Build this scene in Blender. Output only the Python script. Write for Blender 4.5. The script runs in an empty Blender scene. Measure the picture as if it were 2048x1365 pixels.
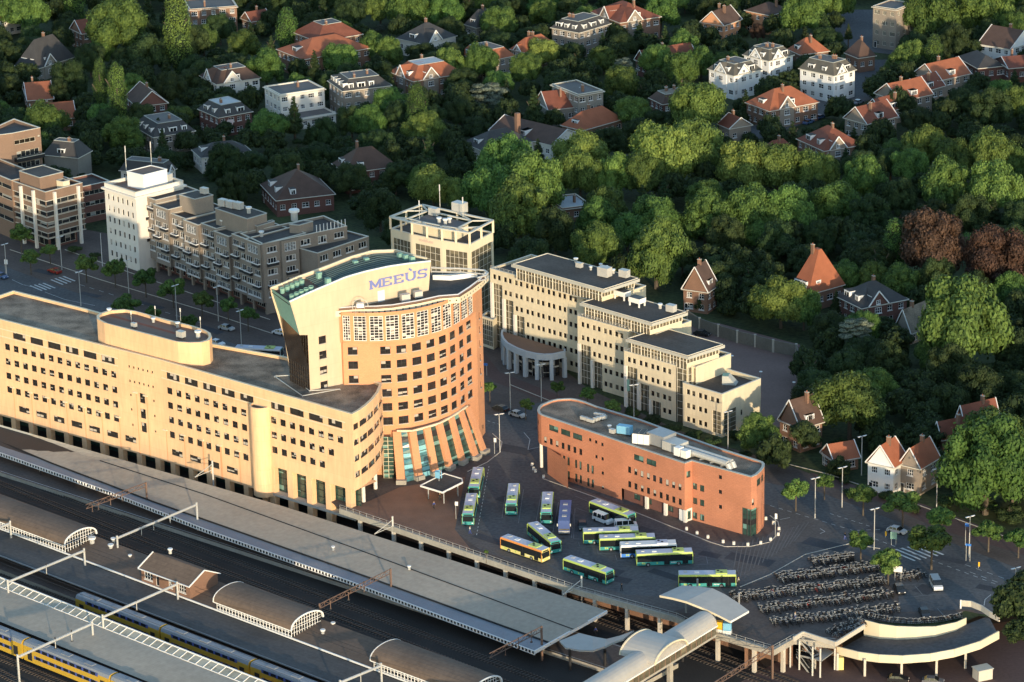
import bpy, math, random
from mathutils import Vector, Matrix
random.seed(7)
R = math.radians
sc = bpy.context.scene
COL = sc.collection
# ---------------- camera (helicopter view, 272 m up) ----------------
FP, PITCH, ROLL, CH = 6500.0, 19.2, -1.27, 272.0
_p, _r = R(PITCH), R(ROLL)
FW = Vector((0, math.cos(_p), -math.sin(_p)))
_u0 = Vector((0, math.sin(_p), math.cos(_p))); _r0 = Vector((1, 0, 0))
RT = _r0*math.cos(_r) + _u0*math.sin(_r)
UP = _u0*math.cos(_r) - _r0*math.sin(_r)
def ray(x, y): return FW + RT*((x-1024)/FP) - UP*((y-682.5)/FP)
def P(x, y, z=0.0):
    "survey point: where the sight line of a photo pixel meets the level z"
    d = ray(x, y); t = (z-CH)/d.z
    return Vector((d.x*t, d.y*t, z))
def px(p):
    q = Vector(p)-Vector((0, 0, CH)); a = q.dot(FW)
    return 1024+FP*q.dot(RT)/a, 682.5-FP*q.dot(UP)/a
cam = bpy.data.cameras.new('camera'); co = bpy.data.objects.new('camera', cam); COL.objects.link(co)
cam.sensor_width = 36; cam.lens = 36*FP/2048; cam.clip_start = 5; cam.clip_end = 9000
M = Matrix.Identity(4)
for i in range(3): M[i][0] = RT[i]; M[i][1] = UP[i]; M[i][2] = -FW[i]
M[2][3] = CH; co.matrix_world = M; sc.camera = co
# ---------------- light ----------------
SUN_EL, SAZ = 5.8, -13.0           # shadows run north, 13 degrees to the left
w = bpy.data.worlds.new('World'); sc.world = w; w.use_nodes = True
nt = w.node_tree; nt.nodes.clear()
sky = nt.nodes.new('ShaderNodeTexSky'); sky.sky_type = 'NISHITA'; sky.sun_disc = False
sky.sun_elevation = R(SUN_EL); sky.sun_rotation = R(180+SAZ)
sky.altitude = 200; sky.dust_density = .4; sky.ozone_density = 1.6; sky.air_density = 1.0
bg = nt.nodes.new('ShaderNodeBackground'); bg.inputs[1].default_value = 0.5
wo = nt.nodes.new('ShaderNodeOutputWorld'); nt.links.new(sky.outputs[0], bg.inputs[0]); nt.links.new(bg.outputs[0], wo.inputs[0])
sun = bpy.data.lights.new('sun', 'SUN'); sun.energy = 5.0; sun.angle = R(0.5); sun.color = (1.0, .82, .57)
so = bpy.data.objects.new('sun', sun); COL.objects.link(so)
SD = Vector((math.sin(R(SAZ))*math.cos(R(SUN_EL)), math.cos(R(SAZ))*math.cos(R(SUN_EL)), -math.sin(R(SUN_EL))))
so.rotation_euler = SD.to_track_quat('-Z', 'Y').to_euler(); so.location = (0, 0, 500)
sc.view_settings.view_transform = 'Standard'; sc.view_settings.look = 'None'; sc.view_settings.exposure = 0
# ---------------- materials ----------------
MT = {}
def mk(n, c, r=.8, var=.12, sc1=.25, sc2=3.0, bump=0, c2=None, metal=0, spec=.3, streak=0, objvar=0, isl=0, seam=None):
    m = bpy.data.materials.new(n); m.use_nodes = True; t = m.node_tree; N = t.nodes.new; L = t.links.new
    b = t.nodes['Principled BSDF']; b.inputs['Roughness'].default_value = r; b.inputs['Metallic'].default_value = metal
    b.inputs['Specular IOR Level'].default_value = spec
    g = N('ShaderNodeNewGeometry')
    n1 = N('ShaderNodeTexNoise'); n1.inputs['Scale'].default_value = sc1; n1.inputs['Detail'].default_value = 3
    n2 = N('ShaderNodeTexNoise'); n2.inputs['Scale'].default_value = sc2; n2.inputs['Detail'].default_value = 4
    mp = N('ShaderNodeMapping'); L(g.outputs['Position'], mp.inputs[0])
    if streak: mp.inputs['Scale'].default_value = (1, 1, streak)
    L(g.outputs['Position'], n1.inputs['Vector']); L(mp.outputs[0], n2.inputs['Vector'])
    a = N('ShaderNodeMath'); a.operation = 'ADD'; L(n1.outputs[0], a.inputs[0]); L(n2.outputs[0], a.inputs[1])
    mr = N('ShaderNodeMapRange'); mr.inputs[1].default_value = .7; mr.inputs[2].default_value = 1.3; L(a.outputs[0], mr.inputs[0])
    mx = N('ShaderNodeMix'); mx.data_type = 'RGBA'; L(mr.outputs[0], mx.inputs[0])
    c2 = c2 or tuple(min(1, k*(1+var)) for k in c); lo = tuple(k*(1-var) for k in c)
    mx.inputs[6].default_value = (*lo, 1); mx.inputs[7].default_value = (*c2, 1)
    out = mx.outputs[2]
    if objvar or isl:
        hs = N('ShaderNodeHueSaturation'); L(out, hs.inputs['Color'])
        oi = N('ShaderNodeObjectInfo'); v = N('ShaderNodeMapRange'); L(oi.outputs['Random'] if objvar else g.outputs['Random Per Island'], v.inputs[0])
        k = objvar or isl
        v.inputs[3].default_value = 1-k; v.inputs[4].default_value = 1+k; L(v.outputs[0], hs.inputs['Value']); out = hs.outputs[0]
        if objvar:
            h = N('ShaderNodeMapRange'); wn = N('ShaderNodeMath'); wn.operation = 'FRACT'; w2 = N('ShaderNodeMath'); w2.operation = 'MULTIPLY'; w2.inputs[1].default_value = 7.31
            L(oi.outputs['Random'], w2.inputs[0]); L(w2.outputs[0], wn.inputs[0]); L(wn.outputs[0], h.inputs[0])
            h.inputs[3].default_value = .5-.05*objvar; h.inputs[4].default_value = .5+.03*objvar; L(h.outputs[0], hs.inputs['Hue'])
    if seam:       # (mode, width, height, line width, darkness): felt seams, panel joints, brick courses
        mode, sw, sh_, lw, dk_ = seam; br = N('ShaderNodeTexBrick'); br.inputs['Scale'].default_value = 1; br.inputs['Brick Width'].default_value = sw; br.inputs['Row Height'].default_value = sh_; br.inputs['Mortar Size'].default_value = lw; br.inputs['Mortar Smooth'].default_value = .5; br.inputs['Bias'].default_value = 0
        br.inputs['Color1'].default_value = (1, 1, 1, 1); br.inputs['Color2'].default_value = (1-dk_*.35,)*3+(1,); br.inputs['Mortar'].default_value = (1-dk_,)*3+(1,)
        vm = N('ShaderNodeMapping'); vm.vector_type = 'POINT'; L(g.outputs['Position'], vm.inputs[0]); vm.inputs['Rotation'].default_value = (0, 0, R(41)); src = vm.outputs[0]
        if mode == 'wall':
            sp = N('ShaderNodeSeparateXYZ'); L(src, sp.inputs[0]); ad = N('ShaderNodeMath'); ad.operation = 'ADD'; L(sp.outputs[0], ad.inputs[0]); L(sp.outputs[1], ad.inputs[1]); cb = N('ShaderNodeCombineXYZ'); L(ad.outputs[0], cb.inputs[0]); L(sp.outputs[2], cb.inputs[1]); src = cb.outputs[0]
        L(src, br.inputs['Vector']); mm = N('ShaderNodeMix'); mm.data_type = 'RGBA'; mm.blend_type = 'MULTIPLY'; mm.inputs[0].default_value = 1; L(out, mm.inputs[6]); L(br.outputs['Color'], mm.inputs[7]); out = mm.outputs[2]
    L(out, b.inputs['Base Color'])
    if bump:
        bp = N('ShaderNodeBump'); bp.inputs['Strength'].default_value = bump; bp.inputs['Distance'].default_value = .1; L(n2.outputs[0], bp.inputs['Height']); L(bp.outputs[0], b.inputs['Normal'])
    MT[n] = m; return m
def glassmat(n, dark, blind, p, rough=.06):
    m = bpy.data.materials.new(n); m.use_nodes = True; t = m.node_tree; N = t.nodes.new; L = t.links.new
    b = t.nodes['Principled BSDF']; b.inputs['Roughness'].default_value = rough; b.inputs['Specular IOR Level'].default_value = .7
    oi = N('ShaderNodeObjectInfo'); g = N('ShaderNodeNewGeometry'); a = N('ShaderNodeMath'); L(oi.outputs['Random'], a.inputs[0]); L(g.outputs['Random Per Island'], a.inputs[1])
    f = N('ShaderNodeMath'); f.operation = 'FRACT'; L(a.outputs[0], f.inputs[0])
    # blind pulled down to a level that differs per pane
    tc = N('ShaderNodeTexCoord'); sx = N('ShaderNodeSeparateXYZ'); L(tc.outputs['UV'], sx.inputs[0])
    lv = N('ShaderNodeMapRange'); L(f.outputs[0], lv.inputs[0]); lv.inputs[1].default_value = 1-p; lv.inputs[2].default_value = 1; lv.inputs[3].default_value = 1.0; lv.inputs[4].default_value = .05
    gt = N('ShaderNodeMath'); gt.operation = 'GREATER_THAN'; L(sx.outputs['Y'], gt.inputs[0]); L(lv.outputs[0], gt.inputs[1])
    no = N('ShaderNodeTexNoise'); no.inputs['Scale'].default_value = .9; L(g.outputs['Position'], no.inputs['Vector'])
    cr = N('ShaderNodeMix'); cr.data_type = 'RGBA'; L(no.outputs[0], cr.inputs[0]); cr.inputs[6].default_value = (*[k*.4 for k in dark], 1); cr.inputs[7].default_value = (*[k*2 for k in dark], 1)
    mx = N('ShaderNodeMix'); mx.data_type = 'RGBA'; L(gt.outputs[0], mx.inputs[0]); L(cr.outputs[2], mx.inputs[6]); mx.inputs[7].default_value = (*blind, 1)
    L(mx.outputs[2], b.inputs['Base Color']); MT[n] = m; return m
mk('orange_plaster', (.78, .50, .285), .85, .11, .12, 1.4, streak=.18, seam=('wall', 5.9, 3.55, .05, .13))
mk('orange_brick', (.62, .295, .155), .85, .12, .15, 2.5, bump=.2, streak=3, seam=('wall', 1.2, .34, .03, .16))
mk('red_brick', (.49, .205, .12), .85, .18, .15, 2.5, bump=.25, streak=5, seam=('wall', 1.1, .36, .03, .22))
mk('cream', (.68, .58, .41), .8, .09, .1, 1.2, streak=.25, seam=('wall', 3.1, 1.7, .04, .12))
mk('slab_yellow', (.57, .455, .325), .8, .07, .1, 1.0, streak=.25, seam=('wall', 4.5, 3.4, .05, .10))
mk('pale_cream', (.70, .60, .43), .8, .05, .15, 1.0, streak=.3)
mk('white_plaster', (.74, .68, .60), .8, .05, .2, 1.5, streak=.3)
mk('white_paint', (.78, .76, .73), .6, .05)
mk('cream_trim', (.62, .57, .47), .7, .06)
mk('grey_trim', (.42, .42, .38), .7, .08)
mk('concrete', (.36, .33, .28), .85, .14, .3, 2)
mk('pale_concrete', (.52, .47, .40), .85, .10, .3, 2, streak=.4)
mk('blue_concrete', (.42, .46, .50), .8, .06)
mk('tan_brick', (.28, .23, .185), .85, .12, .3, 3)
mk('brown_brick', (.22, .125, .085), .85, .14, .3, 3)
mk('office_brown', (.22, .145, .105), .85, .10, .3, 3)
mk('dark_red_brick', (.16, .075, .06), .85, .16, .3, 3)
mk('grey_plaster', (.26, .235, .20), .85, .10, .3, 2)
mk('roof_felt', (.080, .073, .068), .9, .30, .12, 2.2, seam=('flat', 8.0, 1.1, .05, .30))
mk('roof_felt_grey', (.14, .13, .125), .9, .16, .15, 2.2)
mk('roof_gravel', (.115, .092, .072), .95, .35, .25, 6, bump=.6, c2=(.36, .29, .22))
mk('roof_white', (.42, .44, .46), .7, .12, .3, 1.5)
mk('slate', (.062, .058, .056), .7, .2, .4, 4, bump=.3, streak=4)
mk('mansard_olive', (.11, .10, .082), .8, .2, .4, 4, bump=.3, streak=4)
mk('brown_tile', (.10, .06, .045), .8, .2, .4, 4, bump=.3, streak=4)
mk('red_tile', (.20, .068, .042), .8, .22, .4, 4, bump=.3, streak=4)
mk('orange_tile', (.33, .11, .055), .8, .18, .4, 4, bump=.3, streak=4)
mk('sleeper_brown', (.11, .09, .075), .9, .25)
mk('wall_grey', (.17, .155, .13), .9, .15, .3, 2)
mk('dark_metal', (.035, .035, .038), .5, .1, metal=.3)
mk('steel', (.34, .35, .36), .5, .1, metal=.4)
mk('galvanised', (.50, .49, .46), .5, .1, metal=.2)
mk('copper_green', (.20, .36, .30), .7, .12, .2, 2)
mk('rib_green', (.10, .145, .135), .6, .1)
mk('rust_brown', (.16, .10, .075), .7, .15)
mk('canopy_grey', (.40, .34, .27), .75, .13, .05, .9, streak=1, seam=('flat', 14, .55, .04, .14))
mk('platform_roof', (.095, .09, .088), .9, .22, .1, 1.2, seam=('flat', 9, 1.0, .05, .25))
mk('platform_roof_brown', (.155, .112, .085), .9, .18, .1, 1.2, seam=('flat', 9, 1.0, .05, .25))
mk('bridge_metal', (.40, .38, .35), .55, .06, .3, 1, spec=.5)
mk('asphalt', (.088, .088, .094), .9, .26, .045, 1.3, c2=(.14, .135, .135), seam=('flat', 23, 7.5, .06, .22))
mk('square_paving', (.125, .108, .10), .9, .28, .09, 1.6, seam=('flat', 6, 3, .08, .2))
mk('brick_paving', (.115, .070, .060), .9, .18, .1, 1.5)
mk('brown_paving', (.115, .088, .076), .9, .26, .1, 1.6, seam=('flat', 4, 2, .06, .22))
mk('court_paving', (.19, .125, .108), .9, .15, .1, 1.5)
mk('ballast', (.036, .031, .028), .95, .30, .12, 3)
mk('rail', (.12, .09, .075), .5, .1, metal=.5)
mk('line_white', (.55, .55, .53), .8, .25, .5, 5)
mk('asphalt_patch', (.058, .058, .064), .9, .2, .2, 2)
mk('sett_light', (.155, .14, .132), .9, .2, .3, 2)
mk('line_faint', (.20, .20, .20), .8, .3, .5, 5)
mk('garden', (.022, .034, .014), .95, .35, .08, .9, c2=(.075, .095, .035))
mk('hedge', (.035, .06, .02), .95, .3, .3, 2)
mk('bark', (.10, .08, .06), .9, .2)
mk('sign_blue', (.16, .20, .46), .5, .05)
mk('red_paint', (.42, .04, .02), .5, .05)
mk('yellow_train', (.50, .32, .04), .4, .05, spec=.5)
mk('train_blue', (.06, .09, .30), .4, .05, spec=.5)
mk('train_roof', (.22, .24, .27), .6, .12)
mk('lime', (.42, .52, .12), .4, .04, spec=.5)
mk('teal', (.04, .28, .26), .4, .06, spec=.5)
mk('bus_roof', (.50, .52, .60), .5, .04)
mk('bus_orange', (.70, .26, .06), .4, .05, spec=.5)
mk('cream_yellow', (.72, .62, .22), .4, .05)
mk('coach_blue', (.06, .10, .26), .35, .05, spec=.6)
mk('black_rubber', (.02, .02, .02), .9, .1)
mk('car_glass', (.015, .018, .02), .08, .1, spec=.7)
mk('awning', (.62, .45, .40), .8, .05)
mk('sky_blue_box', (.18, .42, .60), .6, .08)
mk('sign_yellow', (.75, .42, .03), .5, .05)
mk('traffic_blue', (.05, .20, .60), .5, .05)
glassmat('glass', (.018, .017, .017), (.50, .45, .38), .42)
glassmat('glass_low', (.020, .018, .018), (.42, .38, .33), .2)
glassmat('glass_house', (.016, .018, .020), (.32, .32, .30), .14)
glassmat('glass_dark', (.030, .020, .014), (.06, .045, .03), .2, .1)
glassmat('glass_bright', (.03, .028, .026), (.55, .48, .40), .4)
glassmat('glass_yellow', (.016, .013, .010), (.12, .10, .07), .3)
glassmat('glass_bronze', (.10, .088, .062), (.20, .17, .11), .25, .12)
glassmat('glass_pale', (.24, .225, .17), (.36, .34, .27), .5, .45)
glassmat('glass_teal', (.05, .14, .16), (.22, .50, .55), .5, .12)
glassmat('glass_green', (.03, .06, .05), (.16, .30, .26), .3, .1)
# ---------------- mesh builder ----------------
Z3 = Vector((0, 0, 1))
class MB:
    def __init__(s): s.v = []; s.f = []; s.fm = []; s.mats = []; s.sm = []
    def mi(s, m):
        if m not in s.mats: s.mats.append(m)
        return s.mats.index(m)
    def face(s, pts, m, smooth=False):
        b = len(s.v); s.v += [tuple(p) for p in pts]; s.f.append(tuple(range(b, b+len(pts)))); s.fm.append(s.mi(m)); s.sm.append(smooth)
    def hexa(s, lo, hi, m, top=None, bot=True):
        "lo, hi: four points each, same winding (counter-clockwise from above)"
        n = len(lo)
        for i in range(n):
            j = (i+1) % n; s.face([lo[i], lo[j], hi[j], hi[i]], m)
        s.face(hi, top or m)
        if bot: s.face(lo[::-1], m)
    def prism(s, poly, z0, z1, m, top=None, bot=False):
        s.hexa([(p[0], p[1], z0) for p in poly], [(p[0], p[1], z1) for p in poly], m, top, bot)
    def box(s, c, d, m, rz=0, top=None):
        "c: centre of the base, d: sizes"
        a, b = d[0]/2, d[1]/2; ca, sa = math.cos(rz), math.sin(rz)
        q = [(c[0]+x*ca-y*sa, c[1]+x*sa+y*ca) for x, y in ((-a, -b), (a, -b), (a, b), (-a, b))]
        s.prism(q, c[2], c[2]+d[2], m, top, True)
    def bar(s, p, q, w, m, h=None):
        p, q = Vector(p), Vector(q); d = (q-p)
        if d.length < 1e-6: return
        d.normalize(); a = d.cross(Z3)
        if a.length < 1e-3: a = Vector((1, 0, 0))
        a.normalize(); b = a.cross(d); h = h or w
        o = [a*(-w/2)+b*(-h/2), a*(w/2)+b*(-h/2), a*(w/2)+b*(h/2), a*(-w/2)+b*(h/2)]
        s.hexa([p+k for k in o][::-1], [q+k for k in o][::-1], m)
    def tube(s, p, q, r, m, n=7, r2=None, cap=True):
        p, q = Vector(p), Vector(q); d = (q-p).normalized(); a = d.cross(Z3)
        if a.length < 1e-3: a = Vector((1, 0, 0))
        a.normalize(); b = d.cross(a); r2 = r if r2 is None else r2
        A = [p+(a*math.cos(k*2*math.pi/n)+b*math.sin(k*2*math.pi/n))*r for k in range(n)]
        B = [q+(a*math.cos(k*2*math.pi/n)+b*math.sin(k*2*math.pi/n))*r2 for k in range(n)]
        for i in range(n): s.face([A[i], A[(i+1) % n], B[(i+1) % n], B[i]], m, True)
        if cap: s.face(B, m); s.face(A[::-1], m)
    def cyl(s, c, r, h, m, n=10, r2=None): s.tube(c, (c[0], c[1], c[2]+h), r, m, n, r2)
    def ball(s, c, r, m, n=6, sz=1):
        for i in range(n//2+1):
            for j in range(n):
                pts = []
                for a, b in ((i, j), (i, j+1), (i+1, j+1), (i+1, j)):
                    t = math.pi*a/(n//2+1); f = 2*math.pi*b/n
                    pts.append((c[0]+r*math.sin(t)*math.cos(f), c[1]+r*math.sin(t)*math.sin(f), c[2]+r*sz*math.cos(t)))
                s.face(pts[::-1], m, True)
    def mesh(s, name, org=(0, 0, 0)):
        me = bpy.data.meshes.new(name)
        me.from_pydata([(a-org[0], b-org[1], c-org[2]) for a, b, c in s.v], [], s.f)
        for m in s.mats: me.materials.append(MT[m])
        me.polygons.foreach_set('material_index', s.fm); me.polygons.foreach_set('use_smooth', s.sm)
        uv = me.uv_layers.new(name='UVMap'); cs = ((0, 0), (1, 0), (1, 1), (0, 1)); buf = []
        for f in s.f:
            for k in range(len(f)): buf += cs[k % 4]
        uv.data.foreach_set('uv', buf); me.update(); return me
    def build(s, name, parent=None, kind=None, label=None, cat=None, group=None):
        org = (0, 0, 0); q = parent
        while q is not None: org = tuple(a+b for a, b in zip(org, q.location)); q = q.parent
        o = bpy.data.objects.new(name, s.mesh(name, org)); COL.objects.link(o); o.parent = parent
        tag(o, label, cat, group, kind); return o
def tag(o, label=None, cat=None, group=None, kind=None):
    if label: o['label'] = label
    if cat: o['category'] = cat
    if group: o['group'] = group
    if kind: o['kind'] = kind
def thing(name, label, cat, loc=(0, 0, 0), rz=0, group=None):
    o = bpy.data.objects.new(name, None); COL.objects.link(o); o.empty_display_size = .5
    o.location = loc; o.rotation_euler = (0, 0, rz); tag(o, label, cat, group); return o
def copy_tree(o, parent=None, loc=None, rz=None, label=None, group=None):
    c = o.copy(); COL.objects.link(c); c.parent = parent
    if loc is not None: c.location = loc
    if rz is not None: c.rotation_euler = (0, 0, rz)
    if label: c['label'] = label
    if group: c['group'] = group
    for ch in list(o.children): copy_tree(ch, c)
    return c
KIDS = {}
def kids(o, lst):
    KIDS[o.name] = lst; return o
def struct(name, mb, parent=None): return mb.build(name, parent, kind='structure')
# ---------------- windows and walls ----------------
WM = {}
def win_meshes(w, h, nx, ny, fm, gm, split, fb=.09, proud=0.0, sill=None):
    k = (round(w, 1), round(h, 1), nx, ny, fm, gm, split, fb, proud, sill)
    if k in WM: return WM[k]
    w, h = k[0], k[1]
    f = MB(); g = MB() if split else f
    y0, y1 = (.12, .16) if not proud else (-proud, .02)
    def fr(x0, z0, x1, z1): f.hexa([(x0, y0, z0), (x1, y0, z0), (x1, y1+.05, z0), (x0, y1+.05, z0)], [(x0, y0, z1), (x1, y0, z1), (x1, y1+.05, z1), (x0, y1+.05, z1)], fm)
    a, b = w/2, h/2
    fr(-a, -b, -a+fb, b); fr(a-fb, -b, a, b); fr(-a+fb, -b, a-fb, -b+fb); fr(-a+fb, b-fb, a-fb, b)
    for i in range(1, nx): x = -a+w*i/nx; fr(x-fb*.4, -b+fb, x+fb*.4, b-fb)
    for j in range(1, ny):
        z = -b+h*j/ny
        for i in range(nx): fr(-a+w*i/nx+fb*.5, z-fb*.35, -a+w*(i+1)/nx-fb*.5, z+fb*.35)
    for i in range(nx):
        for j in range(ny):
            x0, x1 = -a+w*i/nx, -a+w*(i+1)/nx; z0, z1 = -b+h*j/ny, -b+h*(j+1)/ny
            g.face([(x0, y1, z0), (x1, y1, z0), (x1, y1, z1), (x0, y1, z1)], gm)
    if sill: f.hexa([(-a-.1, -.12, -b-.14), (a+.1, -.12, -b-.14), (a+.1, .1, -b-.14), (-a-.1, .1, -b-.14)], [(-a-.1, -.12, -b-.003), (a+.1, -.12, -b-.003), (a+.1, .1, -b-.003), (-a-.1, .1, -b-.003)], sill)
    WM[k] = (f.mesh('window'), g.mesh('pane') if split else None); return WM[k]
STY = {}
class Bld:
    def __init__(s, name, label, cat, loc, group=None):
        s.root = thing(name, label, cat, (loc[0], loc[1], loc[2] if len(loc) > 2 else 0), 0, group); s.w = MB(); s.wins = []; s.parts = {}
    def part(s, n):
        if n not in s.parts: s.parts[n] = MB()
        return s.parts[n]
    def wall(s, A, B, z0, z1, m, wins=(), rd=.16, mb=None):
        "wins: (u centre, z centre, w, h, style); outside lies to the right of A->B"
        A = Vector((A[0], A[1])); B = Vector((B[0], B[1])); L = (B-A).length; d = (B-A)/L; n = Vector((d.y, -d.x)); mb = mb or s.w
        if not callable(z1): zt = lambda u: z1
        hs = []
        for (u, z, ww, hh, st) in wins:
            ww = round(ww, 1); hh = round(hh, 1)
            if u-ww/2 < .05 or u+ww/2 > L-.05 or z-hh/2 < z0+.02 or z+hh/2 > z1-.02: continue
            hs.append((u-ww/2, u+ww/2, z-hh/2, z+hh/2)); s.wins.append((A+d*u, z, math.atan2(d.y, d.x), ww, hh, st))
        def pt(u, z, k=0): q = A+d*u-n*k; return (q.x, q.y, z)
        us = sorted({0, round(L, 4)} | {round(k, 4) for h in hs for k in h[:2]}); zs = sorted({z0, z1} | {round(k, 4) for h in hs for k in h[2:]})
        for i in range(len(zs)-1):
            zc = (zs[i]+zs[i+1])/2; act = [h for h in hs if h[2] < zc < h[3]]
            run = None
            for j in range(len(us)-1):
                uc = (us[j]+us[j+1])/2; hole = any(h[0] < uc < h[1] for h in act)
                if not hole and run is None: run = us[j]
                if hole and run is not None: mb.face([pt(run, zs[i]), pt(us[j], zs[i]), pt(us[j], zs[i+1]), pt(run, zs[i+1])], m); run = None
            if run is not None: mb.face([pt(run, zs[i]), pt(us[-1], zs[i]), pt(us[-1], zs[i+1]), pt(run, zs[i+1])], m)
        for a, b, c, e in hs:
            mb.face([pt(a, c), pt(a, c, rd), pt(a, e, rd), pt(a, e)], m); mb.face([pt(b, c, rd), pt(b, c), pt(b, e), pt(b, e, rd)], m)
            mb.face([pt(a, c), pt(b, c), pt(b, c, rd), pt(a, c, rd)], m); mb.face([pt(a, e, rd), pt(b, e, rd), pt(b, e), pt(a, e)], m)
    def parapet(s, poly, z, h, m, cap, roofm, t=.35, roof='roof', closed=True):
        "poly counter-clockwise; roof deck at z-h, coping on top"
        poly = [Vector((p[0], p[1])) for p in poly]; n = len(poly); inn = []
        for i in range(n):
            a, b, c = poly[i-1], poly[i], poly[(i+1) % n]; d1 = (b-a).normalized(); d2 = (c-b).normalized()
            n1 = Vector((-d1.y, d1.x)); n2 = Vector((-d2.y, d2.x)); k = (n1+n2); k = k/max(.3, k.length_squared/2)
            inn.append(b+k*t)
        rf = s.part(roof); rf.face([(p.x, p.y, z-h) for p in inn], roofm)
        ow = .06
        cp = s.part('coping')
        for i in range(n):
            j = (i+1) % n; a, b, A, B = poly[i], poly[j], inn[i], inn[j]
            s.w.face([(B.x, B.y, z-h), (A.x, A.y, z-h), (A.x, A.y, z), (B.x, B.y, z)], m)
            d = (b-a).normalized(); o = Vector((d.y, -d.x))*ow
            cp.hexa([(p.x, p.y, z) for p in (a+o, b+o, B-o, A-o)], [(p.x, p.y, z+.12) for p in (a+o, b+o, B-o, A-o)], cap)
    def box(s, poly, z0, z1, m, cap='grey_trim', roofm='roof_felt', ph=.6, wins=None, t=.35):
        for i in range(len(poly)): s.wall(poly[i], poly[(i+1) % len(poly)], z0, z1, m, (wins or {}).get(i, ()))
        if ph: s.parapet(poly, z1, ph, m, cap, roofm, t)
        else: s.part('roof').face([(p[0], p[1], z1) for p in poly], roofm)
    def finish(s, wallname='wall', panes=True, maxw=100):
        r = s.root
        if s.w.f: s.w.build(wallname, r)
        for n, mb in s.parts.items():
            if mb.f: mb.build(n.split('.')[0], r)
        cam0 = Vector((0, 0, CH))
        s.wins.sort(key=lambda q: -(q[3]*q[4])/(Vector((q[0].x, q[0].y, q[1]))-cam0).length_squared*(1 if math.cos(q[2]) > 0 else .01))
        rest = MB()
        for i, (p, z, a, ww, hh, st) in enumerate(s.wins):
            nx, ny, fm, gm, kw = STY[st]
            fmesh, gmesh = win_meshes(ww, hh, nx, ny, fm, gm, panes, **kw)
            loc = Vector((p.x, p.y, z))-r.location
            if i < maxw:
                o = bpy.data.objects.new('window', fmesh); COL.objects.link(o); o.parent = r; o.location = loc; o.rotation_euler = (0, 0, a)
                if gmesh:
                    g = bpy.data.objects.new('pane', gmesh); COL.objects.link(g); g.parent = o
            else:
                Mx = Matrix.Translation((p.x, p.y, z)) @ Matrix.Rotation(a, 4, 'Z')
                for me in (fmesh, gmesh):
                    if not me: continue
                    vs = [Mx @ v.co for v in me.vertices]; nm = [m.name for m in me.materials]
                    for f in me.polygons: rest.face([vs[k] for k in f.vertices], nm[f.material_index])
        if rest.f: rest.build('window', r, kind='stuff')
        return r
def hit(A, B, x, y):
    "where the sight line of a photo pixel meets the vertical plane through A and B: (u, z)"
    d = ray(x, y); A = Vector((A[0], A[1])); B = Vector((B[0], B[1])); L = (B-A).normalized(); n = Vector((L.y, -L.x))
    t = A.dot(n)/(d.x*n.x+d.y*n.y); q = Vector((d.x*t, d.y*t)); return (q-A).dot(L), CH+d.z*t
def row(A, B, p, q, n, w, h, st, dz=0):
    (u0, z0), (u1, z1) = hit(A, B, *p), hit(A, B, *q); z = (z0+z1)/2+dz
    return [(u0+(u1-u0)*i/max(1, n-1), z, w, h, st) for i in range(n)]
def cr(ox, oy, s): return lambda x, y: (ox+x/s, oy+y/s)
c530 = cr(530, 480, 5.851); c680 = cr(680, 580, 5.851); c650 = cr(650, 760, 5.851); c400 = cr(400, 780, 5.851); c960 = cr(960, 480, 5.851); c1240 = cr(1240, 580, 5.851)
c1060 = cr(1060, 780, 5.851); c1300 = cr(1300, 880, 5.851); c180 = cr(180, 290, 5.851); c430 = cr(430, 400, 5.851); c760 = cr(760, 370, 6.827); c0 = cr(0, 230, 6.827); c04 = cr(0, 400, 6.827)
c1150 = cr(1150, 980, 5.851)
l0 = cr(0, 0, 2.926); l1 = cr(680, 0, 2.926); l2 = cr(1348, 0, 2.926); m0 = cr(0, 440, 2.926); m1 = cr(680, 440, 2.926); m2 = cr(1348, 440, 2.926)
b0 = cr(0, 899, 2.926); b1 = cr(680, 899, 2.926); b2 = cr(1348, 899, 2.926); d920 = cr(920, 920, 5.851); d1150 = cr(1150, 980, 5.851)
S = STY
S['sq'] = (2, 2, 'dark_metal', 'glass', {}); S['tri'] = (3, 2, 'dark_metal', 'glass_bright', {}); S['band'] = (4, 1, 'dark_metal', 'glass_bright', {})
S['slit'] = (1, 1, 'dark_metal', 'glass', {}); S['bandw'] = (4, 1, 'cream_trim', 'glass_yellow', {})
S['twr'] = (2, 2, 'dark_metal', 'glass_low', {'sill': 'grey_trim'}); S['drum'] = (3, 9, 'white_paint', 'glass_bright', {'fb': .13})
S['yw'] = (1, 1, 'cream_trim', 'glass_yellow', {}); S['yg'] = (3, 2, 'cream_trim', 'glass_bronze', {'fb': .1}); S['yst'] = (2, 5, 'cream_trim', 'glass_bronze', {})
S['rw'] = (1, 1, 'dark_metal', 'glass', {}); S['rb'] = (2, 1, 'dark_metal', 'glass_green', {}); S['rg'] = (2, 4, 'dark_metal', 'glass_green', {})
S['flat'] = (3, 1, 'white_paint', 'glass_house', {'fb': .14, 'sill': 'white_paint'}); S['flatb'] = (8, 1, 'white_paint', 'glass_house', {'fb': .14, 'sill': 'white_paint'})
S['wt'] = (1, 1, 'white_plaster', 'glass', {'fb': .05}); S['grid'] = (4, 6, 'white_paint', 'glass_house', {'fb': .14})
S['voda'] = (5, 5, 'cream_trim', 'glass_bronze', {'fb': .12}); S['ho'] = (2, 2, 'white_paint', 'glass_house', {'fb': .12, 'sill': 'white_paint'}); S['how'] = (3, 2, 'white_paint', 'glass_house', {'fb': .12, 'sill': 'white_paint'})
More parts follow.
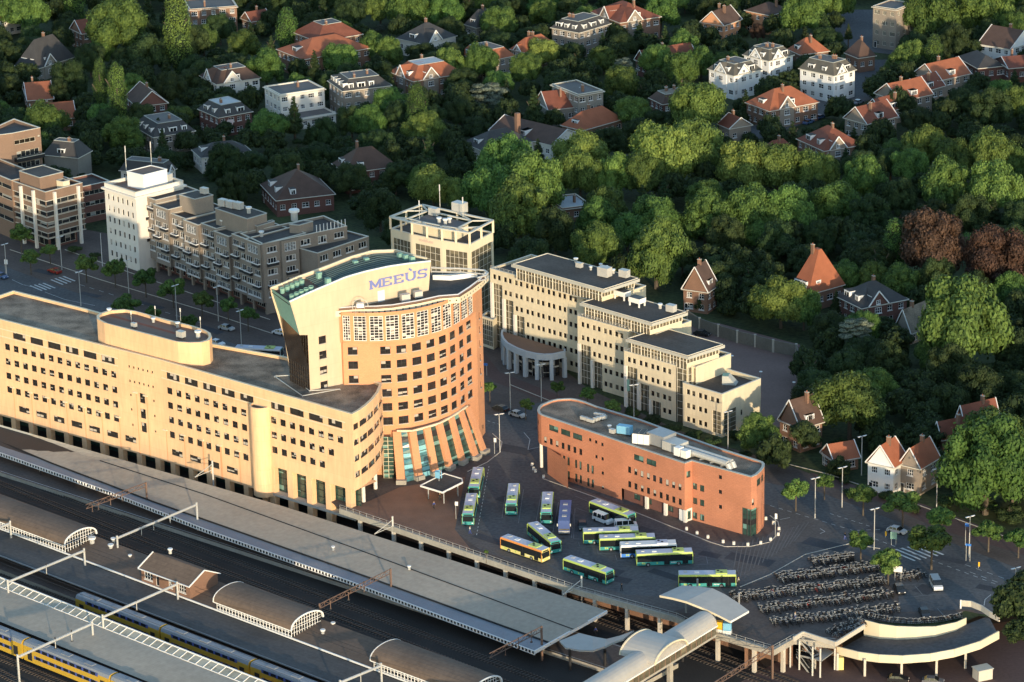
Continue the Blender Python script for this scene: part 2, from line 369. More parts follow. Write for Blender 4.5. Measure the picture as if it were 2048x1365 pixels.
S['off'] = (5, 1, 'cream_trim', 'glass_house', {}); S['door'] = (1, 1, 'white_paint', 'glass_house', {}); S['blackdoor'] = (1, 1, 'dark_metal', 'dark_metal', {}); S['tealg'] = (3, 8, 'dark_metal', 'glass_teal', {})
def inter(p, q, r_, s_):
    d1 = q-p; d2 = s_-r_; k = d1.x*d2.y-d1.y*d2.x; t = ((r_-p).x*d2.y-(r_-p).y*d2.x)/k; return p+d1*t
def V2(p): return Vector((p[0], p[1]))
# ================= SETTING: levels =================
RZ = -6.0        # railway level; the town square is z = 0
ZL = 22.5
F0, F1, F2 = (V2(P(0, 640, ZL)), V2(P(321, 721, ZL)), V2(P(703.4, 829.6, ZL)))
FD = (F0-F1).normalized(); F00 = F0+FD*14
def setback(p, a, b, k): d = (b-a).normalized(); return p+Vector((-d.y, d.x))*k
g = MB(); g.face([(-1800, -900, RZ), (1800, -900, RZ), (1800, 760, RZ), (-1800, 760, RZ)], 'ballast'); struct('rail_yard_ground', g)
edge = [F00+FD*400, F00, setback(F0, F0, F1, 5), setback(F1, F0, F2, 5), setback(F2, F1, F2, 5)]
RIN = [P(*cr(1348, 899, 2.926)(x, y), z) for x, y, z in ((1110, 1090, -2.6), (1200, 1106, -2.3), (1300, 1112, -2.0), (1420, 1108, -1.7), (1530, 1095, -1.3), (1650, 1060, -.9), (1710, 1025, -.6), (1840, 975, -.2))]
edge += [V2(P(x, y)) for x, y in ((680, 1019), (760, 1046), (1158, 1182), (1353, 1236), (1400, 1258), (1546, 1302), (1587, 1279), (1671, 1288), (1727, 1255))]+[V2(p)+Vector((0, .3)) for p in RIN[:7]]+[V2(P(x, y)) for x, y in ((1958, 1232), (1990, 1236), (2090, 1225), (2250, 1180))]
back = [Vector((900, 640)), Vector((1800, 4000)), Vector((-1800, 4000)), Vector((-1800, 900))]
g = MB(); g.face([(p.x, p.y, 0) for p in edge+back], 'garden'); struct('ground', g)
# edge of the deck: pale concrete beam, columns under it and a dark wall further in
g = MB(); e = edge[5:13]
for a, b in zip(e, e[1:]):
    d = (b-a).normalized(); n = Vector((d.y, -d.x))
    g.hexa([(p.x, p.y, -1.0) for p in (a+n*.25, b+n*.25, b-n*.3, a-n*.3)], [(p.x, p.y, .25) for p in (a+n*.25, b+n*.25, b-n*.3, a-n*.3)], 'concrete')
    w_ = [a-n*7, b-n*7]; g.face([(w_[0].x, w_[0].y, RZ), (w_[1].x, w_[1].y, RZ), (w_[1].x, w_[1].y, -.01), (w_[0].x, w_[0].y, -.01)], 'brown_brick')
dk = thing('concrete_deck', 'pale concrete deck edge on columns carrying the bus square above the railway', 'deck', tuple(P(1158, 1182)))
g.build('edge_beam', dk)
for a, b in zip(e, e[1:]):
    L = (b-a).length; n = max(1, int(L/8))
    for i in range(n):
        q = a+(b-a)*((i+.5)/n); c = MB(); c.box((q.x, q.y+.2, RZ), (.7, .7, -RZ-1.0), 'pale_concrete', math.atan2((b-a).y, (b-a).x)); c.build('column', dk)
c = MB()
for a, b in zip(e, e[1:]):
    for h in (.6, 1.1): c.bar((a.x, a.y, h), (b.x, b.y, h), .05, 'galvanised')
    n = max(2, int((b-a).length/2))
    for i in range(n): q = a+(b-a)*(i/n); c.bar((q.x, q.y, .2), (q.x, q.y, 1.1), .05, 'galvanised')
c.build('railing', dk)
# roads, paving
LAYER = [0.004]
def sheet(name, pts, m, z=None, kind='structure'):
    if z is None: LAYER[0] += .004; z = LAYER[0]
    g = MB(); g.face([(p[0], p[1], z) for p in pts], m); return g.build(name, None, kind=kind)
def PP(*a): return [P(x, y) for x, y in a]
sheet('pavement', PP((-400, 430), (60, 440), (230, 470), (420, 520), (540, 560), (640, 560), (760, 560), (960, 600), (1010, 650), (1180, 780), (1400, 880), (1560, 925), (1760, 1000), (2060, 1105), (2500, 1200), (2400, 1300), (2060, 1222), (1995, 1232), (1958, 1228), (1930, 1222), (1900, 1236), (1860, 1245), (1800, 1248), (1750, 1243), (1727, 1250), (1671, 1289), (1587, 1280), (1546, 1303), (1353, 1237), (1158, 1183), (680, 1020), (640, 985), (300, 830), (-300, 720), (-700, 700)), 'brown_paving')
sheet('main_road', PP((-500, 470), (0, 530), (150, 585), (330, 640), (560, 720), (800, 810), (985, 830), (1100, 800), (1300, 880), (1500, 960), (1640, 985), (1760, 1030), (1900, 1085), (2048, 1142), (2400, 1240), (2400, 1290), (2050, 1200), (1850, 1150), (1700, 1100), (1600, 1050), (1540, 1010), (1250, 1010), (1080, 950), (960, 905), (900, 900), (400, 780), (-300, 650)), 'asphalt')
sheet('red_cycle_path', PP((1620, 945), (1700, 968), (1850, 1010), (2048, 1085), (2300, 1170), (2300, 1195), (2048, 1110), (1880, 1060), (1760, 1005), (1640, 968)), 'brick_paving')
sheet('cycle_path', PP((955, 690), (1000, 745), (1180, 815), (1300, 860), (1290, 868), (1150, 825), (990, 765), (940, 720)), 'brick_paving')
sheet('bus_square', PP((985, 925), (1060, 905), (1090, 950), (1240, 1010), (1420, 1082), (1520, 1085), (1560, 1050), (1555, 1000), (1660, 1050), (1720, 1105), (1560, 1150), (1480, 1175), (1430, 1200), (1340, 1225), (1158, 1176), (960, 1100), (905, 1060), (925, 990)), 'square_paving')
sheet('bus_lanes', PP((935, 945), (1010, 905), (1062, 915), (1090, 955), (1240, 1015), (1420, 1088), (1480, 1105), (1440, 1200), (1250, 1190), (1130, 1150), (960, 1060), (905, 1060)), 'asphalt')
sheet('car_park', PP((1790, 1120), (1990, 1150), (2000, 1222), (1930, 1220), (1800, 1225)), 'asphalt')
sheet('court', PP((1385, 640), (1440, 648), (1600, 690), (1590, 850), (1530, 860), (1370, 690)), 'court_paving')
sheet('back_lane', PP((1215, 340), (1390, 320), (1560, 265), (1740, 200), (1820, 120), (1700, 120), (1620, 210), (1540, 240), (1400, 290), (1250, 310)), 'asphalt')
sheet('side_street', PP((1640, 20), (1790, 20), (1790, 110), (1700, 100)), 'asphalt')
sheet('station_forecourt', PP((700, 1020), (800, 975), (930, 955), (910, 1060), (950, 1110), (760, 1045)), 'brown_brick')
# painted markings
def strip(mb, p, q, w, m='line_white', z=.06):
    p, q = V2(p), V2(q); d = (q-p).normalized(); n = Vector((-d.y, d.x))*w/2
    mb.face([(k.x, k.y, z) for k in (p+n, p-n, q-n, q+n)][::-1], m)
def line(mb, pts, w=.14, dash=0, m='line_white'):
    for a, b in zip(pts, pts[1:]):
        a, b = V2(P(*a)), V2(P(*b)); L = (b-a).length
        if not dash: strip(mb, a, b, w, m); continue
        n = int(L/(2*dash))
        for i in range(n): strip(mb, a+(b-a)*(2*i*dash/L), a+(b-a)*((2*i+1)*dash/L), w, m)
g = MB()
def zebra(a, b, n, ln, w=.5):
    "bars spread from a to b, each ln long in direction given"
    A, B = V2(P(*a)), V2(P(*b))
    for i in range(n):
        c = A+(B-A)*i/(n-1); strip(g, c-ln/2, c+ln/2, w)
ld = (V2(P(1800, 1092))-V2(P(1855, 1115)))
zebra((1805, 1112), (1862, 1100), 6, ld*.9)
ld2 = V2(P(68, 572))-V2(P(92, 582))
zebra((72, 577), (98, 572), 4, ld2); zebra((114, 565), (138, 558), 4, ld2)
line(g, [(24, 560), (45, 570), (75, 577)]); line(g, [(90, 585), (130, 600), (190, 612)]); line(g, [(160, 570), (240, 595), (330, 625), (430, 655)], dash=2)
line(g, [(430, 690), (560, 725)], dash=1.5); line(g, [(1048, 866), (1060, 880), (1056, 900), (1078, 895)]); line(g, [(1000, 850), (960, 838)], dash=.8)
for a in ([(1010, 995), (1004, 1037)], [(1047, 980), (1037, 1047)], [(1082, 992), (1071, 1050)], [(1117, 1005), (1105, 1070)], [(1150, 1018), (1147, 1078), (1170, 1080)], [(1155, 1018), (1190, 1030)], [(1150, 993), (1180, 1005)], [(1157, 1085), (1159, 1093), (1195, 1093)], [(1194, 1098), (1196, 1108), (1240, 1107)], [(1230, 1110), (1234, 1122), (1270, 1121)], [(1272, 1135), (1416, 1129), (1412, 1114), (1390, 1116)], [(1147, 1030), (1143, 1077)]): line(g, a, m='line_faint')
line(g, [(978, 933), (952, 1078)], .12, 1); line(g, [(1540, 1012), (1700, 1060), (1860, 1120), (2048, 1190)], dash=1.2); line(g, [(1660, 1028), (1760, 1060), (1700, 1062)], dash=1); line(g, [(1930, 1130), (2048, 1172)], dash=1.5); line(g, [(1940, 1145), (2048, 1185)], dash=1.5)
line(g, [(1968, 1212), (1970, 1200), (1982, 1190)]); line(g, [(1640, 1058), (1650, 1064), (1640, 1068)]); line(g, [(1560, 1040), (1580, 1036)]); line(g, [(1800, 1172), (1880, 1165)], m='line_faint'); line(g, [(1820, 1195), (1870, 1190)], m='line_faint'); line(g, [(1830, 1173), (1845, 1190)], m='line_faint'); line(g, [(1875, 1218), (1890, 1235)], m='line_faint')
g.build('road_markings', None, kind='structure')
# repairs in the asphalt and covers
g = MB(); rr_ = random.Random(4)
for x, y in ((1010, 1000), (1090, 1060), (1200, 1140), (1330, 1150), (1290, 1060), (1500, 1120), (1420, 1110), (1650, 1090), (1750, 1060), (1900, 1120), (1850, 1180), (1990, 1180), (1030, 900), (1100, 860), (180, 590), (300, 610), (420, 660), (90, 545), (1240, 1160), (980, 1080)):
    c = P(x, y); a = rr_.uniform(-.8, -.5); w_, h_ = rr_.uniform(1.5, 6), rr_.uniform(.8, 2.2); cs, sn = math.cos(a), math.sin(a); g.face([(c.x+u*cs-v*sn, c.y+u*sn+v*cs, .052) for u, v in ((-w_, -h_), (w_, -h_), (w_, h_), (-w_, h_))], 'asphalt_patch')
for i in range(26):
    c = P(rr_.uniform(950, 1500), rr_.uniform(960, 1170)); g.face([(c.x+.4*math.cos(t*math.pi/4), c.y+.4*math.sin(t*math.pi/4), .056) for t in range(8)], 'dark_metal')
g.build('asphalt_repairs', None, kind='structure')
# pale diagonal setts across the square and kerbs
g = MB()
for i in range(15): x = 1462+i*9; line(g, [(x, 1168-i*6), (x+14+i*1.1, 1090-i*3.2)], .25, m='sett_light')
for a in ([(1085, 958), (1240, 1013), (1420, 1085), (1450, 1094), (1500, 1094), (1540, 1085), (1560, 1064), (1556, 1045), (1540, 1032)], [(1480, 1175), (1540, 1150), (1610, 1110), (1700, 1088), (1760, 1098)], [(935, 944), (975, 925), (1000, 905), (1004, 885), (985, 868)], [(1020, 770), (1180, 835), (1310, 885)], [(1560, 925), (1660, 950), (1840, 1012), (2048, 1088)], [(130, 500), (300, 560), (540, 640)], [(20, 500), (200, 560), (400, 620), (545, 668)]):
    q = [V2(P(*k)) for k in a]
    for u, v in zip(q, q[1:]):
        d = (v-u).normalized(); n = Vector((-d.y, d.x))*.09; g.hexa([(k.x, k.y, 0) for k in (u+n, u-n, v-n, v+n)][::-1], [(k.x, k.y, .12) for k in (u+n, u-n, v-n, v+n)][::-1], 'pale_concrete')
g.build('kerb', None, kind='structure')

# ================= long orange station building =================
B = Bld('office_building', 'long orange plaster office block with rows of small square windows beside the station canopy', 'office building', tuple((F0+F2)/2))
zb = -2.6
def frow(p, q, n, w, h, st, c, A, Bq): return row(A, Bq, c(*p), c(*q), n, w, h, st)
W0 = []; W1 = []
a1 = (F0, F1); a2 = (F1, F2)
for p, q in (((-8, 725), (665, 912)), ((-4, 812), (671, 1000)), ((0, 895), (676, 1085)), ((5, 975), (681, 1168))): W0 += frow(p, q, 14, 1.7, 1.6, 'sq', m0, *a1)
W0 += frow((10, 655), (632, 824), 7, 4.3, 1.6, 'band', m0, *a1)
W0 += frow((755, 858), (890, 892), 6, .5, .6, 'slit', m0, *a1)+frow((760, 942), (895, 978), 6, .5, .6, 'slit', m0, *a1)
for p in ((765, 1025), (900, 1060), (770, 1110), (905, 1148), (777, 1200), (910, 1238)): W0 += frow(p, p, 1, .5, .6, 'slit', m0, *a1)
for p in ((833, 1045), (838, 1135), (843, 1215)): W0 += frow(p, p, 1, 1.7, 2.4, 'sq', m0, *a1)
W0 += frow((40, 1080), (765, 1290), 8, 3.6, 1.5, 'tri', m0, *a1)+frow((-62, 1050), (-62, 1050), 1, 3.6, 1.5, 'tri', m0, *a1)
W1 += frow((1012, 925), (1443, 1040), 5, 4.3, 1.6, 'band', m0, *a2)+frow((1533, 1072), (1533, 1072), 1, 2.4, 1.6, 'band', m0, *a2)+frow((1625, 1097), (1960, 1190), 4, 4.3, 1.6, 'band', m0, *a2)
for (p, q) in (((993, 1005), (1425, 1125)), ((997, 1090), (1430, 1212)), ((1003, 1175), (1435, 1298))): W1 += frow(p, q, 9, 1.7, 1.6, 'sq', m0, *a2)
W1 += row(*a2, m0(1008, 1260), c400(535, 785), 9, 1.7, 1.6, 'sq')
W1 += frow((860, 360), (1640, 580), 8, 1.7, 1.6, 'sq', c400, *a2)+frow((867, 535), (1535, 725), 7, 1.7, 1.6, 'sq', c400, *a2)+frow((875, 705), (1430, 870), 6, 1.7, 1.6, 'sq', c400, *a2)
W1 += frow((1037, 32), (1358, 115), 4, 3.6, 1.5, 'tri', b0, *a2)+frow((930, -70), (930, -70), 1, 3.4, 1.5, 'tri', b0, *a2)
FC = F1+(F2-F1).normalized()*(hit(F1, F2, *c400(790, 600))[0])     # where the tall colonnade starts
uc = (FC-F1).length
B.wall(F00, F0, zb, ZL, 'orange_plaster', [(u, z, w_, h_, s_) for u in (2, 5, 8, 11) for z, w_, h_, s_ in ((16.9, 1.7, 1.6, 'sq'), (13.5, 1.7, 1.6, 'sq'), (10.1, 1.7, 1.6, 'sq'))])
B.wall(F0, F1, zb, ZL, 'orange_plaster', W0)
B.wall(F1, FC, zb, ZL, 'orange_plaster', [k for k in W1 if k[0] < uc])
B.wall(FC, F2, 4.4, ZL, 'orange_plaster', [(k[0]-uc,)+k[1:] for k in W1 if k[0] > uc])
# curved east end with four ribbon windows
CV = [V2(P(*c, ZL)) for c in ((703.4, 829.6), (718, 822), (733, 811), (746, 799), (757, 785), (764, 768))]
for i in range(5):
    L = (CV[i+1]-CV[i]).length
    B.wall(CV[i], CV[i+1], 4.4, ZL, 'orange_plaster', [(L/2, z, math.floor((L-(.9 if i == 0 else .12))*10)/10, 1.4, 'band') for z in (19.3, 15.6, 11.8, 8.0)])
bk = [V2(P(*c, ZL)) for c in ((700, 742), (564, 713), (424, 688), (171, 618), (27, 582))]
lend = F00+(bk[-1]-F0).project(Vector((-FD.y, FD.x)))*1.0
poly = [F00, F0, F1]+CV+bk
for a, b in zip([CV[-1]]+bk, bk+[F00]): B.wall(a, b, 0, ZL, 'orange_plaster')
B.parapet(poly, ZL, .6, 'orange_plaster', 'pale_cream', 'roof_gravel', .5)
# soffit, recess wall and columns
sf = B.part('soffit'); sb = 4.5
q = [setback(F00, F0, F1, sb), setback(F0, F0, F1, sb), setback(F1, F0, F2, sb), setback(FC, F1, F2, sb)]
for a, b, A, C in ((F00, F0, q[0], q[1]), (F0, F1, q[1], q[2]), (F1, FC, q[2], q[3])): sf.face([(A.x, A.y, zb), (C.x, C.y, zb), (b.x, b.y, zb), (a.x, a.y, zb)], 'orange_plaster')
q2 = setback(F2, F1, F2, sb+3); q1 = setback(FC, F1, F2, sb+3)
sf.face([(q1.x, q1.y, 4.4), (q2.x, q2.y, 4.4), (F2.x, F2.y, 4.4), (FC.x, FC.y, 4.4)], 'orange_plaster')
sf.face([(p.x, p.y, 4.4) for p in CV+[V2(P(*c, ZL)) for c in ((735, 770), (700, 790))]][::-1], 'orange_plaster')
lb = B.part('lobby_glass')
for a, b in zip(q, q[1:]): lb.face([(a.x, a.y, RZ), (b.x, b.y, RZ), (b.x, b.y, zb), (a.x, a.y, zb)], 'glass_green')
nn = 10; du = (F2-FC)/nn
for i in range(nn):
    a, b = setback(FC+du*i, F1, F2, 2.0), setback(FC+du*(i+1), F1, F2, 2.0)
    for k in range(4): z0, z1 = -2.2+6.6*k/4, -2.2+6.6*(k+1)/4; lb.face([(a.x, a.y, z0), (b.x, b.y, z0), (b.x, b.y, z1), (a.x, a.y, z1)], 'glass_green')
    lb.bar((a.x, a.y, -2.2), (a.x, a.y, 4.4), .12, 'dark_metal')
for k in range(5): a, b = setback(FC, F1, F2, 1.95), setback(F2, F1, F2, 1.95); lb.bar((a.x, a.y, -2.2+6.6*k/4), (b.x, b.y, -2.2+6.6*k/4), .1, 'dark_metal')
lb.hexa([(p.x, p.y, -2.8) for p in (FC, F2, setback(F2, F1, F2, 2), setback(FC, F1, F2, 2))], [(p.x, p.y, -2.2) for p in (FC, F2, setback(F2, F1, F2, 2), setback(FC, F1, F2, 2))], 'pale_concrete')
ang2 = math.atan2((F2-F1).y, (F2-F1).x); ang1 = math.atan2((F1-F0).y, (F1-F0).x)
for A, Bq, us, an, zt in ((F00, F1, [4+5.95*i for i in range(int((F1-F00).length/5.95))], ang1, zb), (F1, FC, [2+5.95*i for i in range(6)], ang2, zb)):
    d = (Bq-A).normalized()
    for u in us:
        if u > (Bq-A).length: continue
        c = A+d*u+Vector((-d.y, d.x))*.75; k = MB(); k.box((c.x, c.y, RZ), (1.5, 1.4, zb-RZ), 'orange_plaster', an); k.build('column', B.root)
for xx in (840, 1055, 1275, 1495, 1730):
    u = hit(F1, F2, *c400(xx, 1150))[0]; c = F1+(F2-F1).normalized()*u; c = setback(c, F1, F2, .8); k = MB(); k.box((c.x, c.y, RZ if xx < 1700 else -1.5), (1.65, 1.5, 4.4-RZ if xx < 1700 else 5.9), 'orange_plaster', ang2); k.build('column', B.root)
for x, y, t in ((1915, 1310, 1060), (590+0, 0, 0)):
    if t: c = P(*c400(x, y)); k = MB(); k.cyl((c.x, c.y, 0), .45, 4.5, 'white_plaster', 10); k.build('column', B.root)
c = P(*c650(592, 1275)); k = MB(); k.cyl((c.x, c.y, 0), .45, 4.5, 'white_plaster', 10); k.build('column', B.root)
# half-round stair tower on the front
u = hit(F1, F2, *c400(735, 700))[0]; c = F1+(F2-F1).normalized()*u; k = MB(); pts = []
for i in range(13):
    a = ang2+math.pi+math.pi*i/12; pts.append((c.x+2.5*math.cos(a), c.y+2.5*math.sin(a)))
for i in range(12): k.face([(*pts[i], zb-.4), (*pts[i+1], zb-.4), (*pts[i+1], 18.6), (*pts[i], 18.6)], 'orange_plaster', True)
k.face([(*p_, 18.1) for p_ in pts], 'roof_felt'); k.face([(*p_, zb-.4) for p_ in pts][::-1], 'orange_plaster')
for i in range(12):
    a = ang2+math.pi+math.pi*i/12; b = ang2+math.pi+math.pi*(i+1)/12
    k.face([(c.x+2.2*math.cos(b), c.y+2.2*math.sin(b), 18.1), (c.x+2.2*math.cos(a), c.y+2.2*math.sin(a), 18.1), (c.x+2.2*math.cos(a), c.y+2.2*math.sin(a), 18.6), (c.x+2.2*math.cos(b), c.y+2.2*math.sin(b), 18.6)], 'orange_plaster')
    k.face([(*pts[i], 18.6), (*pts[i+1], 18.6), (c.x+2.2*math.cos(b), c.y+2.2*math.sin(b), 18.6), (c.x+2.2*math.cos(a), c.y+2.2*math.sin(a), 18.6)], 'pale_cream')
k.build('stair_tower', B.root)
# purple-white surrounds of the top ribbon
k = MB()
for A, Bq, x0, x1 in ((F0, F1, m0(-40, 640), m0(690, 838)), (F1, F2, m0(945, 905), c400(1700, 425))):
    (u0, z0), (u1, z1) = hit(A, Bq, *x0), hit(A, Bq, *x1); zc = sum(h_[1] for h_ in (W0 if A is F0 else W1) if h_[4] == 'band')/max(1, sum(1 for h_ in (W0 if A is F0 else W1) if h_[4] == 'band'))
    d = (Bq-A).normalized(); n = Vector((d.y, -d.x))*.08
    for zz in (zc+.95, zc-.95):
        a, b = A+d*u0, A+d*u1; k.hexa([(p.x, p.y, zz-.1) for p in (a+n, b+n, b-n*.02, a-n*.02)], [(p.x, p.y, zz+.1) for p in (a+n, b+n, b-n*.02, a-n*.02)], 'pale_cream')
k.build('window_surround', B.root)
# drain pipes with brackets down to the colonnade
k = MB()
for c in [m0(x, y) for x, y in ((80, 985), (185, 1015), (285, 1045), (390, 1070), (495, 1100), (597, 1130), (700, 1160), (800, 1015), (860, 1035))]+[m0(x, y) for x, y in ((975, 1235), (1080, 1265), (1190, 1295), (1290, 1325))]+[c400(x, y) for x, y in ((35, 595), (250, 660), (465, 725))]:
    A, Bq = (F0, F1) if c[0] < 320 else (F1, F2); u, z = hit(A, Bq, *c); d = (Bq-A).normalized(); n = Vector((d.y, -d.x)); p = A+d*u+n*.12
    k.bar((p.x, p.y, zb), (p.x, p.y, z), .1, 'orange_brick'); k.box((p.x-d.x*.4, p.y-d.y*.4, z), (1.3, .3, .3), 'pale_cream', math.atan2(d.y, d.x))
k.build('drain_pipe', B.root)
# oval penthouse
ZO = 27.6
ov = [P(*m0(x, y), ZO) for x, y in ((568, 580), (565, 560), (585, 545), (640, 528), (720, 522), (790, 532), (1000, 588), (1130, 620), (1200, 643), (1232, 662), (1240, 685), (1225, 705), (1180, 718), (1110, 720), (1040, 715), (900, 680), (700, 628), (610, 603))]
ov = [V2(p) for p in ov][::-1]
area = sum(a.x*b.y-b.x*a.y for a, b in zip(ov, ov[1:]+ov[:1]))
if area < 0: ov = ov[::-1]
k = MB(); n = len(ov); cx = sum(ov, Vector((0, 0)))/n
for i in range(n): a, b = ov[i], ov[(i+1) % n]; k.face([(a.x, a.y, ZL-1), (b.x, b.y, ZL-1), (b.x, b.y, ZO), (a.x, a.y, ZO)], 'orange_plaster', True)
inn = [p+(cx-p).normalized()*.8 for p in ov]
for i in range(n):
    j = (i+1) % n; k.face([(inn[j].x, inn[j].y, ZO-.7), (inn[i].x, inn[i].y, ZO-.7), (inn[i].x, inn[i].y, ZO), (inn[j].x, inn[j].y, ZO)], 'orange_plaster')
    k.face([(*ov[i], ZO), (*ov[j], ZO), (*inn[j], ZO), (*inn[i], ZO)], 'pale_cream')
k.face([(p.x, p.y, ZO-.7) for p in inn], 'rust_brown'); k.build('oval_penthouse', B.root)
k = MB(); a, b = P(*m0(650, 560), ZO-.65), P(*m0(1030, 665), ZO-.65); strip(k, a, b, 1.0, 'red_tile', ZO-.66); k.build('red_roof_strip', B.root)
B.finish()
def gadget(name, label, x, y, z, kind, s=1.0, cat='roof unit', group=None, rz=-.7):
    p = P(x, y, z); t = thing(name, label, cat, tuple(p), rz, group); g = MB()
    o = (p.x, p.y, p.z)
    if kind == 'vent': g.cyl((0, 0, 0), .35*s, .9*s, 'galvanised', 8); g.cyl((0, 0, .9*s), .55*s, .25*s, 'white_paint', 8)
    if kind == 'box': g.box((0, 0, .2), (1.6*s, 1.1*s, 1.2*s), 'galvanised'); g.box((-.5*s, 0, 0), (.2, 1*s, .2), 'dark_metal'); g.box((.5*s, 0, 0), (.2, 1*s, .2), 'dark_metal')
    if kind == 'mast': g.cyl((0, 0, 0), .05*s, 3.5*s, 'galvanised', 5); g.box((0, 0, 2.6*s), (.25, .12, .9*s), 'white_paint')
    me = g.mesh('body'); c = bpy.data.objects.new('housing', me); COL.objects.link(c); c.parent = t
    return t
for i, (x, y, k_, s_) in enumerate(((640, 548, 'vent', 1.1), (785, 630, 'box', .8), (898, 600, 'vent', 1), (1040, 628, 'vent', 1.1), (1060, 690, 'box', 1.2), (1160, 690, 'vent', 1.5), (770, 610, 'mast', .9), (910, 570, 'mast', .8), (1058, 600, 'mast', 1), (1175, 650, 'mast', 1))):
    w_ = ('first', 'second', 'third', 'fourth', 'fifth', 'sixth')
    nm, lb_ = {'vent': ('roof_vent', 'round white vent on the oval penthouse roof, %s from the left'), 'box': ('cooling_unit', 'pale cooling unit on the oval penthouse roof, %s from the left'), 'mast': ('antenna_mast', 'thin antenna mast on the oval penthouse roof, %s from the left')}[k_]
    gadget(nm, lb_ % w_[{0: 0, 1: 0, 2: 1, 3: 2, 4: 1, 5: 3, 6: 0, 7: 1, 8: 2, 9: 3}[i]], *m0(x, y), ZO-.7, k_, s_)

# ================= orange tower with yellow wedge =================
SA = Vector((-47.2, 685.6)); SDv = Vector((math.cos(R(33.5)), math.sin(R(33.5)))); SB = SA+SDv*36; SN = Vector((SDv.y, -SDv.x))
T = Bld('office_tower', 'tall curved orange brick office tower with a yellow wedge top carrying blue letters', 'office tower', tuple(P(860, 950)))
def arcpts(cols, z): return [V2(P(*c680(*c), z)) for c in cols]
zr = [30-3.4*k for k in range(6)]
lo = [(345, 712), (530, 712), (720, 697), (900, 668), (1062, 628), (1205, 582), (1325, 530), (1418, 465), (1500, 405)]
up_ = [(75, 440), (233, 448), (425, 448), (615, 438), (800, 415), (975, 385), (1130, 342), (1265, 298), (1367, 240), (1455, 185), (1540, 135)]
def ringwall(cen, z0, z1, wf, first, last, m):
    pts = [first]+[(a+b)/2 for a, b in zip(cen, cen[1:])]+[last]; 
    for i, (a, b) in enumerate(zip(pts, pts[1:])):
        u = (cen[i]-a).dot((b-a).normalized()); T.wall(a, b, z0, z1, m, wf(i, u, (b-a).length))
    return pts
cl = arcpts(lo, 30); cu = arcpts(up_, 35.6)
tipR = V2(P(*c680(1590, 330), 30)); tipU = V2(P(*c680(1590, 100), 35.6)); tip = (tipR+tipU)/2
endp = tip+Vector((1.4, 5.5))
lf = cl[0]+(cl[0]-cl[1])*1.3
pw0 = V2(P(*c680(148, 715), 30)); UW0 = 2.2; lf = pw0-(cl[0]-pw0).normalized()*2.2
low = ringwall(cl, 0, 31.9, lambda i, u, L: [(u, z, min(2.3, L-.7), 1.8, 'twr') for z in zr] if i else [(UW0, z, 2.2, 1.8, 'twr') for z in zr[:3]], lf, tip, 'orange_brick')
upr = ringwall(cu, 31.9, 39.2, lambda i, u, L: [(u, 35.4, min(3.0 if i else 1.7, L-.5), 5.9, 'drum')], cu[0]+(cu[0]-cu[1])*.5, tip, 'orange_brick')
T.wall(tip, endp, 0, 39.2, 'orange_brick', [(3, z, 1.0, 1.6, 'twr') for z in zr])
bkp = [endp, V2(P(861, 539, 40)), Vector((-26, 716)), Vector((-44, 702)), lf]
for a, b in zip(bkp, bkp[1:]): T.wall(a, b, 0, 39.2, 'orange_brick')
# windows left of the drum on the yellow face side are on the wedge; terrace deck and cornice ring
corn = [V2(P(*c, 40)) for c in (c530(760, 815), c530(1060, 790), c530(1300, 786), c530(1500, 770), c530(1800, 720), c530(2048, 665), m1(700, 440), m1(770, 395), m1(830, 350), m1(868, 310), m1(862, 296))]
k = T.part('terrace'); k.face([(p.x, p.y, 39.3) for p in corn+[V2(P(861, 539, 40)), Vector((-40, 700))]], 'roof_felt')
DOTS = []; k = MB(); nC = len(corn)
inn = []
for i in range(nC):
    a, b = corn[max(0, i-1)], corn[min(nC-1, i+1)]; d = (b-a).normalized(); inn.append(corn[i]+Vector((-d.y, d.x))*1.7)
for i in range(nC-1):
    a, b, A, C = corn[i], corn[i+1], inn[i], inn[i+1]
    k.face([(*a, 38.1), (*b, 38.1), (*b, 39.5), (*a, 39.5)], 'pale_cream'); k.face([(*A, 37.9), (*C, 37.9), (*b, 38.1), (*a, 38.1)], 'pale_cream')
    k.face([(*a, 39.5), (*b, 39.5), (*(b*.8+C*.2), 39.5), (*(a*.8+A*.2), 39.5)], 'rust_brown')
    a2_, b2_ = a*.8+A*.2, b*.8+C*.2
    k.face([(*a2_, 39.5), (*b2_, 39.5), (*b2_, 39.95), (*a2_, 39.95)], 'rust_brown'); k.face([(*a2_, 39.95), (*b2_, 39.95), (*(b2_*.75+C*.25), 40.1), (*(a2_*.75+A*.25), 40.1)], 'white_paint')
    k.face([(*(b2_*.75+C*.25), 39.3), (*(a2_*.75+A*.25), 39.3), (*(a2_*.75+A*.25), 40.1), (*(b2_*.75+C*.25), 40.1)], 'pale_cream')
    L = (b-a).length; d = (b-a)/L; n = Vector((d.y, -d.x)); nd = max(1, round(L/1.45))
    for j in range(nd):
        q = a+d*L*(j+.5)/nd+n*.03
        DOTS.append((q.copy(), 38.8, math.atan2(d.y, d.x)))
        q = a2_+(b2_-a2_)*(j+.5)/nd+n*.05
k.build('cornice', T.root); k = MB(); k.face([(.2*math.cos(x*math.pi/4), -.02, .2*math.sin(x*math.pi/4)) for x in range(8)], 'dark_metal'); dme = k.mesh('porthole')
for q, z, an in DOTS: o = bpy.data.objects.new('porthole', dme); COL.objects.link(o); o.parent = T.root; o.location = (q.x-T.root.location.x, q.y-T.root.location.y, z); o.rotation_euler = (0, 0, an)
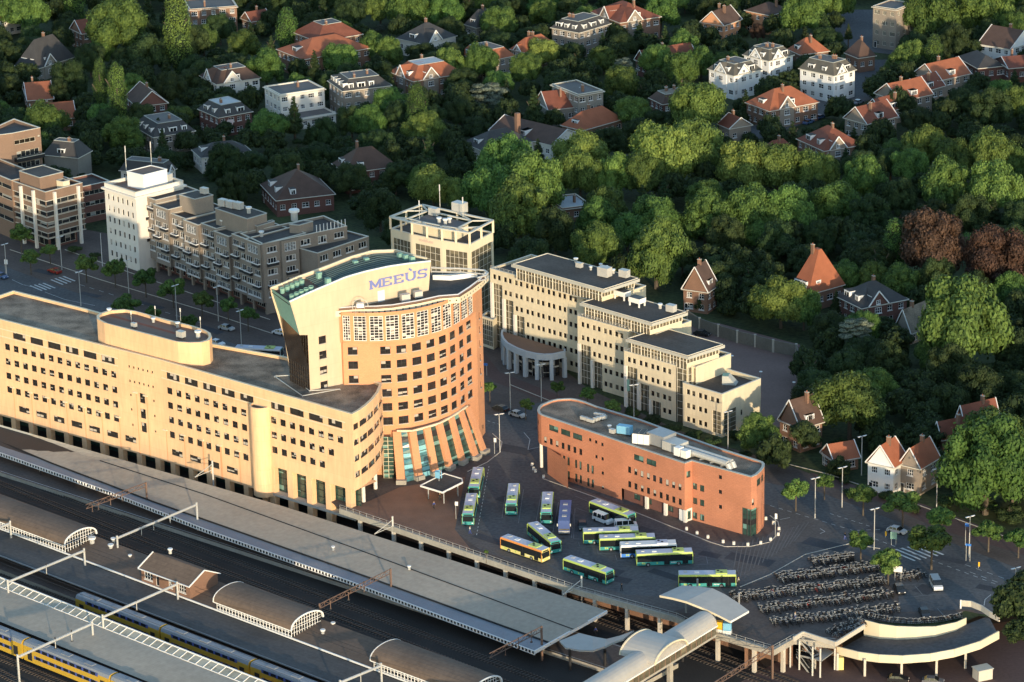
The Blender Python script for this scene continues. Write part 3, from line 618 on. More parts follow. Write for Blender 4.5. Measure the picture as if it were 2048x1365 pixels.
# tubular ring over the east tip
k = MB(); rp = [P(*c, 41.5) for c in (c760(700, 1135), c760(850, 1140), c760(1100, 1145), c760(1300, 1158), c760(1430, 1170), c760(1475, 1205), c760(1440, 1240), c760(1330, 1270))]
for a, b in zip(rp, rp[1:]): k.tube(a, b, .22, 'galvanised', 6); k.tube(a-Vector((0, 0, .9)), b-Vector((0, 0, .9)), .16, 'galvanised', 6); k.bar(a, a-Vector((0, 0, 1.8)), .12, 'galvanised')
a = [P(*c, 40.6) for c in (c760(720, 1230), c760(960, 1240), c760(1330, 1195))]
k.face([tuple(p) for p in a], 'galvanised'); k.face([(p.x, p.y, p.z-.02) for p in a][::-1], 'galvanised')
k.hexa([tuple(p-Vector((0, 0, 1.2))) for p in a], [tuple(p-Vector((0, 0, .05))) for p in a], 'white_paint'); k.build('tubular_ring', T.root)
# slanted pillars with sloping glass between
tp = [(840, 605), (1020, 605), (1190, 560), (1340, 515), (1480, 440), (1590, 368), (1670, 315)]; ft = [(895, 1215), (1100, 1165), (1290, 1110), (1465, 1050), (1615, 985), (1775, 930), (1868, 865)]
TP = [P(*c650(*c), 10.8) for c in tp]; FT = [P(*c650(*c), 0.0) for c in ft]
for i in range(7):
    k = MB(); a, b = FT[i], TP[i]; j = min(i+1, 6); d = (TP[j]-TP[j-1]); d.z = 0; d.normalize(); n = Vector((d.y, -d.x, 0))
    wv = .95
    k.hexa([tuple(a-d*wv+n*.5-Vector((0, 0, .3))), tuple(a+d*wv+n*.5-Vector((0, 0, .3))), tuple(a+d*wv-n*.6-Vector((0, 0, .3))), tuple(a-d*wv-n*.6-Vector((0, 0, .3)))], [tuple(b-d*wv+n*.25), tuple(b+d*wv+n*.25), tuple(b+d*wv-n*.6), tuple(b-d*wv-n*.6)], 'orange_brick')
    k.build('slanted_pillar', T.root)
    k = MB(); k.box((a.x, a.y, 0), (2.3, 1.7, 1.0), 'concrete', math.atan2(d.y, d.x)); k.build('pillar_foot', T.root)
    if i < 6:
        k = MB(); A, B2, C, D = FT[i], FT[i+1], TP[i+1], TP[i]; nrow = 9
        gm = 'glass_teal' if i < 2 else 'glass_green'
        for r_ in range(nrow):
            t0, t1 = r_/nrow, (r_+1)/nrow; q = [A.lerp(D, t0), B2.lerp(C, t0), B2.lerp(C, t1), A.lerp(D, t1)]
            k.face([tuple(p-n*.25) for p in q], 'dark_metal' if r_ == 7 else gm); k.bar(q[0]-n*.2, q[1]-n*.2, .08, 'dark_metal')
        k.bar(D-n*.1+Vector((0, 0, .1)), C-n*.1+Vector((0, 0, .1)), .45, 'pale_cream'); k.build('sloping_glass', T.root)
a, b = V2(P(*c650(690, 1150))), V2(P(*c650(810, 1150)))
k = MB(); nr = 10
for i in range(2):
    for j in range(nr): p, q = a.lerp(b, i/2), a.lerp(b, (i+1)/2); k.face([(*p, 10*j/nr), (*q, 10*j/nr), (*q, 10*(j+1)/nr), (*p, 10*(j+1)/nr)], 'glass_green'); k.bar((*p, 10*j/nr), (*q, 10*j/nr), .08, 'pale_cream')
    k.bar((*a.lerp(b, i/2), 0), (*a.lerp(b, i/2), 10), .1, 'pale_cream')
k.build('entrance_glass', T.root)
# wedge: front face drawn on its own plane
def sh(c): u, z = hit(SA, SB, *c); return u, z
ft_ = [c530(290, 725), c530(500, 628), c530(730, 530), c530(950, 437), c530(1165, 375), c530(1450, 312), c530(1700, 276), c530(1940, 250)]
top = [sh(c) for c in ft_]
def S3(u, z, off=0): q = SA+SDv*u+SN*off; return (q.x, q.y, z)
wl = [sh(c530(325, 840)), sh(c530(405, 1115)), sh(c530(500, 1115))]
uL = wl[2][0]; uR = top[-1][0]; zt0 = top[-1][1]
k = MB()
face = [(uL, ZL-1)] + [(15.3, ZL-1), (15.3, 31)] + [(uR-1.0, 31), (uR-1.0, 38.8), (uR, zt0)] + [tuple(t) for t in top[::-1][1:]] + [tuple(wl[0]), tuple(wl[1]), (uL, wl[2][1])]
# split in vertical strips so windows can be cut
def topz(u):
    for (a, za), (b, zb_) in zip(top, top[1:]):
        if a <= u <= b: return za+(zb_-za)*(u-a)/(b-a)
    return top[0][1] if u < top[0][0] else top[-1][1]
winc = [c530(665, 995), c530(672, 1170), c530(678, 1340), c680(-180, 930), c680(-172, 1100)]
ws = [sh(c) for c in (c530(665, 995), c530(672, 1170), c530(680, 1345), m0(1893, 880), m0(1897, 967))]
uw = sum(w_[0] for w_ in ws)/5
T.wall(SA+SDv*uL, SA+SDv*(top[0][0]+14), ZL-1.1, 36.0, 'slab_yellow', [(uw-uL, w_[1], 1.9, 1.8, 'twr') for w_ in ws])
mb = T.w; u1 = top[0][0]+14
mb.face([S3(uL, 36), S3(u1, 36)]+[S3(u, z) for u, z in [(u1, topz(u1))]+[t for t in top[::-1] if t[0] < u1-.01]]+[S3(*wl[0]), S3(*wl[1]), S3(uL, wl[2][1])], 'slab_yellow')
mb.face([S3(u1, 36), S3(uR-1.2, 36), S3(uR, zt0)]+[S3(u, z) for u, z in top[::-1][1:] if u > u1+.01]+[S3(u1, topz(u1))], 'slab_yellow')
# back edge of the wedge roof
bt = [c530(65, 565), c530(230, 500), c530(380, 435), c530(670, 330), c530(1000, 200), c530(1250, 130), c530(1540, 120), c530(1800, 165), c530(1938, 247)]
BT = []
for c in bt:
    z = 46.0
    for _ in range(8): q = V2(P(*c, z)); u = (q-SA).dot(SDv); z = topz(u)+.2
    BT.append((u, (q-SA).dot(-SN), z))
BT.sort()
def back(u):
    for (a, va, za), (b, vb, zb_) in zip(BT, BT[1:]):
        if a <= u <= b: t = (u-a)/(b-a); return va+(vb-va)*t, za+(zb_-za)*t
    return (BT[0][1:] if u < BT[0][0] else BT[-1][1:])
uA = top[0][0]; N = 26; rf = MB(); rim = MB(); bw = MB()
us = [uA+(uR-uA)*i/N for i in range(N+1)]; uB0 = BT[0][0]
def bu(i): return uB0+(uR-.05-uB0)*i/N
for i in range(N):
    a, b = us[i], us[i+1]; A, C = bu(i), bu(i+1); va, za = back(A); vb, zb_ = back(C)
    f0, f1, g1, g0 = Vector(S3(a, topz(a)-.9, -.3)), Vector(S3(b, topz(b)-.9, -.3)), Vector(S3(C, zb_-.9, -vb+.3)), Vector(S3(A, za-.9, -va+.3))
    rf.face([f0, f1, g1, g0], 'rust_brown' if 5 <= i <= 6 else 'roof_felt')
    rim.bar(S3(a, topz(a), -.15), S3(b, topz(b), -.15), .35, 'white_paint', .3); rim.bar(S3(A, za, -va+.1), S3(C, zb_, -vb+.1), .4, 'pale_cream', .4)
    lz = lambda u, z: 20 if u > uL else z-1.2-(z-26)*max(0, (u-uB0))/(uL-uB0)*.75; bw.face([S3(C, lz(C, zb_), -vb), S3(A, lz(A, za), -va), S3(A, za, -va), S3(C, zb_, -vb)], 'slab_yellow'); bw.face([S3(A, za-1.0, -va+.25), S3(C, zb_-1.0, -vb+.25), S3(C, zb_, -vb+.25), S3(A, za, -va+.25)], 'slab_yellow')
    if i >= 6:
        for j in range(1, 9):
            t = j/9; rf.bar(f0.lerp(g0, t)+Vector((0, 0, .35)), f1.lerp(g1, t)+Vector((0, 0, .35)), .32, 'rib_green', .22)
rf.build('ribbed_roof', T.root); rim.build('roof_rim', T.root); bw.build('back_wall', T.root)
# slanted copper flank on the left
k = MB(); v0, z0 = BT[0][1], BT[0][2]; uq = BT[0][0]
kb = sh(c530(180, 960)); 
A_, B_, C_, D_ = S3(uq, z0, -v0), S3(uA, top[0][1]), S3(*wl[1]), None
lowz = wl[1][1]+2.0; D_ = S3(uq+(wl[1][0]-uA)*.9, lowz, -v0)
k.face([B_, A_, D_, C_], 'copper_green'); k.face([C_, D_, S3(uL, 27, -v0*.9), S3(uL, 27)], 'glass_dark')
k.bar(A_, D_, .35, 'slab_yellow'); k.build('copper_flank', T.root)
k = MB(); nv = 9; nl = 12
zq = wl[2][1]
for i in range(nv):
    for j in range(nl):
        a, b = v0*.9*i/nv, v0*.9*(i+1)/nv; z0_, z1_ = ZL-1+(zq-ZL+1)*j/nl, ZL-1+(zq-ZL+1)*(j+1)/nl
        k.face([S3(uL, z0_, -b), S3(uL, z0_, -a), S3(uL, z1_, -a), S3(uL, z1_, -b)], 'glass_dark')
    k.bar(S3(uL-.05, ZL-1, -v0*.9*i/nv), S3(uL-.05, zq, -v0*.9*i/nv), .1, 'dark_metal')
for j in range(nl+1): z_ = ZL-1+(zq-ZL+1)*j/nl; k.bar(S3(uL-.05, z_, 0), S3(uL-.05, z_, -v0*.9), .1, 'dark_metal')
k.build('side_glazing', T.root)
# funnels and roof lights on the wedge roof
for i in range(10):
    k = MB(); r_, c_ = divmod(i, 5); u = uA+1.6+c_*1.25; f = .30+.34*r_; v, z = back(uB0+(u-uA)); q = Vector(S3(u, topz(u)-1.0, 0)).lerp(Vector(S3(uB0+(u-uA), z-1.0, -v)), .22+.5*r_); k.tube(q, q+Vector((0, 0, 1.3)), .5, 'copper_green', 8, .62, False); k.build('funnel', T.root)
for x, y in ((630, 390), (735, 460), (1055, 255), (1185, 220), (1578, 165), (1645, 185), (1720, 205)):
    u, v = None, None; q = P(*c530(x, y), 47); k = MB(); k.box((q.x, q.y, q.z-1.6), (1.1, 1.1, 1.8), 'copper_green', .5); k.build('roof_cowl', T.root)
# letters, slab serif, built from strokes
gl = {'M': [((0, 0), (0, 1)), ((0, 1), (.5, .15)), ((.5, .15), (1, 1)), ((1, 1), (1, 0)), ((-.16, 0), (.16, 0)), ((.84, 0), (1.16, 0)), ((-.16, 1), (.05, 1)), ((.95, 1), (1.16, 1))],
      'E': [((.1, 0), (.1, 1)), ((-.08, 1), (.9, 1)), ((-.08, 0), (.9, 0)), ((.1, .5), (.7, .5)), ((.9, 1), (.9, .78)), ((.9, 0), (.9, .22))],
      'U': [((.05, 1), (.05, .25)), ((.05, .25), (.3, 0)), ((.3, 0), (.7, 0)), ((.7, 0), (.95, .25)), ((.95, .25), (.95, 1)), ((-.1, 1), (.22, 1)), ((.78, 1), (1.1, 1)), ((.35, 1.5), (.6, 1.25))],
      'S': [((.95, .85), (.75, 1)), ((.75, 1), (.25, 1)), ((.25, 1), (.05, .8)), ((.05, .8), (.2, .55)), ((.2, .55), (.8, .45)), ((.8, .45), (.95, .2)), ((.95, .2), (.75, 0)), ((.75, 0), (.25, 0)), ((.25, 0), (.05, .15)), ((.95, .85), (.95, 1.0)), ((.05, .15), (.05, 0))]}
ua, za = sh(c530(1240, 560)); ub, zb2 = sh(c530(1890, 432)); za2 = (za+zb2)/2-.1; step = (ub-ua)/4.75; hh = 1.8
for i, ch in enumerate('MEEUS'):
    k = MB(); w_ = step*.76; x0 = ua+i*step
    for (p, q) in gl[ch]:
        du_, dz_ = (q[0]-p[0])*w_, (q[1]-p[1])*hh; Ln = math.hypot(du_, dz_); nu, nz = -dz_/Ln, du_/Ln; th = .13+.15*abs(nu); e_ = .08; pu, pz = x0+p[0]*w_-du_/Ln*e_, za2+p[1]*hh-dz_/Ln*e_; qu, qz = x0+q[0]*w_+du_/Ln*e_, za2+q[1]*hh+dz_/Ln*e_; pl = [(pu-nu*th, pz-nz*th), (pu+nu*th, pz+nz*th), (qu+nu*th, qz+nz*th), (qu-nu*th, qz-nz*th)]; pl = pl if (pl[1][0]-pl[0][0])*(pl[2][1]-pl[1][1])-(pl[1][1]-pl[0][1])*(pl[2][0]-pl[1][0]) > 0 else pl[::-1]; k.hexa([S3(u_, z_, .03) for u_, z_ in pl], [S3(u_, z_, .16+.004*gl[ch].index((p, q))) for u_, z_ in pl], 'sign_blue')
    k.build('letter', T.root)
# maintenance cradle, plant on the terrace, white door
p = P(*c530(1115, 790), 40.3); k = MB()
for i in range(9): a = math.pi*i/8; b = math.pi*(i+1)/8; k.bar((p.x+1.8*math.cos(a), p.y+.5, p.z+1.8*math.sin(a)), (p.x+1.8*math.cos(b), p.y+.5, p.z+1.8*math.sin(b)), .12, 'galvanised')
k.box((p.x, p.y, p.z), (1.6, 1.0, 1.0), 'white_paint')
for dx in (-1, 1): k.bar((p.x+dx, p.y-1.2, p.z+.3), (p.x+dx, p.y+1, p.z+.3), .12, 'galvanised'); k.bar((p.x+dx, p.y-1.2, p.z+.3), (p.x+dx, p.y-1.2, p.z-7.5), .06, 'galvanised')
k.build('window_cleaning_cradle', T.root)
a, za_ = sh(c530(1360, 690)); k = MB(); k.hexa([S3(a-.9, 39.3, .06), S3(a+.9, 39.3, .06), S3(a+.9, 39.3, -.05), S3(a-.9, 39.3, -.05)], [S3(a-.9, 41.9, .06), S3(a+.9, 41.9, .06), S3(a+.9, 41.9, -.05), S3(a-.9, 41.9, -.05)], 'white_paint'); k.build('door', T.root)
T.finish()
for i, (x, y, s_) in enumerate(((1640, 720, 1.3), (1790, 680, 1.2))): gadget('cooling_unit', ('pale cooling unit on the tower terrace under the blue letters', 'boxy fan unit on the tower terrace right of the cooling unit')[i], *c530(x, y), 39.3, 'box', s_, rz=.4)
# stair hatch cage by the foot of the wedge
q = [P(*m0(x, y), ZL-.3) for x, y in ((1605, 915), (1700, 910), (1810, 1000), (1990, 990), (1770, 1030))]; k = MB()
for a, b in zip(q, q[1:]+q[:1]): k.bar(a, b, .16, 'galvanised'); k.bar(a, (a.x, a.y, ZL-1), .1, 'galvanised'); k.bar(a-Vector((0, 0, .5)), b-Vector((0, 0, .5)), .12, 'galvanised')
o = k.build('roof_railing', None); tag(o, 'pale metal railing on the long orange roof at the foot of the yellow wedge', 'railing')
# ================= stepped cream office building =================
u45 = Vector((math.cos(R(-44.5)), math.sin(R(-44.5)))); v45 = Vector((-u45.y, u45.x))
C1 = V2(P(980, 537.4, 20.9)); C2 = V2(P(1154.8, 632, 17.5)); C3 = V2(P(1248, 702, 14.1)); C4 = V2(P(1365.6, 766.3, 10.7)); DEP = 15.0
Y = Bld('office_building', 'cream stepped office building with glazed top floors and a round grey portico', 'office building', tuple(P(1200, 800)))
def blk(C, L, ztop, zroof, pairs, rows, firsts, x0l=1.5, nxt=None, right_glass=True, last=False):
    D = C+u45*L; dz = 3.4; wins = []
    for i, u in enumerate(pairs):
        for r_ in range(rows):
            if i >= firsts[r_]:
                z = ztop-1.9-dz*r_; wins += [(u, z, 1.1, 1.4, 'yw'), (u+1.65, z, 1.1, 1.4, 'yw')]
    zc = [ztop-3.5-dz*r_ for r_ in range(rows)]
    # stepped underside on the left: wall starts lower for each bay
    ustart = [0]+[pairs[i]-1.1 for i in range(1, 8) if i < len(pairs)]
    lo = []
    for i in range(len(ustart)):
        a = ustart[i]; b = ustart[i+1] if i+1 < len(ustart) else L
        rr = max([r_ for r_ in range(rows) if firsts[r_] <= i], default=0)
        z0 = 0 if rr == rows-1 else ztop-3.6-dz*rr
        A, B2 = C+u45*a, C+u45*b
        Y.wall(A, B2, z0, ztop, 'cream', [(w_[0]-a, *w_[1:]) for w_ in wins if a < w_[0] < b and w_[1] > z0])
        if z0 > 0:
            G = Y.part('stair_glass.%d' % id(C)); n = u45*0+v45*.9; nb = max(1, int(round((b-a)/1.1)))
            for k in range(nb):
                p, q = A.lerp(B2, k/nb)+n, A.lerp(B2, (k+1)/nb)+n; nz = max(1, int(z0/1.7))
                for j in range(nz): G.face([(*p, z0*j/nz), (*q, z0*j/nz), (*q, z0*(j+1)/nz), (*p, z0*(j+1)/nz)], 'glass_bronze'); G.bar((*p, z0*(j+1)/nz), (*q, z0*(j+1)/nz), .1, 'cream_trim')
                G.bar((*p, 0), (*p, z0), .1, 'cream_trim')
            Y.w.face([(*A, z0), (*B2, z0), (*(B2+n), z0), (*(A+n), z0)][::-1], 'cream')
            k = MB(); q = A+u45*.45+v45*.1; k.box((q.x, q.y, 0), (.7, .7, z0), 'white_plaster', R(-44.5)); k.build('column', Y.root)
    # side and back
    E_ = D+v45*DEP; Fb = C+v45*DEP
    Y.wall(C+v45*DEP, C, 0, ztop, 'cream'); Y.wall(E_, Fb, 0, ztop, 'cream')
    return D
def penth(L_, N_, R_, z0, z1, name, wall='cream'):
    "glazed top storey: corners of the roof slab given at z1"
    T4 = L_+(R_-N_); poly = [L_, N_, R_, T4]; cen = (L_+R_)/2
    k = Y.part(name)
    k.hexa([(*p, z1-.75) for p in poly], [(*p, z1-.2) for p in poly], 'grey_trim')
    inn = [p+(cen-p).normalized()*.45 for p in poly]
    k.hexa([(*p, z1-.2) for p in poly], [(*p, z1) for p in poly], 'grey_trim', 'roof_felt_grey')
    rin = [p+(cen-p).normalized()*.9 for p in poly]
    Y.part('roof').face([(*p, z1+.02) for p in rin], 'roof_felt')
    for i in range(4):
        p, q = poly[i], poly[(i+1) % 4]; k.bar((*(p+(cen-p).normalized()*.5), z1+.08), (*(q+(cen-q).normalized()*.5), z1+.08), .14, 'cream_trim', .2)
    w4 = [p+(cen-p).normalized()*1.5 for p in poly]; zb_ = z0-.4; zt_ = z1-.75
    G = Y.part('glazing')
    for i in range(4):
        a, b = w4[i], w4[(i+1) % 4]
        if i in (0, 3): hb = zb_
        else: hb = zt_-1.5; Y.w.face([(*a, zb_-3.5), (*b, zb_-3.5), (*b, hb), (*a, hb)], wall)
        n = int((b-a).length/1.0); d = (b-a).normalized(); o = Vector((d.y, -d.x))
        for j in range(n):
            p, q = a.lerp(b, j/n), a.lerp(b, (j+1)/n)
            for za, zb2 in ((hb, hb+(zt_-hb)*.68), (hb+(zt_-hb)*.68, zt_)): G.face([(*p, za), (*q, za), (*q, zb2), (*p, zb2)], 'glass_bronze')
            G.bar((*(p+o*.04), hb), (*(p+o*.04), zt_), .12 if j % 3 else .22, 'cream_trim')
        for zz in (hb, hb+(zt_-hb)*.68, zt_): G.bar((*(a+o*.04), zz), (*(b+o*.04), zz), .12, 'cream_trim')
W1_ = (V2(P(1164, 591, 20.9))-C1).length
pr1 = [hit(C1, C1+u45, *c960(168+127*i, 470+37*i))[0] for i in range(8)]
D1 = blk(C1, W1_, 20.9, 24.3, pr1, 6, [0, 1, 2, 3, 3, 3], 1)
# shaded return bay between block one and block two
ex = D1+v45*2.2; Y.wall(D1, ex, 0, 20.9, 'cream'); Y.wall(ex, ex+u45*6, 0, 20.9, 'cream', [(u, 19-3.4*r_, 1.1, 1.4, 'yw') for u in (1, 2.7) for r_ in range(6)])
L2 = (V2(P(1256.5, 661, 17.5))-C2).length; pr2 = [hit(C2, C2+u45, *c960(1200+132*i, 1018+43*i))[0] for i in range(4)]
D2 = blk(C2, L2, 17.5, 20.9, pr2, 5, [0, 0, 1, 2, 2], 1)
ex = D2+v45*2.2; Y.wall(D2, ex, 0, 17.5, 'cream'); Y.wall(ex, ex+u45*6, 0, 17.5, 'cream', [(u, 15.6-3.4*r_, 1.1, 1.4, 'yw') for u in (1, 2.7) for r_ in range(5)])
L3 = (V2(P(1352.8, 732, 14.1))-C3).length; pr3 = [hit(C3, C3+u45, *c1240(105+137*i, 848+44*i))[0] for i in range(4)]
D3 = blk(C3, L3, 14.1, 17.5, pr3, 4, [0, 1, 2, 3], 1)
L4 = (V2(P(1444.6, 789.4, 10.7))-C4).length; pr4 = [hit(C4, C4+u45, *c1240(797+140*i, 1225+46*i))[0] for i in range(3)]
D4 = C4+u45*L4; E4 = V2(P(1521.7, 757.7, 10.7)); F4 = E4-u45*L4
Y.wall(C4, D4, 0, 10.7, 'cream', [(u+k, 10.7-1.9-3.4*r_, 1.1, 1.4, 'yw') for i, u in enumerate(pr4) for k in (0, 1.65) for r_ in range(3) if not (i == 2 and r_ > 0)]+[(L4-1.7, 3.4, 2.6, 5.6, 'yst')])
L5 = (E4-D4).length; Y.wall(D4, E4, 0, 10.7, 'cream', [(3.0, 3.4, 4.6, 5.6, 'yst'), (7.2, 4.2, .8, 1.5, 'yw')]); Y.wall(E4, F4, 0, 10.7, 'cream'); Y.wall(F4, C4, 0, 10.7, 'cream')
Y.parapet([C4, D4, E4, F4], 10.7, .9, 'cream', 'cream_trim', 'roof_felt')
for C, D, z in ((C1, D1, 20.9), (C2, D2, 17.5), (C3, D3, 14.1)):
    ex_ = 7 if C is not C3 else 4.2; Y.parapet([C, D, D+v45*2.2, D+v45*2.2+u45*ex_, D+v45*DEP+u45*ex_, C+v45*DEP], z, .5, 'cream', 'cream_trim', 'roof_felt'); k = Y.part('railing')
    Y.wall(D+v45*2.2+u45*ex_, D+v45*DEP+u45*ex_, 0, z, 'cream'); Y.wall(D+v45*DEP+u45*ex_, C+v45*DEP, 0, z, 'cream')
    a, b = C+v45*.3, D+v45*.3
    k.bar((*a, z+.75), (*b, z+.75), .07, 'galvanised'); k.bar((*a, z+.4), (*b, z+.4), .05, 'galvanised'); n = int((b-a).length/1.5)
    for i in range(n+1): q = a.lerp(b, i/n); k.bar((*q, z), (*q, z+.75), .06, 'galvanised')
penth(V2(P(1022.4, 528.7, 24.3)), V2(P(1208.7, 580.8, 24.3)), V2(P(1279.6, 557.8, 24.3)), 20.9, 24.3, 'roof_edge.1')
penth(V2(P(1159, 605.6, 20.9)), V2(P(1304, 647.5, 20.9)), V2(P(1375.9, 625.3, 20.9)), 17.5, 20.9, 'roof_edge.2')
penth(V2(P(1251, 678, 17.5)), V2(P(1376.7, 714, 17.5)), V2(P(1449.9, 690, 17.5)), 14.1, 17.5, 'roof_edge.3')
# tall glazed corner of block three
a = D3+v45*.4; b = V2(P(1376.7, 714, 17.5))+v45*1.2-u45*1.0; G = Y.part('glazing')
for A, B2 in ((a, b), (b, b+v45*8)):
    n = max(2, int((B2-A).length/1.1))
    for i in range(n):
        p, q = A.lerp(B2, i/n), A.lerp(B2, (i+1)/n)
        for j in range(8): G.face([(*p, 14.2*j/8), (*q, 14.2*j/8), (*q, 14.2*(j+1)/8), (*p, 14.2*(j+1)/8)], 'glass_bronze'); G.bar((*p, 14.2*(j+1)/8), (*q, 14.2*(j+1)/8), .1, 'cream_trim')
        G.bar((*p, 0), (*p, 14.2), .12, 'cream_trim')
Y.wall(b+v45*1.0+u45*.05, b+v45*11+u45*.05, 8, 14.4, 'cream', [(5.5, 11.6, 6.5, 2.0, 'yg')])
# roof hatch on block four
q = P(*c1240(1290, 1090), 9.9); k = MB(); k.hexa([(q.x-2, q.y-1, 9.8), (q.x+1.2, q.y-1.6, 9.8), (q.x+2, q.y+1, 9.8), (q.x-1.6, q.y+1.4, 9.8)], [(q.x-2, q.y-1, 12), (q.x-.6, q.y-1.3, 12), (q.x+0, q.y+1.2, 12), (q.x-1.6, q.y+1.4, 12)], 'grey_trim', 'copper_green'); k.build('roof_hatch', Y.root)
# portico
pc = [V2(P(*c, 6.8)) for c in ((1003, 660), (1001.5, 668), (1004, 677), (1012, 686.5), (1032, 697), (1052, 704), (1073, 708.5), (1090, 710), (1108, 709), (1131, 704), (1131, 699))]
k = MB(); n = len(pc)
for a, b in zip(pc, pc[1:]): k.face([(*a, 5.3), (*b, 5.3), (*b, 6.9), (*a, 6.9)], 'blue_concrete')
cen = (pc[0]+pc[-1])/2; inn = [p+(cen-p).normalized()*.6 for p in pc]
k.face([(*p, 6.5) for p in inn], 'rust_brown')
for i in range(n-1): k.face([(*pc[i], 6.9), (*pc[i+1], 6.9), (*inn[i+1], 6.9), (*inn[i], 6.9)], 'blue_concrete'); k.face([(*inn[i+1], 6.5), (*inn[i], 6.5), (*inn[i], 6.9), (*inn[i+1], 6.9)], 'blue_concrete')
k.face([(*p, 5.3) for p in pc][::-1], 'blue_concrete'); k.build('portico_roof', Y.root)
for c in ((1007, 742), (1022, 753), (1037, 764), (1057, 767), (1079, 771), (1104, 770), (1128, 766)):
    # column feet found where the roof edge stands over them
    pass
acc = 0; tot = sum((b-a).length for a, b in zip(pc[1:-1], pc[2:-1])); seg = list(zip(pc[1:-2], pc[2:-1]))
for i in range(8):
    t = tot*i/7; 
    for a, b in seg:
        L = (b-a).length
        if t <= L+1e-6: q = a.lerp(b, min(1, t/L)); break
        t -= L
    q = q+(cen-q).normalized()*.5; k = MB(); k.box((q.x, q.y, 0), (.9, .9, 5.3), 'blue_concrete', math.atan2((b-a).y, (b-a).x)); k.build('column', Y.root)
ig = [p+(cen-p).normalized()*2.5 for p in pc[1:-1]]; G = Y.part('portico_glass')
for a, b in zip(ig, ig[1:]):
    n = max(1, int((b-a).length/1.3))
    for i in range(n):
        p, q = a.lerp(b, i/n), a.lerp(b, (i+1)/n)
        for j in range(4): G.face([(*p, 5.3*j/4), (*q, 5.3*j/4), (*q, 5.3*(j+1)/4), (*p, 5.3*(j+1)/4)], 'glass')
        G.bar((*p, 0), (*p, 5.3), .1, 'steel')
Y.finish(maxw=100)
for i, (x, y, z, k_, s_, lb) in enumerate(((1163, 330, 24.3, 'box', 1.0, 'small white unit on the top cream roof, leftmost'), (1122, 270, 24.3, 'vent', 1.1, 'white round vent behind the small unit on the top cream roof'), (1297, 355, 24.3, 'vent', .9, 'single white vent in the middle of the top cream roof'), (1413, 320, 24.3, 'vent', .8, 'white vent on the back edge of the top cream roof'), (1483, 340, 24.3, 'vent', .7, 'smallest white vent near the back edge of the top cream roof'), (1460, 430, 24.3, 'box', 1.9, 'large pale square unit on the top cream roof'), (1690, 440, 24.3, 'box', 1.5, 'pale box at the far right corner of the top cream roof'), (1560, 395, 24.3, 'vent', 1.0, 'flat white vent beside the large unit on the top cream roof'))):
    gadget('roof_vent' if k_ == 'vent' else 'cooling_unit', lb, *c960(x, y), z, k_, s_)
for i, (x, y) in enumerate(((1665, 690), (1840, 770))):
    p = P(*c960(x, y), 20.9); t = thing('chiller_unit', ('large white chiller on legs on the middle cream roof, farther one', 'large white chiller on legs on the middle cream roof, nearer one')[i], 'chiller', tuple(p), R(-44.5), 'chillers on the middle cream roof')
    k = MB(); k.box((0, 0, 1.0), (3.6, 2.4, 1.2), 'white_paint', 0, 'dark_metal'); k.build('casing', t) if False else None
    c = bpy.data.objects.new('casing', k.mesh('casing')); COL.objects.link(c); c.parent = t
    for dx in (-1.5, 1.5):
        for dy in (-1, 1): l_ = MB(); l_.box((dx, dy, 0), (.3, .3, 1.0), 'white_paint'); c = bpy.data.objects.new('leg', l_.mesh('leg')); COL.objects.link(c); c.parent = t
gadget('cooling_unit', 'white box unit at the right end of the middle cream roof', *c1240(600, 260), 20.9, 'box', 1.4)
gadget('satellite_dish', 'small white dish cluster on the middle cream roof beside the mast', *c1240(470, 220), 20.9, 'vent', 1.1)
# ================= red brick building with rounded ends =================
ZB = 13.8
A1, A2, N1, N2 = V2(P(1082, 831, ZB)), V2(P(1369.3, 927.8, ZB)), V2(P(1383.9, 922.7, ZB)), V2(P(1502.5, 955.2, ZB))
RB = Bld('brick_building', 'long red brick building with rounded ends and rooftop machinery beside the bus square', 'brick building', tuple(P(1300, 1020)))
ra = (A1, A2); rb = (N1, N2)
WA = []
WA += row(*ra, c1060(275, 455), c1060(555, 550), 3, 3.0, 1.4, 'rb')+row(*ra, c1060(1125, 750), c1060(1418, 855), 3, 3.0, 1.4, 'rb')
WA += row(*ra, c1060(178, 580), c1060(592, 732), 7, 1.0, 1.5, 'rw')+row(*ra, c1060(1090, 905), c1060(1752, 1145), 10, 1.0, 1.5, 'rw')+row(*ra, c1060(1092, 1078), c1060(1755, 1315), 10, 1.0, 1.5, 'rw')
for c in ((702, 585), (772, 611), (845, 640), (775, 783), (847, 807), (849, 975), (851, 1143)): WA += row(*ra, c1060(*c), c1060(*c), 1, .8, .8, 'rw')
for p, q in (((258, 770), (678, 915)), ((310, 790), (730, 935)), ((261, 935), (681, 1080)), ((313, 952), (733, 1098))): WA += row(*ra, c1060(*p), c1060(*q), 4, .85, 2.0, 'rb')
WA += row(*ra, c1060(965, 1215), c1060(965, 1215), 1, 1.2, 2.3, 'blackdoor')
LA = (A2-A1).length; uN = hit(*ra, *c1060(205, 900))[0]
WA = [w_ for w_ in WA if w_[1] > .9 or w_[4] == 'blackdoor']
RB.wall(A1, A1+(A2-A1).normalized()*uN, 6.6, ZB, 'red_brick', [w_ for w_ in WA if w_[0] < uN])
uE = hit(*ra, *c1060(1075, 1250))[0]; dA = (A2-A1).normalized()
RB.wall(A1+dA*uN, A1+dA*uE, 0, ZB, 'red_brick', [(w_[0]-uN, *w_[1:]) for w_ in WA if uN < w_[0] < uE])
RB.wall(A1+dA*uE, A2, 2.9, ZB, 'red_brick', [(w_[0]-uE, *w_[1:]) for w_ in WA if w_[0] > uE])
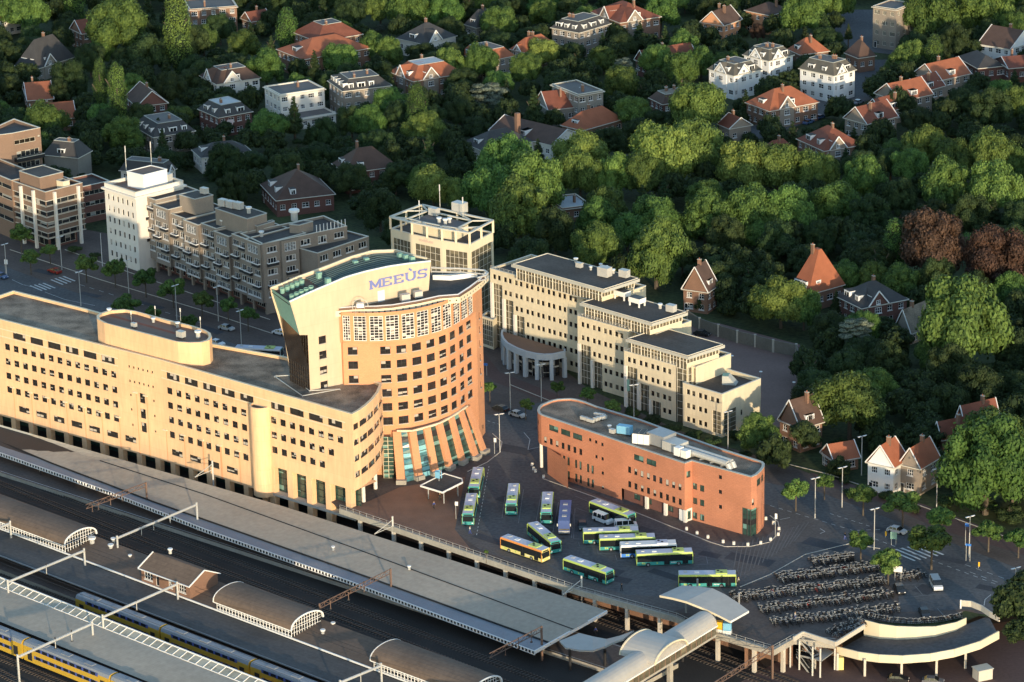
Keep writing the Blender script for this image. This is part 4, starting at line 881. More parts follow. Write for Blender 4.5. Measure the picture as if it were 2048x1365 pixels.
# recessed entrance side
a, b = setback(A1+dA*uE, A1, A2, .7), setback(A2, A1, A2, .7)
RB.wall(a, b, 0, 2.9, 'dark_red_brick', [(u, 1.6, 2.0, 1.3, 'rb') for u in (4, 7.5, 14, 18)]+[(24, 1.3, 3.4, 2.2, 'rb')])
RB.w.face([(*(A1+dA*uE), 2.9), (*A2, 2.9), (*b, 2.9), (*a, 2.9)][::-1], 'red_brick')
for uu in (hit(*ra, *c1150(835, 180))[0], hit(*ra, *c1150(1055, 255))[0], hit(*ra, *c1150(1285, 340))[0]):
    q = A1+dA*uu; q = setback(q, A1, A2, .2); k = MB(); k.box((q.x, q.y, 0), (.7, .6, 2.9), 'white_plaster', math.atan2(dA.y, dA.x)); k.build('column', RB.root)
q = setback(A1+dA*hit(*ra, *c1150(1245, 330))[0], A1, A2, .35); k = MB(); k.box((q.x, q.y, 0), (1.8, .2, 2.6), 'white_paint', math.atan2(dA.y, dA.x)); k.build('door', RB.root)
RB.wall(A2, N1, 2.9, ZB, 'red_brick', [(1.15, 11.0, 1.2, 1.5, 'rb')]); RB.wall(A2, N1, 0, 2.9, 'white_plaster', [(1.15, 1.4, 1.4, 2.0, 'rb')])
WB = []
for c in ((822, 438), (822, 610), (823, 785)): WB += row(*rb, c1300(*c), c1300(*c), 1, .9, .9, 'rw')
for p, q in (((525, 545), (608, 569)), ((527, 716), (609, 740)), ((525, 886), (608, 911))): WB += row(*rb, c1300(*p), c1300(*q), 2, 1.25, 1.5, 'rb')
WB += row(*rb, c1300(790, 985), c1300(790, 985), 1, 1.3, 2.4, 'blackdoor')
uG = hit(*rb, *c1300(1080, 985))[0]; dB = (N2-N1).normalized()
RB.wall(N1, N1+dB*uG, 0, ZB, 'red_brick', [w_ for w_ in WB if w_[0] < uG])
RB.wall(N1+dB*uG, N2, 6.3, ZB, 'red_brick')
ce = [N2]+[V2(P(*c1300(*c), ZB)) for c in ((1250, 412), (1300, 368), (1335, 320), (1340, 285), (1320, 262), (1290, 250))]
for i, (a, b) in enumerate(zip(ce, ce[1:])):
    L = (b-a).length
    RB.wall(a, b, 6.3 if i == 0 else 0, ZB, 'red_brick', {0: [(L-1.2, 7.9, .8, 1.5, 'rw')], 1: [(L/2, 11.8, L-.2, 1.6, 'rb'), (.8, 3.2, .6, 5.4, 'slit')], 2: [(L/2, 11.8, L-.3, 1.6, 'rb'), (L/2, 7.9, .7, 1.5, 'rw'), (L/2, 3.2, .6, 5.4, 'slit')], 3: [(L/2, 11.8, L-.4, 1.6, 'rb'), (L/2, 3.2, .6, 5.4, 'slit')]}.get(i, []))
G = MB()
for A_, B_, n in ((N1+dB*uG, N2, 2), (N2, ce[1], 1)):
    A_, B_ = setback(A_, A_, B_, .15), setback(B_, A_, B_, .15)
    for i in range(n):
        p, q = A_.lerp(B_, i/n), A_.lerp(B_, (i+1)/n)
        for z0, z1, m in ((0, 2.6, 'glass_green'), (2.6, 3.7, 'dark_metal'), (3.7, 4.8, 'glass_green'), (4.8, 6.3, 'glass_green')): G.face([(*p, z0), (*q, z0), (*q, z1), (*p, z1)], m); G.bar((*p, z1), (*q, z1), .12, 'dark_metal')
        G.bar((*p, 0), (*p, 6.3), .16, 'dark_metal')
G.build('corner_glazing', RB.root)
nose = [V2(P(*c, ZB)) for c in ((1082.2, 809.9), (1076.5, 815.5), (1074.8, 821.5), (1077, 827.5))]+[A1]
bkr = [V2(P(*c, ZB)) for c in ((1440, 897), (1408.7, 886), (1280.5, 839.8), (1193.3, 813.3), (1170, 804), (1155.7, 799.7), (1142, 797.6), (1128.4, 798), (1114, 799), (1102.7, 801.4))]
loop = [ce[-1]]+bkr+nose
for i, (a, b) in enumerate(zip(loop, loop[1:])):
    fr = i >= len(loop)-6; L = (b-a).length
    RB.wall(a, b, 6.6 if fr else 0, ZB, 'red_brick', [(L/2, 11.4, min(2.2, L-.3), 1.4, 'rb'), (L/2, 8.2, .9, 1.4, 'rw')] if fr and L > 1.8 else [])
RB.part('soffit').face([(*p, 6.6) for p in [A1+dA*uN, A1]+nose[::-1][1:]+[bkr[-1], bkr[-2], bkr[-3]]], 'red_brick')
q = setback(A1+dA*uN, A1, A2, 0); RB.wall(V2(P(*c1060(205, 620), ZB))+Vector((4.5, 7)), q, 0, 6.6, 'red_brick')
k = MB(); q = P(*c1060(137, 905)); k.cyl((q.x, q.y, 0), .4, 6.6, 'white_plaster', 10); k.build('column', RB.root)
rpoly = [A1, A2, N1]+ce+bkr+nose[:-1]
RB.parapet(rpoly, ZB, .35, 'red_brick', 'grey_trim', 'roof_gravel', .5)
RB.finish()
# machinery on the red roof
def roofthing(name, label, cat, x, y, z, rz, fn):
    p = P(x, y, z); t = thing(name, label, cat, tuple(p), rz); fn(t); return t
def ch(t, name, mb):
    c = bpy.data.objects.new(name, mb.mesh(name)); COL.objects.link(c); c.parent = t; return c
def f_blue(t):
    k = MB(); k.box((0, 0, .4), (3.3, 1.6, 1.8), 'sky_blue_box'); ch(t, 'casing', k); k = MB(); k.box((-1.5, 0, 0), (.3, 1.6, .4), 'dark_metal'); ch(t, 'foot', k); k = MB(); k.box((1.5, 0, 0), (.3, 1.6, .4), 'dark_metal'); ch(t, 'foot', k)
roofthing('air_handler', 'bright blue air handling box on the red building roof', 'air handler', *c1060(1110, 525), ZB-.35, R(-25), f_blue)
def f_white(t):
    for dx in (-1.3, 0, 1.3): k = MB(); k.box((dx, 0, .3), (1.22, 3.4, 2.3), 'white_paint', 0, 'dark_metal'); ch(t, 'module', k)
    k = MB(); k.box((0, 0, 0), (3.9, 3.0, .3), 'steel'); ch(t, 'frame', k)
roofthing('chiller_unit', 'white three part chiller on the red building roof right of the blue box', 'chiller', *c1060(1320, 620), ZB-.35, R(-20), f_white)
def f_duct(t):
    L = 24; k = MB(); k.box((-8, .6, .4), (5, 4.2, 2.6), 'steel'); k.box((-3.2, -.2, .4), (4.6, 3.6, 2.0), 'galvanised'); ch(t, 'plant_housing', k)
    k = MB(); k.box((-.2, -2.4, .5), (1.6, 1.5, 1.9), 'white_paint'); ch(t, 'fan_box', k); k = MB(); k.box((1.8, -2.4, .5), (1.6, 1.5, 1.7), 'white_paint'); ch(t, 'fan_box', k)
    for dy in (-.7, .7):
        k = MB(); k.tube((-1, dy, 1.2), (12.5, dy, 1.2), .65, 'galvanised', 10); k.tube((12.5, dy, 1.2), (13.2, dy, .0), .65, 'galvanised', 10); ch(t, 'duct', k)
        for x in (2, 5, 8, 11): k = MB(); k.box((x, dy, 0), (.15, 1.4, .6), 'steel'); ch(t, 'support', k)
roofthing('air_duct', 'long pale twin duct with fan housings on the red building roof', 'air duct', *c1300(430, 170), ZB-.35, math.atan2(dB.y, dB.x)-.08, f_duct)
ords = ('first', 'second', 'third', 'fourth', 'fifth', 'sixth', 'seventh', 'eighth', 'ninth', 'tenth', 'eleventh', 'twelfth', 'thirteenth', 'fourteenth', 'fifteenth', 'sixteenth', 'seventeenth', 'eighteenth', 'nineteenth', 'twentieth')
for i, (x, y) in enumerate(((615, 355), (650, 365), (690, 380), (725, 390), (765, 372), (800, 362), (840, 355), (872, 345), (775, 315), (815, 322), (860, 330))):
    gadget('condenser_unit', '%s from the left of the small white condensers clustered on the red roof' % ords[i], *c1060(x, y), ZB-.35, 'box', .62, 'condenser', 'small condensers on the red roof')
gadget('cooling_unit', 'small white unit on the red roof left of the blue box', *c1060(965, 515), ZB-.35, 'box', .8)
gadget('roof_vent', 'dark topped vent by the blue box on the red roof', *c1060(930, 465), ZB-.35, 'vent', .9)
# ================= white columned office behind the tower =================
ZV = 24.0
vp = [V2(P(*c760(*c), ZV)) for c in ((145, 600), (440, 680), (850, 765), (1225, 822), (1545, 652))]
vb = vp[0]+(vp[4]-vp[3])*1.0+Vector((2, 0))
Vd = Bld('office_building', 'cream office with large gridded windows and an open roof frame behind the orange tower', 'office building', (vp[3].x, vp[3].y))
for a, b in zip(vp, vp[1:]):
    L = (b-a).length
    Vd.wall(a, b, 0, ZV, 'pale_cream', [(L/2, ZV-6.6, L-1.6, 9.0, 'voda'), (L/2, ZV-17, L-1.6, 9.0, 'voda')])
Vd.wall(vp[4], vb, 0, ZV, 'pale_cream'); Vd.wall(vb, vp[0], 0, ZV, 'pale_cream')
Vd.parapet(vp+[vb], ZV, .3, 'pale_cream', 'cream_trim', 'roof_felt', .4)
ZP = 27.2; k = Vd.part('roof_frame')
allp = vp+[vb]
for i in range(len(allp)):
    a, b = allp[i], allp[(i+1) % len(allp)]; k.bar((*a, ZP), (*b, ZP), .7, 'cream_trim', .35)
    for t in (0, .5): q = a.lerp(b, t); k.bar((*q, ZV), (*q, ZP), .55, 'pale_cream')
cenv = sum(allp, Vector((0, 0)))/6; iv = [cenv+(p-cenv)*.62 for p in allp]
for i in range(6):
    a, b = iv[i], iv[(i+1) % 6]; k.bar((*a, ZP), (*b, ZP), .5, 'cream_trim', .3); k.bar((*a, ZP), (*allp[i], ZP), .4, 'cream_trim', .3); k.bar((*a, ZP), (*allp[i].lerp(allp[(i+1) % 6], .5), ZP), .35, 'cream_trim', .3)
core = [cenv+(p-cenv)*.55 for p in allp]; Vd.w.hexa([(*p, ZV-.3) for p in core], [(*p, ZV+2.7) for p in core], 'pale_cream', 'roof_felt_grey')
Vd.finish()
for i, (x, y, k_, s_, lb) in enumerate(((540, 480, 'mast', 1.5, 'tall white antenna mast at the left of the open roof frame'), (820, 330, 'mast', 1.9, 'tallest antenna mast at the back of the open roof frame'), (1135, 470, 'mast', 1.7, 'tall white antenna mast at the right of the open roof frame'), (740, 420, 'box', 1.6, 'blue grey unit in the middle of the framed roof'), (808, 520, 'vent', 1.3, 'left one of the pale chimney pipes on the framed roof'), (893, 540, 'vent', 1.3, 'middle one of the pale chimney pipes on the framed roof'), (950, 520, 'vent', 1.2, 'right one of the pale chimney pipes on the framed roof'), (1090, 380, 'box', 2.2, 'large grey cage unit at the back right of the framed roof'))):
    gadget({'mast': 'antenna_mast', 'box': 'cooling_unit', 'vent': 'chimney_pipe'}[k_], lb, *c760(x, y), ZV+2.7, k_, s_)
# wording above the windows
fc = bpy.data.curves.new('wording', 'FONT'); fc.body = 'vodafone'; fc.size = 1.25; fc.extrude = .03; fo = bpy.data.objects.new('wording', fc); COL.objects.link(fo)
dg = bpy.context.evaluated_depsgraph_get(); me = bpy.data.meshes.new_from_object(fo.evaluated_get(dg)); bpy.data.objects.remove(fo)
me.materials.clear(); me.materials.append(MT['awning']); wo_ = bpy.data.objects.new('wording', me); COL.objects.link(wo_); wo_.parent = Vd.root
a, b = vp[1], vp[2]; u, z = hit(a, b, *c760(535, 765)); d = (b-a).normalized(); q = a+d*u+Vector((d.y, -d.x))*.08
wo_.location = (q.x-Vd.root.location.x, q.y-Vd.root.location.y, z); wo_.rotation_euler = (R(90), 0, math.atan2(d.y, d.x))
# low glazed link right of it
lk = Bld('glass_annex', 'low glazed annex between the cream office and the gridded office', 'annex', tuple(P(975, 700)))
a, b, c = V2(P(962, 632, 8)), V2(P(986, 640, 8)), V2(P(1000, 630, 8)); L = (b-a).length
lk.box([a, b, c, a+(c-b)], 0, 8, 'cream', wins={0: [(L/2, 4, L-.6, 7, 'voda')]}); lk.finish()

# ================= apartment block with balconies and its white tower =================
ZA = 19.3
f0, f1, f2 = V2(P(282.5, 399, ZA)), V2(P(525.7, 488.9, ZA)), V2(P(694, 453, ZA))
Ap = Bld('apartment_block', 'stepped brown brick apartment block with white windows and dark balconies along the street', 'apartment block', tuple(P(520, 630)))
L = (f1-f0).length; dF = (f1-f0).normalized(); nF = Vector((dF.y, -dF.x)); dG = (f2-f1).normalized(); nG = Vector((dG.y, -dG.x)); LG = (f2-f1).length
def balc(A, d, n, u, z, w_, root, dep=1.3):
    k = MB(); a, b = A+d*(u-w_/2), A+d*(u+w_/2)
    k.hexa([(*p, z) for p in (a+n*dep, b+n*dep, b, a)], [(*p, z+.2) for p in (a+n*dep, b+n*dep, b, a)], 'grey_plaster')
    for p, q in ((a+n*dep, b+n*dep), (a, a+n*dep), (b+n*dep, b)):
        dd = (q-p).normalized(); m_ = Vector((-dd.y, dd.x))*.08; k.hexa([(*r_, z+.2) for r_ in (p, q, q+m_, p+m_)], [(*r_, z+1.0) for r_ in (p, q, q+m_, p+m_)], 'dark_metal'); k.bar((*p, z+1.1), (*q, z+1.1), .2, 'white_paint', .24)
    k.build('balcony', root)
# the front is broken into bays that step back and down
nb = 8; bw_ = L/nb; dz = 3.05; step_z = [ZA+1.2, ZA+.2, ZA-1.0, ZA-1.0, ZA-.6, ZA-1.0, ZA-.4, ZA]
random.seed(3)
for i in range(nb):
    off = (0, .9)[i % 2]; a, b = f0+dF*bw_*i+nF*off, f0+dF*bw_*(i+1)+nF*off; zt = step_z[i]; ws = []
    for r_ in range(6):
        z = zt-1.9-dz*r_
        if r_ == 5: continue
        if r_ == 4: ws.append((bw_/2, z, bw_-1.2, 1.5, 'flatb')); continue
        for j, uu in enumerate((1.7, bw_-1.8)):
            kind = (i+r_+j) % 2
            if r_ == 0 and i in (1, 3, 5, 7): 
                if j == 0: ws.append((bw_/2, z, bw_-2.4, 2.3, 'grid'))
                continue
            if kind == 0: ws.append((uu, z, 2.6, 1.6, 'flat'))
            else: ws.append((uu, z-.2, 2.3, 2.0, 'flat')); balc(a, dF, nF, uu, z-1.5, 2.9, Ap.root, .8)
    Ap.wall(a, b, 3.2, zt, 'tan_brick', ws)
    if off: Ap.wall(f0+dF*bw_*i, a, 3.2, zt, 'tan_brick'); Ap.wall(b, f0+dF*bw_*(i+1), 3.2, zt, 'tan_brick'); Ap.part('bay_soffit').face([(*p, 3.2) for p in (a, b, f0+dF*bw_*(i+1), f0+dF*bw_*i)][::-1], 'tan_brick')
    A_, B_ = a, b; bb = [A_, B_, B_-nF*(14+off), A_-nF*(14+off)]; Ap.parapet(bb, zt, .3, 'tan_brick', 'cream_trim', 'roof_felt', .3)
    for p, q in zip(bb[1:], bb[2:]+bb[:1]): Ap.wall(p, q, 3.2, zt, 'tan_brick')
nb2 = 5; bw2 = LG/nb2
for i in range(nb2):
    off = (0, .9, 0, 0, 0)[i]; a, b = f1+dG*bw2*i+nG*off, f1+dG*bw2*(i+1)+nG*off; ws = []; zt = ZA
    for r_ in range(5):
        z = zt-1.9-dz*r_; kind = (i+r_) % 2
        if r_ == 0 and i == 1: ws.append((bw2/2, z, bw2-1.6, 2.3, 'grid'))
        elif kind == 0: ws.append((bw2/2, z, 3.0, 1.6, 'flat'))
        else: ws.append((bw2/2, z-.2, 2.6, 2.0, 'flat')); (balc(a, dG, nG, bw2/2, z-1.5, 3.2, Ap.root, .8) if i < 3 else None)
    Ap.wall(a, b, 0, zt, 'tan_brick', ws)
    if off: Ap.wall(f1+dG*bw2*i, a, 0, zt, 'tan_brick'); Ap.wall(b, f1+dG*bw2*(i+1), 0, zt, 'tan_brick')
bq = [f1, f2, f2-nG*13, f1-nG*13-nF*0]; Ap.parapet([f1, f2, f2-nG*12, f1-nG*12], ZA, .62, 'tan_brick', 'cream_trim', 'roof_felt', .3); Ap.wall(f2, f2-nG*12, 0, ZA, 'tan_brick'); Ap.wall(f2-nG*12, f1-nG*12, 0, ZA, 'tan_brick')
k = Ap.part('pergola')
for i in range(9): q = f2-dG*(.4+1.1*i)-nG*.2; k.bar((*q, ZA), (*q, ZA+2.0), .18, 'white_paint')
# lower wing
g0, g1 = V2(P(635, 507.7, 16)), V2(P(737.6, 473.5, 16)); dd = (g1-g0).normalized(); nn_ = Vector((dd.y, -dd.x)); LL = (g1-g0).length
Ap.box([g0, g1, g1-nn_*8, g0-nn_*8], 0, 16, 'tan_brick', 'cream_trim', wins={0: [(LL*(i+.5)/4, 14.3-3.05*r_, 3.0, 1.7, 'flat') for i in range(4) for r_ in range(4)]}, ph=.3)
# ground floor shops set back under the block
for A_, B_, n_ in ((f0, f1, nF),):
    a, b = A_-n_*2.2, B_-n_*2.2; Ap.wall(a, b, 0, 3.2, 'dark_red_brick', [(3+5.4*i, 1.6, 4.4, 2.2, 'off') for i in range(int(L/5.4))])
Ap.part('bay_soffit').face([(*p, 3.2) for p in (f0, f1, f1-nF*2.2, f0-nF*2.2)][::-1], 'tan_brick')
for i in range(11): q = f0+dF*(L*i/10.0)-nF*.4; k = MB(); k.box((q.x, q.y, 0), (.7, .7, 3.2), 'tan_brick', math.atan2(dF.y, dF.x)); k.build('column', Ap.root)
def ph(pts, z0, z1, m='tan_brick', name='penthouse'):
    q = [V2(P(*c, z1)) for c in pts]
    if len(q) == 3: q = q+[q[0]+(q[2]-q[1])]
    k = MB(); k.prism([tuple(p) for p in q], z0, z1, m, 'roof_felt'); 
    for a, b in zip(q, q[1:]+q[:1]): k.bar((*a, z1+.05), (*b, z1+.05), .3, 'grey_trim', .2)
    return k
ph([c180(1045, 585), c180(1225, 640), c180(1440, 590)], ZA-1, ZA+3.4).build('penthouse', Ap.root)
ph([c180(1465, 745), c180(1840, 870), c430(605, 160)], ZA-1.5, ZA+3.6).build('penthouse', Ap.root)
ph([c430(460, 300), c430(490, 312), c430(695, 252)], ZA-1.5, ZA+1.2).build('penthouse', Ap.root)
ph([c430(870, 290), c430(985, 300), c430(1145, 255)], ZA-1, ZA+2.0).build('penthouse', Ap.root)
Ap.finish(maxw=100)
for i, (c, z, k_, s_, lb) in enumerate(((c180(1340, 575), ZA+3.4, 'box', 1.3, 'pale unit on the left brick penthouse of the apartment block'), (c180(1560, 720), ZA+3.6, 'box', 1.5, 'leftmost of the grey machines on the long brick penthouse'), (c180(1650, 740), ZA+3.6, 'box', 1.5, 'middle one of the grey machines on the long brick penthouse'), (c180(1740, 755), ZA+3.6, 'box', 1.5, 'rightmost of the grey machines on the long brick penthouse'), (c180(1860, 800), ZA+3.6, 'vent', 1.5, 'pair of white flue pipes near the end of the long brick penthouse'), (c430(930, 240), ZA+1, 'vent', 2.6, 'round stacked ventilator on the right part of the apartment roof'), (c180(1550, 935), ZA-.5, 'vent', 1.2, 'white drum vent on the apartment roof in front of the long penthouse'), (c430(545, 430), ZA-.3, 'vent', 1.3, 'grey drum vent near the street corner of the apartment roof'))):
    gadget('roof_vent' if k_ == 'vent' else 'cooling_unit', lb, *c, z, k_, s_)
ZW = 22.6
w0, w1, w2 = V2(P(208.2, 366, ZW)), V2(P(270.6, 385.7, ZW)), V2(P(366.3, 361.8, ZW)); w1b = w0+(w1-w0)*1.07
w3 = w0+(w2-w1)
Wt = Bld('office_tower', 'white office tower with narrow windows and a white box on its roof', 'office tower', tuple(P(250, 515)))
Lw = (w1-w0).length; wp = [(u, z, .8, 1.6, 'wt') for z in [ZW-3.6-3.25*r_ for r_ in range(6)] for u in [1.6+(Lw-3.4)*i/5 for i in range(6)]]
for p, q, ws in ((w0, w1, wp), (w1, w2, ()), (w2, w3, ()), (w3, w0, ())): Wt.wall(p, q, 0, ZW-1.6, 'white_plaster', ws)
cen = (w0+w2)/2; cw = [cen+(p-cen)*1.09 for p in (w0, w1, w2, w3)]
k = Wt.part('cornice'); k.hexa([(*p, ZW-1.7) for p in cw], [(*p, ZW-1.2) for p in cw], 'white_plaster')
for p, q in zip((w0, w1, w2, w3), (w1, w2, w3, w0)): Wt.wall(p, q, ZW-1.2, ZW, 'white_plaster')
Wt.parapet([w0, w1, w2, w3], ZW, .8, 'white_plaster', 'cream_trim', 'rust_brown', .4)
q = [V2(P(*c180(*c), ZW+3.4)) for c in ((432, 315), (620, 360), (900, 290))]; q.append(q[0]+(q[2]-q[1]))
k = MB(); k.prism([tuple(p) for p in q], ZW-.8, ZW+3.4, 'white_paint', 'rust_brown')
for a, b in zip(q, q[1:]+q[:1]): k.bar((*a, ZW+3.45), (*b, ZW+3.45), .3, 'white_paint', .3)
k.build('roof_box', Wt.root); Wt.finish()
for i, (x, y, s_, lb) in enumerate(((425, 300, 2.0, 'thick pale antenna at the left of the white roof box'), (720, 235, 1.9, 'pale antenna with a dish at the back of the white roof box'))): gadget('antenna_mast', lb, *c180(x, y), ZW+2.2, 'mast', s_)
gadget('cooling_unit', 'grey twin unit beside the white roof box', *c180(890, 440), ZW-.8, 'box', 2.0)

# ================= brown office with white columns, far left =================
ZO2 = 17.2
o0, o1, o2 = V2(P(*c0(165, 905), ZO2)), V2(P(*c0(615, 1060), ZO2)), V2(P(*c0(1125, 930), ZO2)); o3 = o0+(o2-o1)
Of = Bld('office_building', 'brown brick office with white corner columns and white floor bands at the left edge', 'office building', tuple(P(112, 492)))
for p, q in ((o0, o1), (o1, o2)):
    L = (q-p).length; Of.wall(p, q, 3.6, ZO2, 'office_brown', [(L/2, z, L-.5, 1.35, 'off') for z in [ZO2-3.4-3.1*r_ for r_ in range(4)]])
Of.wall(o2, o3, 3.6, ZO2, 'office_brown'); Of.wall(o3, o0, 3.6, ZO2, 'office_brown')
Of.part('soffit').face([(*p, 3.6) for p in (o3, o2, o1, o0)], 'office_brown')
cc = (o0+o2)/2; ii = [cc+(p-cc)*.75 for p in (o0, o1, o2, o3)]
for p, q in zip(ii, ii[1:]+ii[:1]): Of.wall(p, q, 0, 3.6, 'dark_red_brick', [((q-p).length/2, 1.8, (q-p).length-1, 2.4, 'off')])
Of.parapet([o0, o1, o2, o3], ZO2, 1.0, 'office_brown', 'cream_trim', 'roof_felt', .4)
k = Of.part('floor_band')
cb = [cc+(p-cc)*1.02 for p in (o0, o1, o2)]
for z in [ZO2-2.6-3.1*r_ for r_ in range(4)]+[ZO2-4.2-3.1*r_ for r_ in range(4)]:
    for p, q in zip(cb, cb[1:]): k.bar((*p, z), (*q, z), .25, 'cream_trim', .14)
for a, b, ts in ((o0, o1, (.3, .68)), (o1, o2, (.22, .85))):
    d = (b-a).normalized(); n = Vector((d.y, -d.x))
    for t in ts: q = a.lerp(b, t)+n*.5; k = MB(); k.box((q.x, q.y, 0), (.75, .75, ZO2+.4-.8), 'white_plaster', math.atan2(d.y, d.x)); k.build('column', Of.root)
k = ph([c0(262, 768), c0(540, 860), c0(860, 782)], ZO2-1, ZO2+3.2, 'office_brown'); k.build('penthouse', Of.root)
k = ph([c0(770, 895), c0(860, 915), c0(948, 895)], ZO2-1, ZO2+1.4, 'pale_cream'); k.build('roof_hut', Of.root); Of.finish()
O2 = Bld('office_building', 'tall brown brick block with yellow blinds behind the brown office, top left', 'office building', tuple(P(40, 430)))
ZQ = 24.5
p0, p1, p2 = V2(P(*c0(-420, 330), ZQ)), V2(P(*c0(170, 255), ZQ)), V2(P(*c0(550, 178), ZQ)); bk2 = V2(P(*c0(190, 55), ZQ))
O2.wall(p0, p1, 0, ZQ+.1, 'office_brown')
L = (p2-p1).length
O2.wall(p1, p2, 0, ZQ, 'office_brown', [(L*.42, ZQ-2.9, L*.75, 1.3, 'bandw'), (L*.5, ZQ-6.6, L*.8, 1.8, 'off'), (L*.5, ZQ-10, L*.8, 1.8, 'off')]+[(L*.93, ZQ-2.3, .9, .7, 'slit')])
O2.wall(p2, bk2, 0, ZQ, 'office_brown'); O2.wall(bk2, p0, 0, ZQ, 'office_brown'); O2.parapet([p0, p1, p2, bk2], ZQ, .9, 'office_brown', 'cream_trim', 'roof_felt', .4)
k = O2.part('balcony'); n = Vector(((p2-p1).y, -(p2-p1).x)).normalized()
for z in (ZQ-8.4, ZQ-11.8): k.hexa([(*q, z) for q in (p1+n*1.6, p2+n*1.6, p2, p1)], [(*q, z+1.0) for q in (p1+n*1.6, p2+n*1.6, p2, p1)], 'dark_metal'); k.bar((*(p1+n*1.6), z+1.1), (*(p2+n*1.6), z+1.1), .15, 'cream_trim')
O2.finish()
O3 = Bld('office_building', 'low brown office wing with white bands at the left edge of the frame', 'office building', tuple(P(0, 470)))
r0, r1 = V2(P(*c0(-500, 700), 16)), V2(P(*c0(160, 970), 16)); d = (r1-r0).normalized(); n = Vector((-d.y, d.x)); L = (r1-r0).length
O3.box([r0, r1, r1+n*9, r0+n*9], 0, 17.5, 'office_brown', 'cream_trim', wins={0: [(L/2, z, L-1, 1.3, 'off') for z in (15.2, 12, 8.8, 5.6)]}); O3.finish()
O4 = Bld('office_building', 'dark low brick wing with white bands between the brown office and the white tower', 'office building', tuple(P(185, 480)))
r0, r1 = V2(P(*c0(1130, 985), 11)), V2(P(*c0(1500, 905), 11)); d = (r1-r0).normalized(); n = Vector((-d.y, d.x)); L = (r1-r0).length
O4.box([r0, r1, r1+n*10, r0+n*10], 0, 11, 'dark_red_brick', 'cream_trim', wins={0: [(L/2, z, L-1, 1.3, 'off') for z in (8.8, 5.6, 2.4)]}); O4.finish()
# ================= railway station =================
ZC = -1.6
def pv(c, z): return V2(P(*c, z))
# long canopy: near edge, gutter, ridge line, far edge
near = [pv(c, ZC-1.0) for c in ((-60, 880), (0, 906), (222, 985), (410, 1059), (700, 1163), (1069.6, 1303.5))]
gut = [pv(c, ZC-.9) for c in ((-40, 868), (0, 884), (99, 926), (307.6, 1005), (700, 1143), (1080, 1280))]
rid = [pv(c, ZC) for c in ((-40, 838), (30, 862), (200, 922), (410, 989.6), (700, 1094), (1124, 1251))]
far = [pv(c, ZC+.7) for c in ((-60, 832), (0, 850), (270, 927), (560, 1011), (880, 1113), (1215, 1222))]
far_ = inter; e_a, e_b = near[-1], far[-1]
gut[-1] = inter(gut[-2], gut[-1], e_a, e_b); rid[-1] = inter(rid[-2], rid[-1], e_a, e_b)
ridm = [pv(c, ZC) for c in ((-20, 820), (40, 855), (200, 925), (410, 989.6), (700, 1094), (1124, 1251))]
CA = thing('platform_canopy', 'long flat grey platform canopy with a white slatted edge beside the orange building', 'canopy', tuple(P(700, 1165, RZ)))
k = MB()
def loft(k, A, za, B, zb2, m, step=1):
    n = 12
    def at(L, t): x = t*(len(L)-1); i = min(len(L)-2, int(x)); return L[i].lerp(L[i+1], x-i)
    for i in range(n*3): t0, t1 = i/(n*3), (i+1)/(n*3); k.face([(*at(A, t0), za), (*at(A, t1), za), (*at(B, t1), zb2), (*at(B, t0), zb2)], m)
loft(k, near, ZC-1.0, gut, ZC-.95, 'train_roof'); loft(k, gut, ZC-.8, rid, ZC, 'canopy_grey'); loft(k, gut, ZC-.95, gut, ZC-.8, 'dark_metal')
loft(k, rid, ZC+.004, far, ZC+.7, 'canopy_grey'); loft(k, far, ZC+.7, far, ZC+.2, 'galvanised'); loft(k, far, ZC+.2, near, ZC-1.5, 'dark_metal')
e0, e1 = near[-1], far[-1]; g1_ = gut[-1]; r1_ = rid[-1]
k.hexa([(*e0, ZC-1.6), (*e1, ZC+.1), (*(e1-Vector((.2, -.2))), ZC+.1), (*(e0-Vector((.2, -.2))), ZC-1.6)], [(*e0, ZC-.9), (*e1, ZC+.75), (*(e1-Vector((.2, -.2))), ZC+.75), (*(e0-Vector((.2, -.2))), ZC-.9)], 'white_paint')
k.build('roof', CA)
k = MB()
for a, b in zip(gut, gut[1:]): k.bar((*a, ZC-.78), (*b, ZC-.78), .4, 'black_rubber', .15)
for a, b in zip(rid[2:], rid[3:]): k.bar((*a, ZC+.06), (*b, ZC+.06), .22, 'black_rubber', .08)
k.build('gutter', CA)
k = MB()
for a, b in zip(near, near[1:]):
    k.bar((*a, ZC-.95), (*b, ZC-.95), .25, 'white_paint', .12); k.bar((*a, ZC-1.75), (*b, ZC-1.75), .12, 'white_paint', .12)
    L = (b-a).length; n = int(L/.95)
    for i in range(n): q = a.lerp(b, i/n); k.bar((*q, ZC-1.75), (*q, ZC-.95), .3, 'white_paint', .12)
k.build('slatted_fascia', CA)
for i in range(12):
    q = near[2].lerp(near[-1], i/11)+Vector((3.4, 3.6)) if i < 11 else near[-1]+Vector((.5, 5)); k = MB(); k.cyl((q.x, q.y, RZ+.9), .2, ZC-1.3-RZ-.9, 'steel', 6); k.build('column', CA)
for x, y, lb in ((405, 705, 'small white vent on the ridge of the long grey canopy near its middle'), ): gadget('roof_vent', lb, *b1(x, y), ZC, 'vent', .8)
gadget('roof_vent', 'small white vent on the long grey canopy left of its middle', *b0(1950, 590), ZC, 'vent', .8)
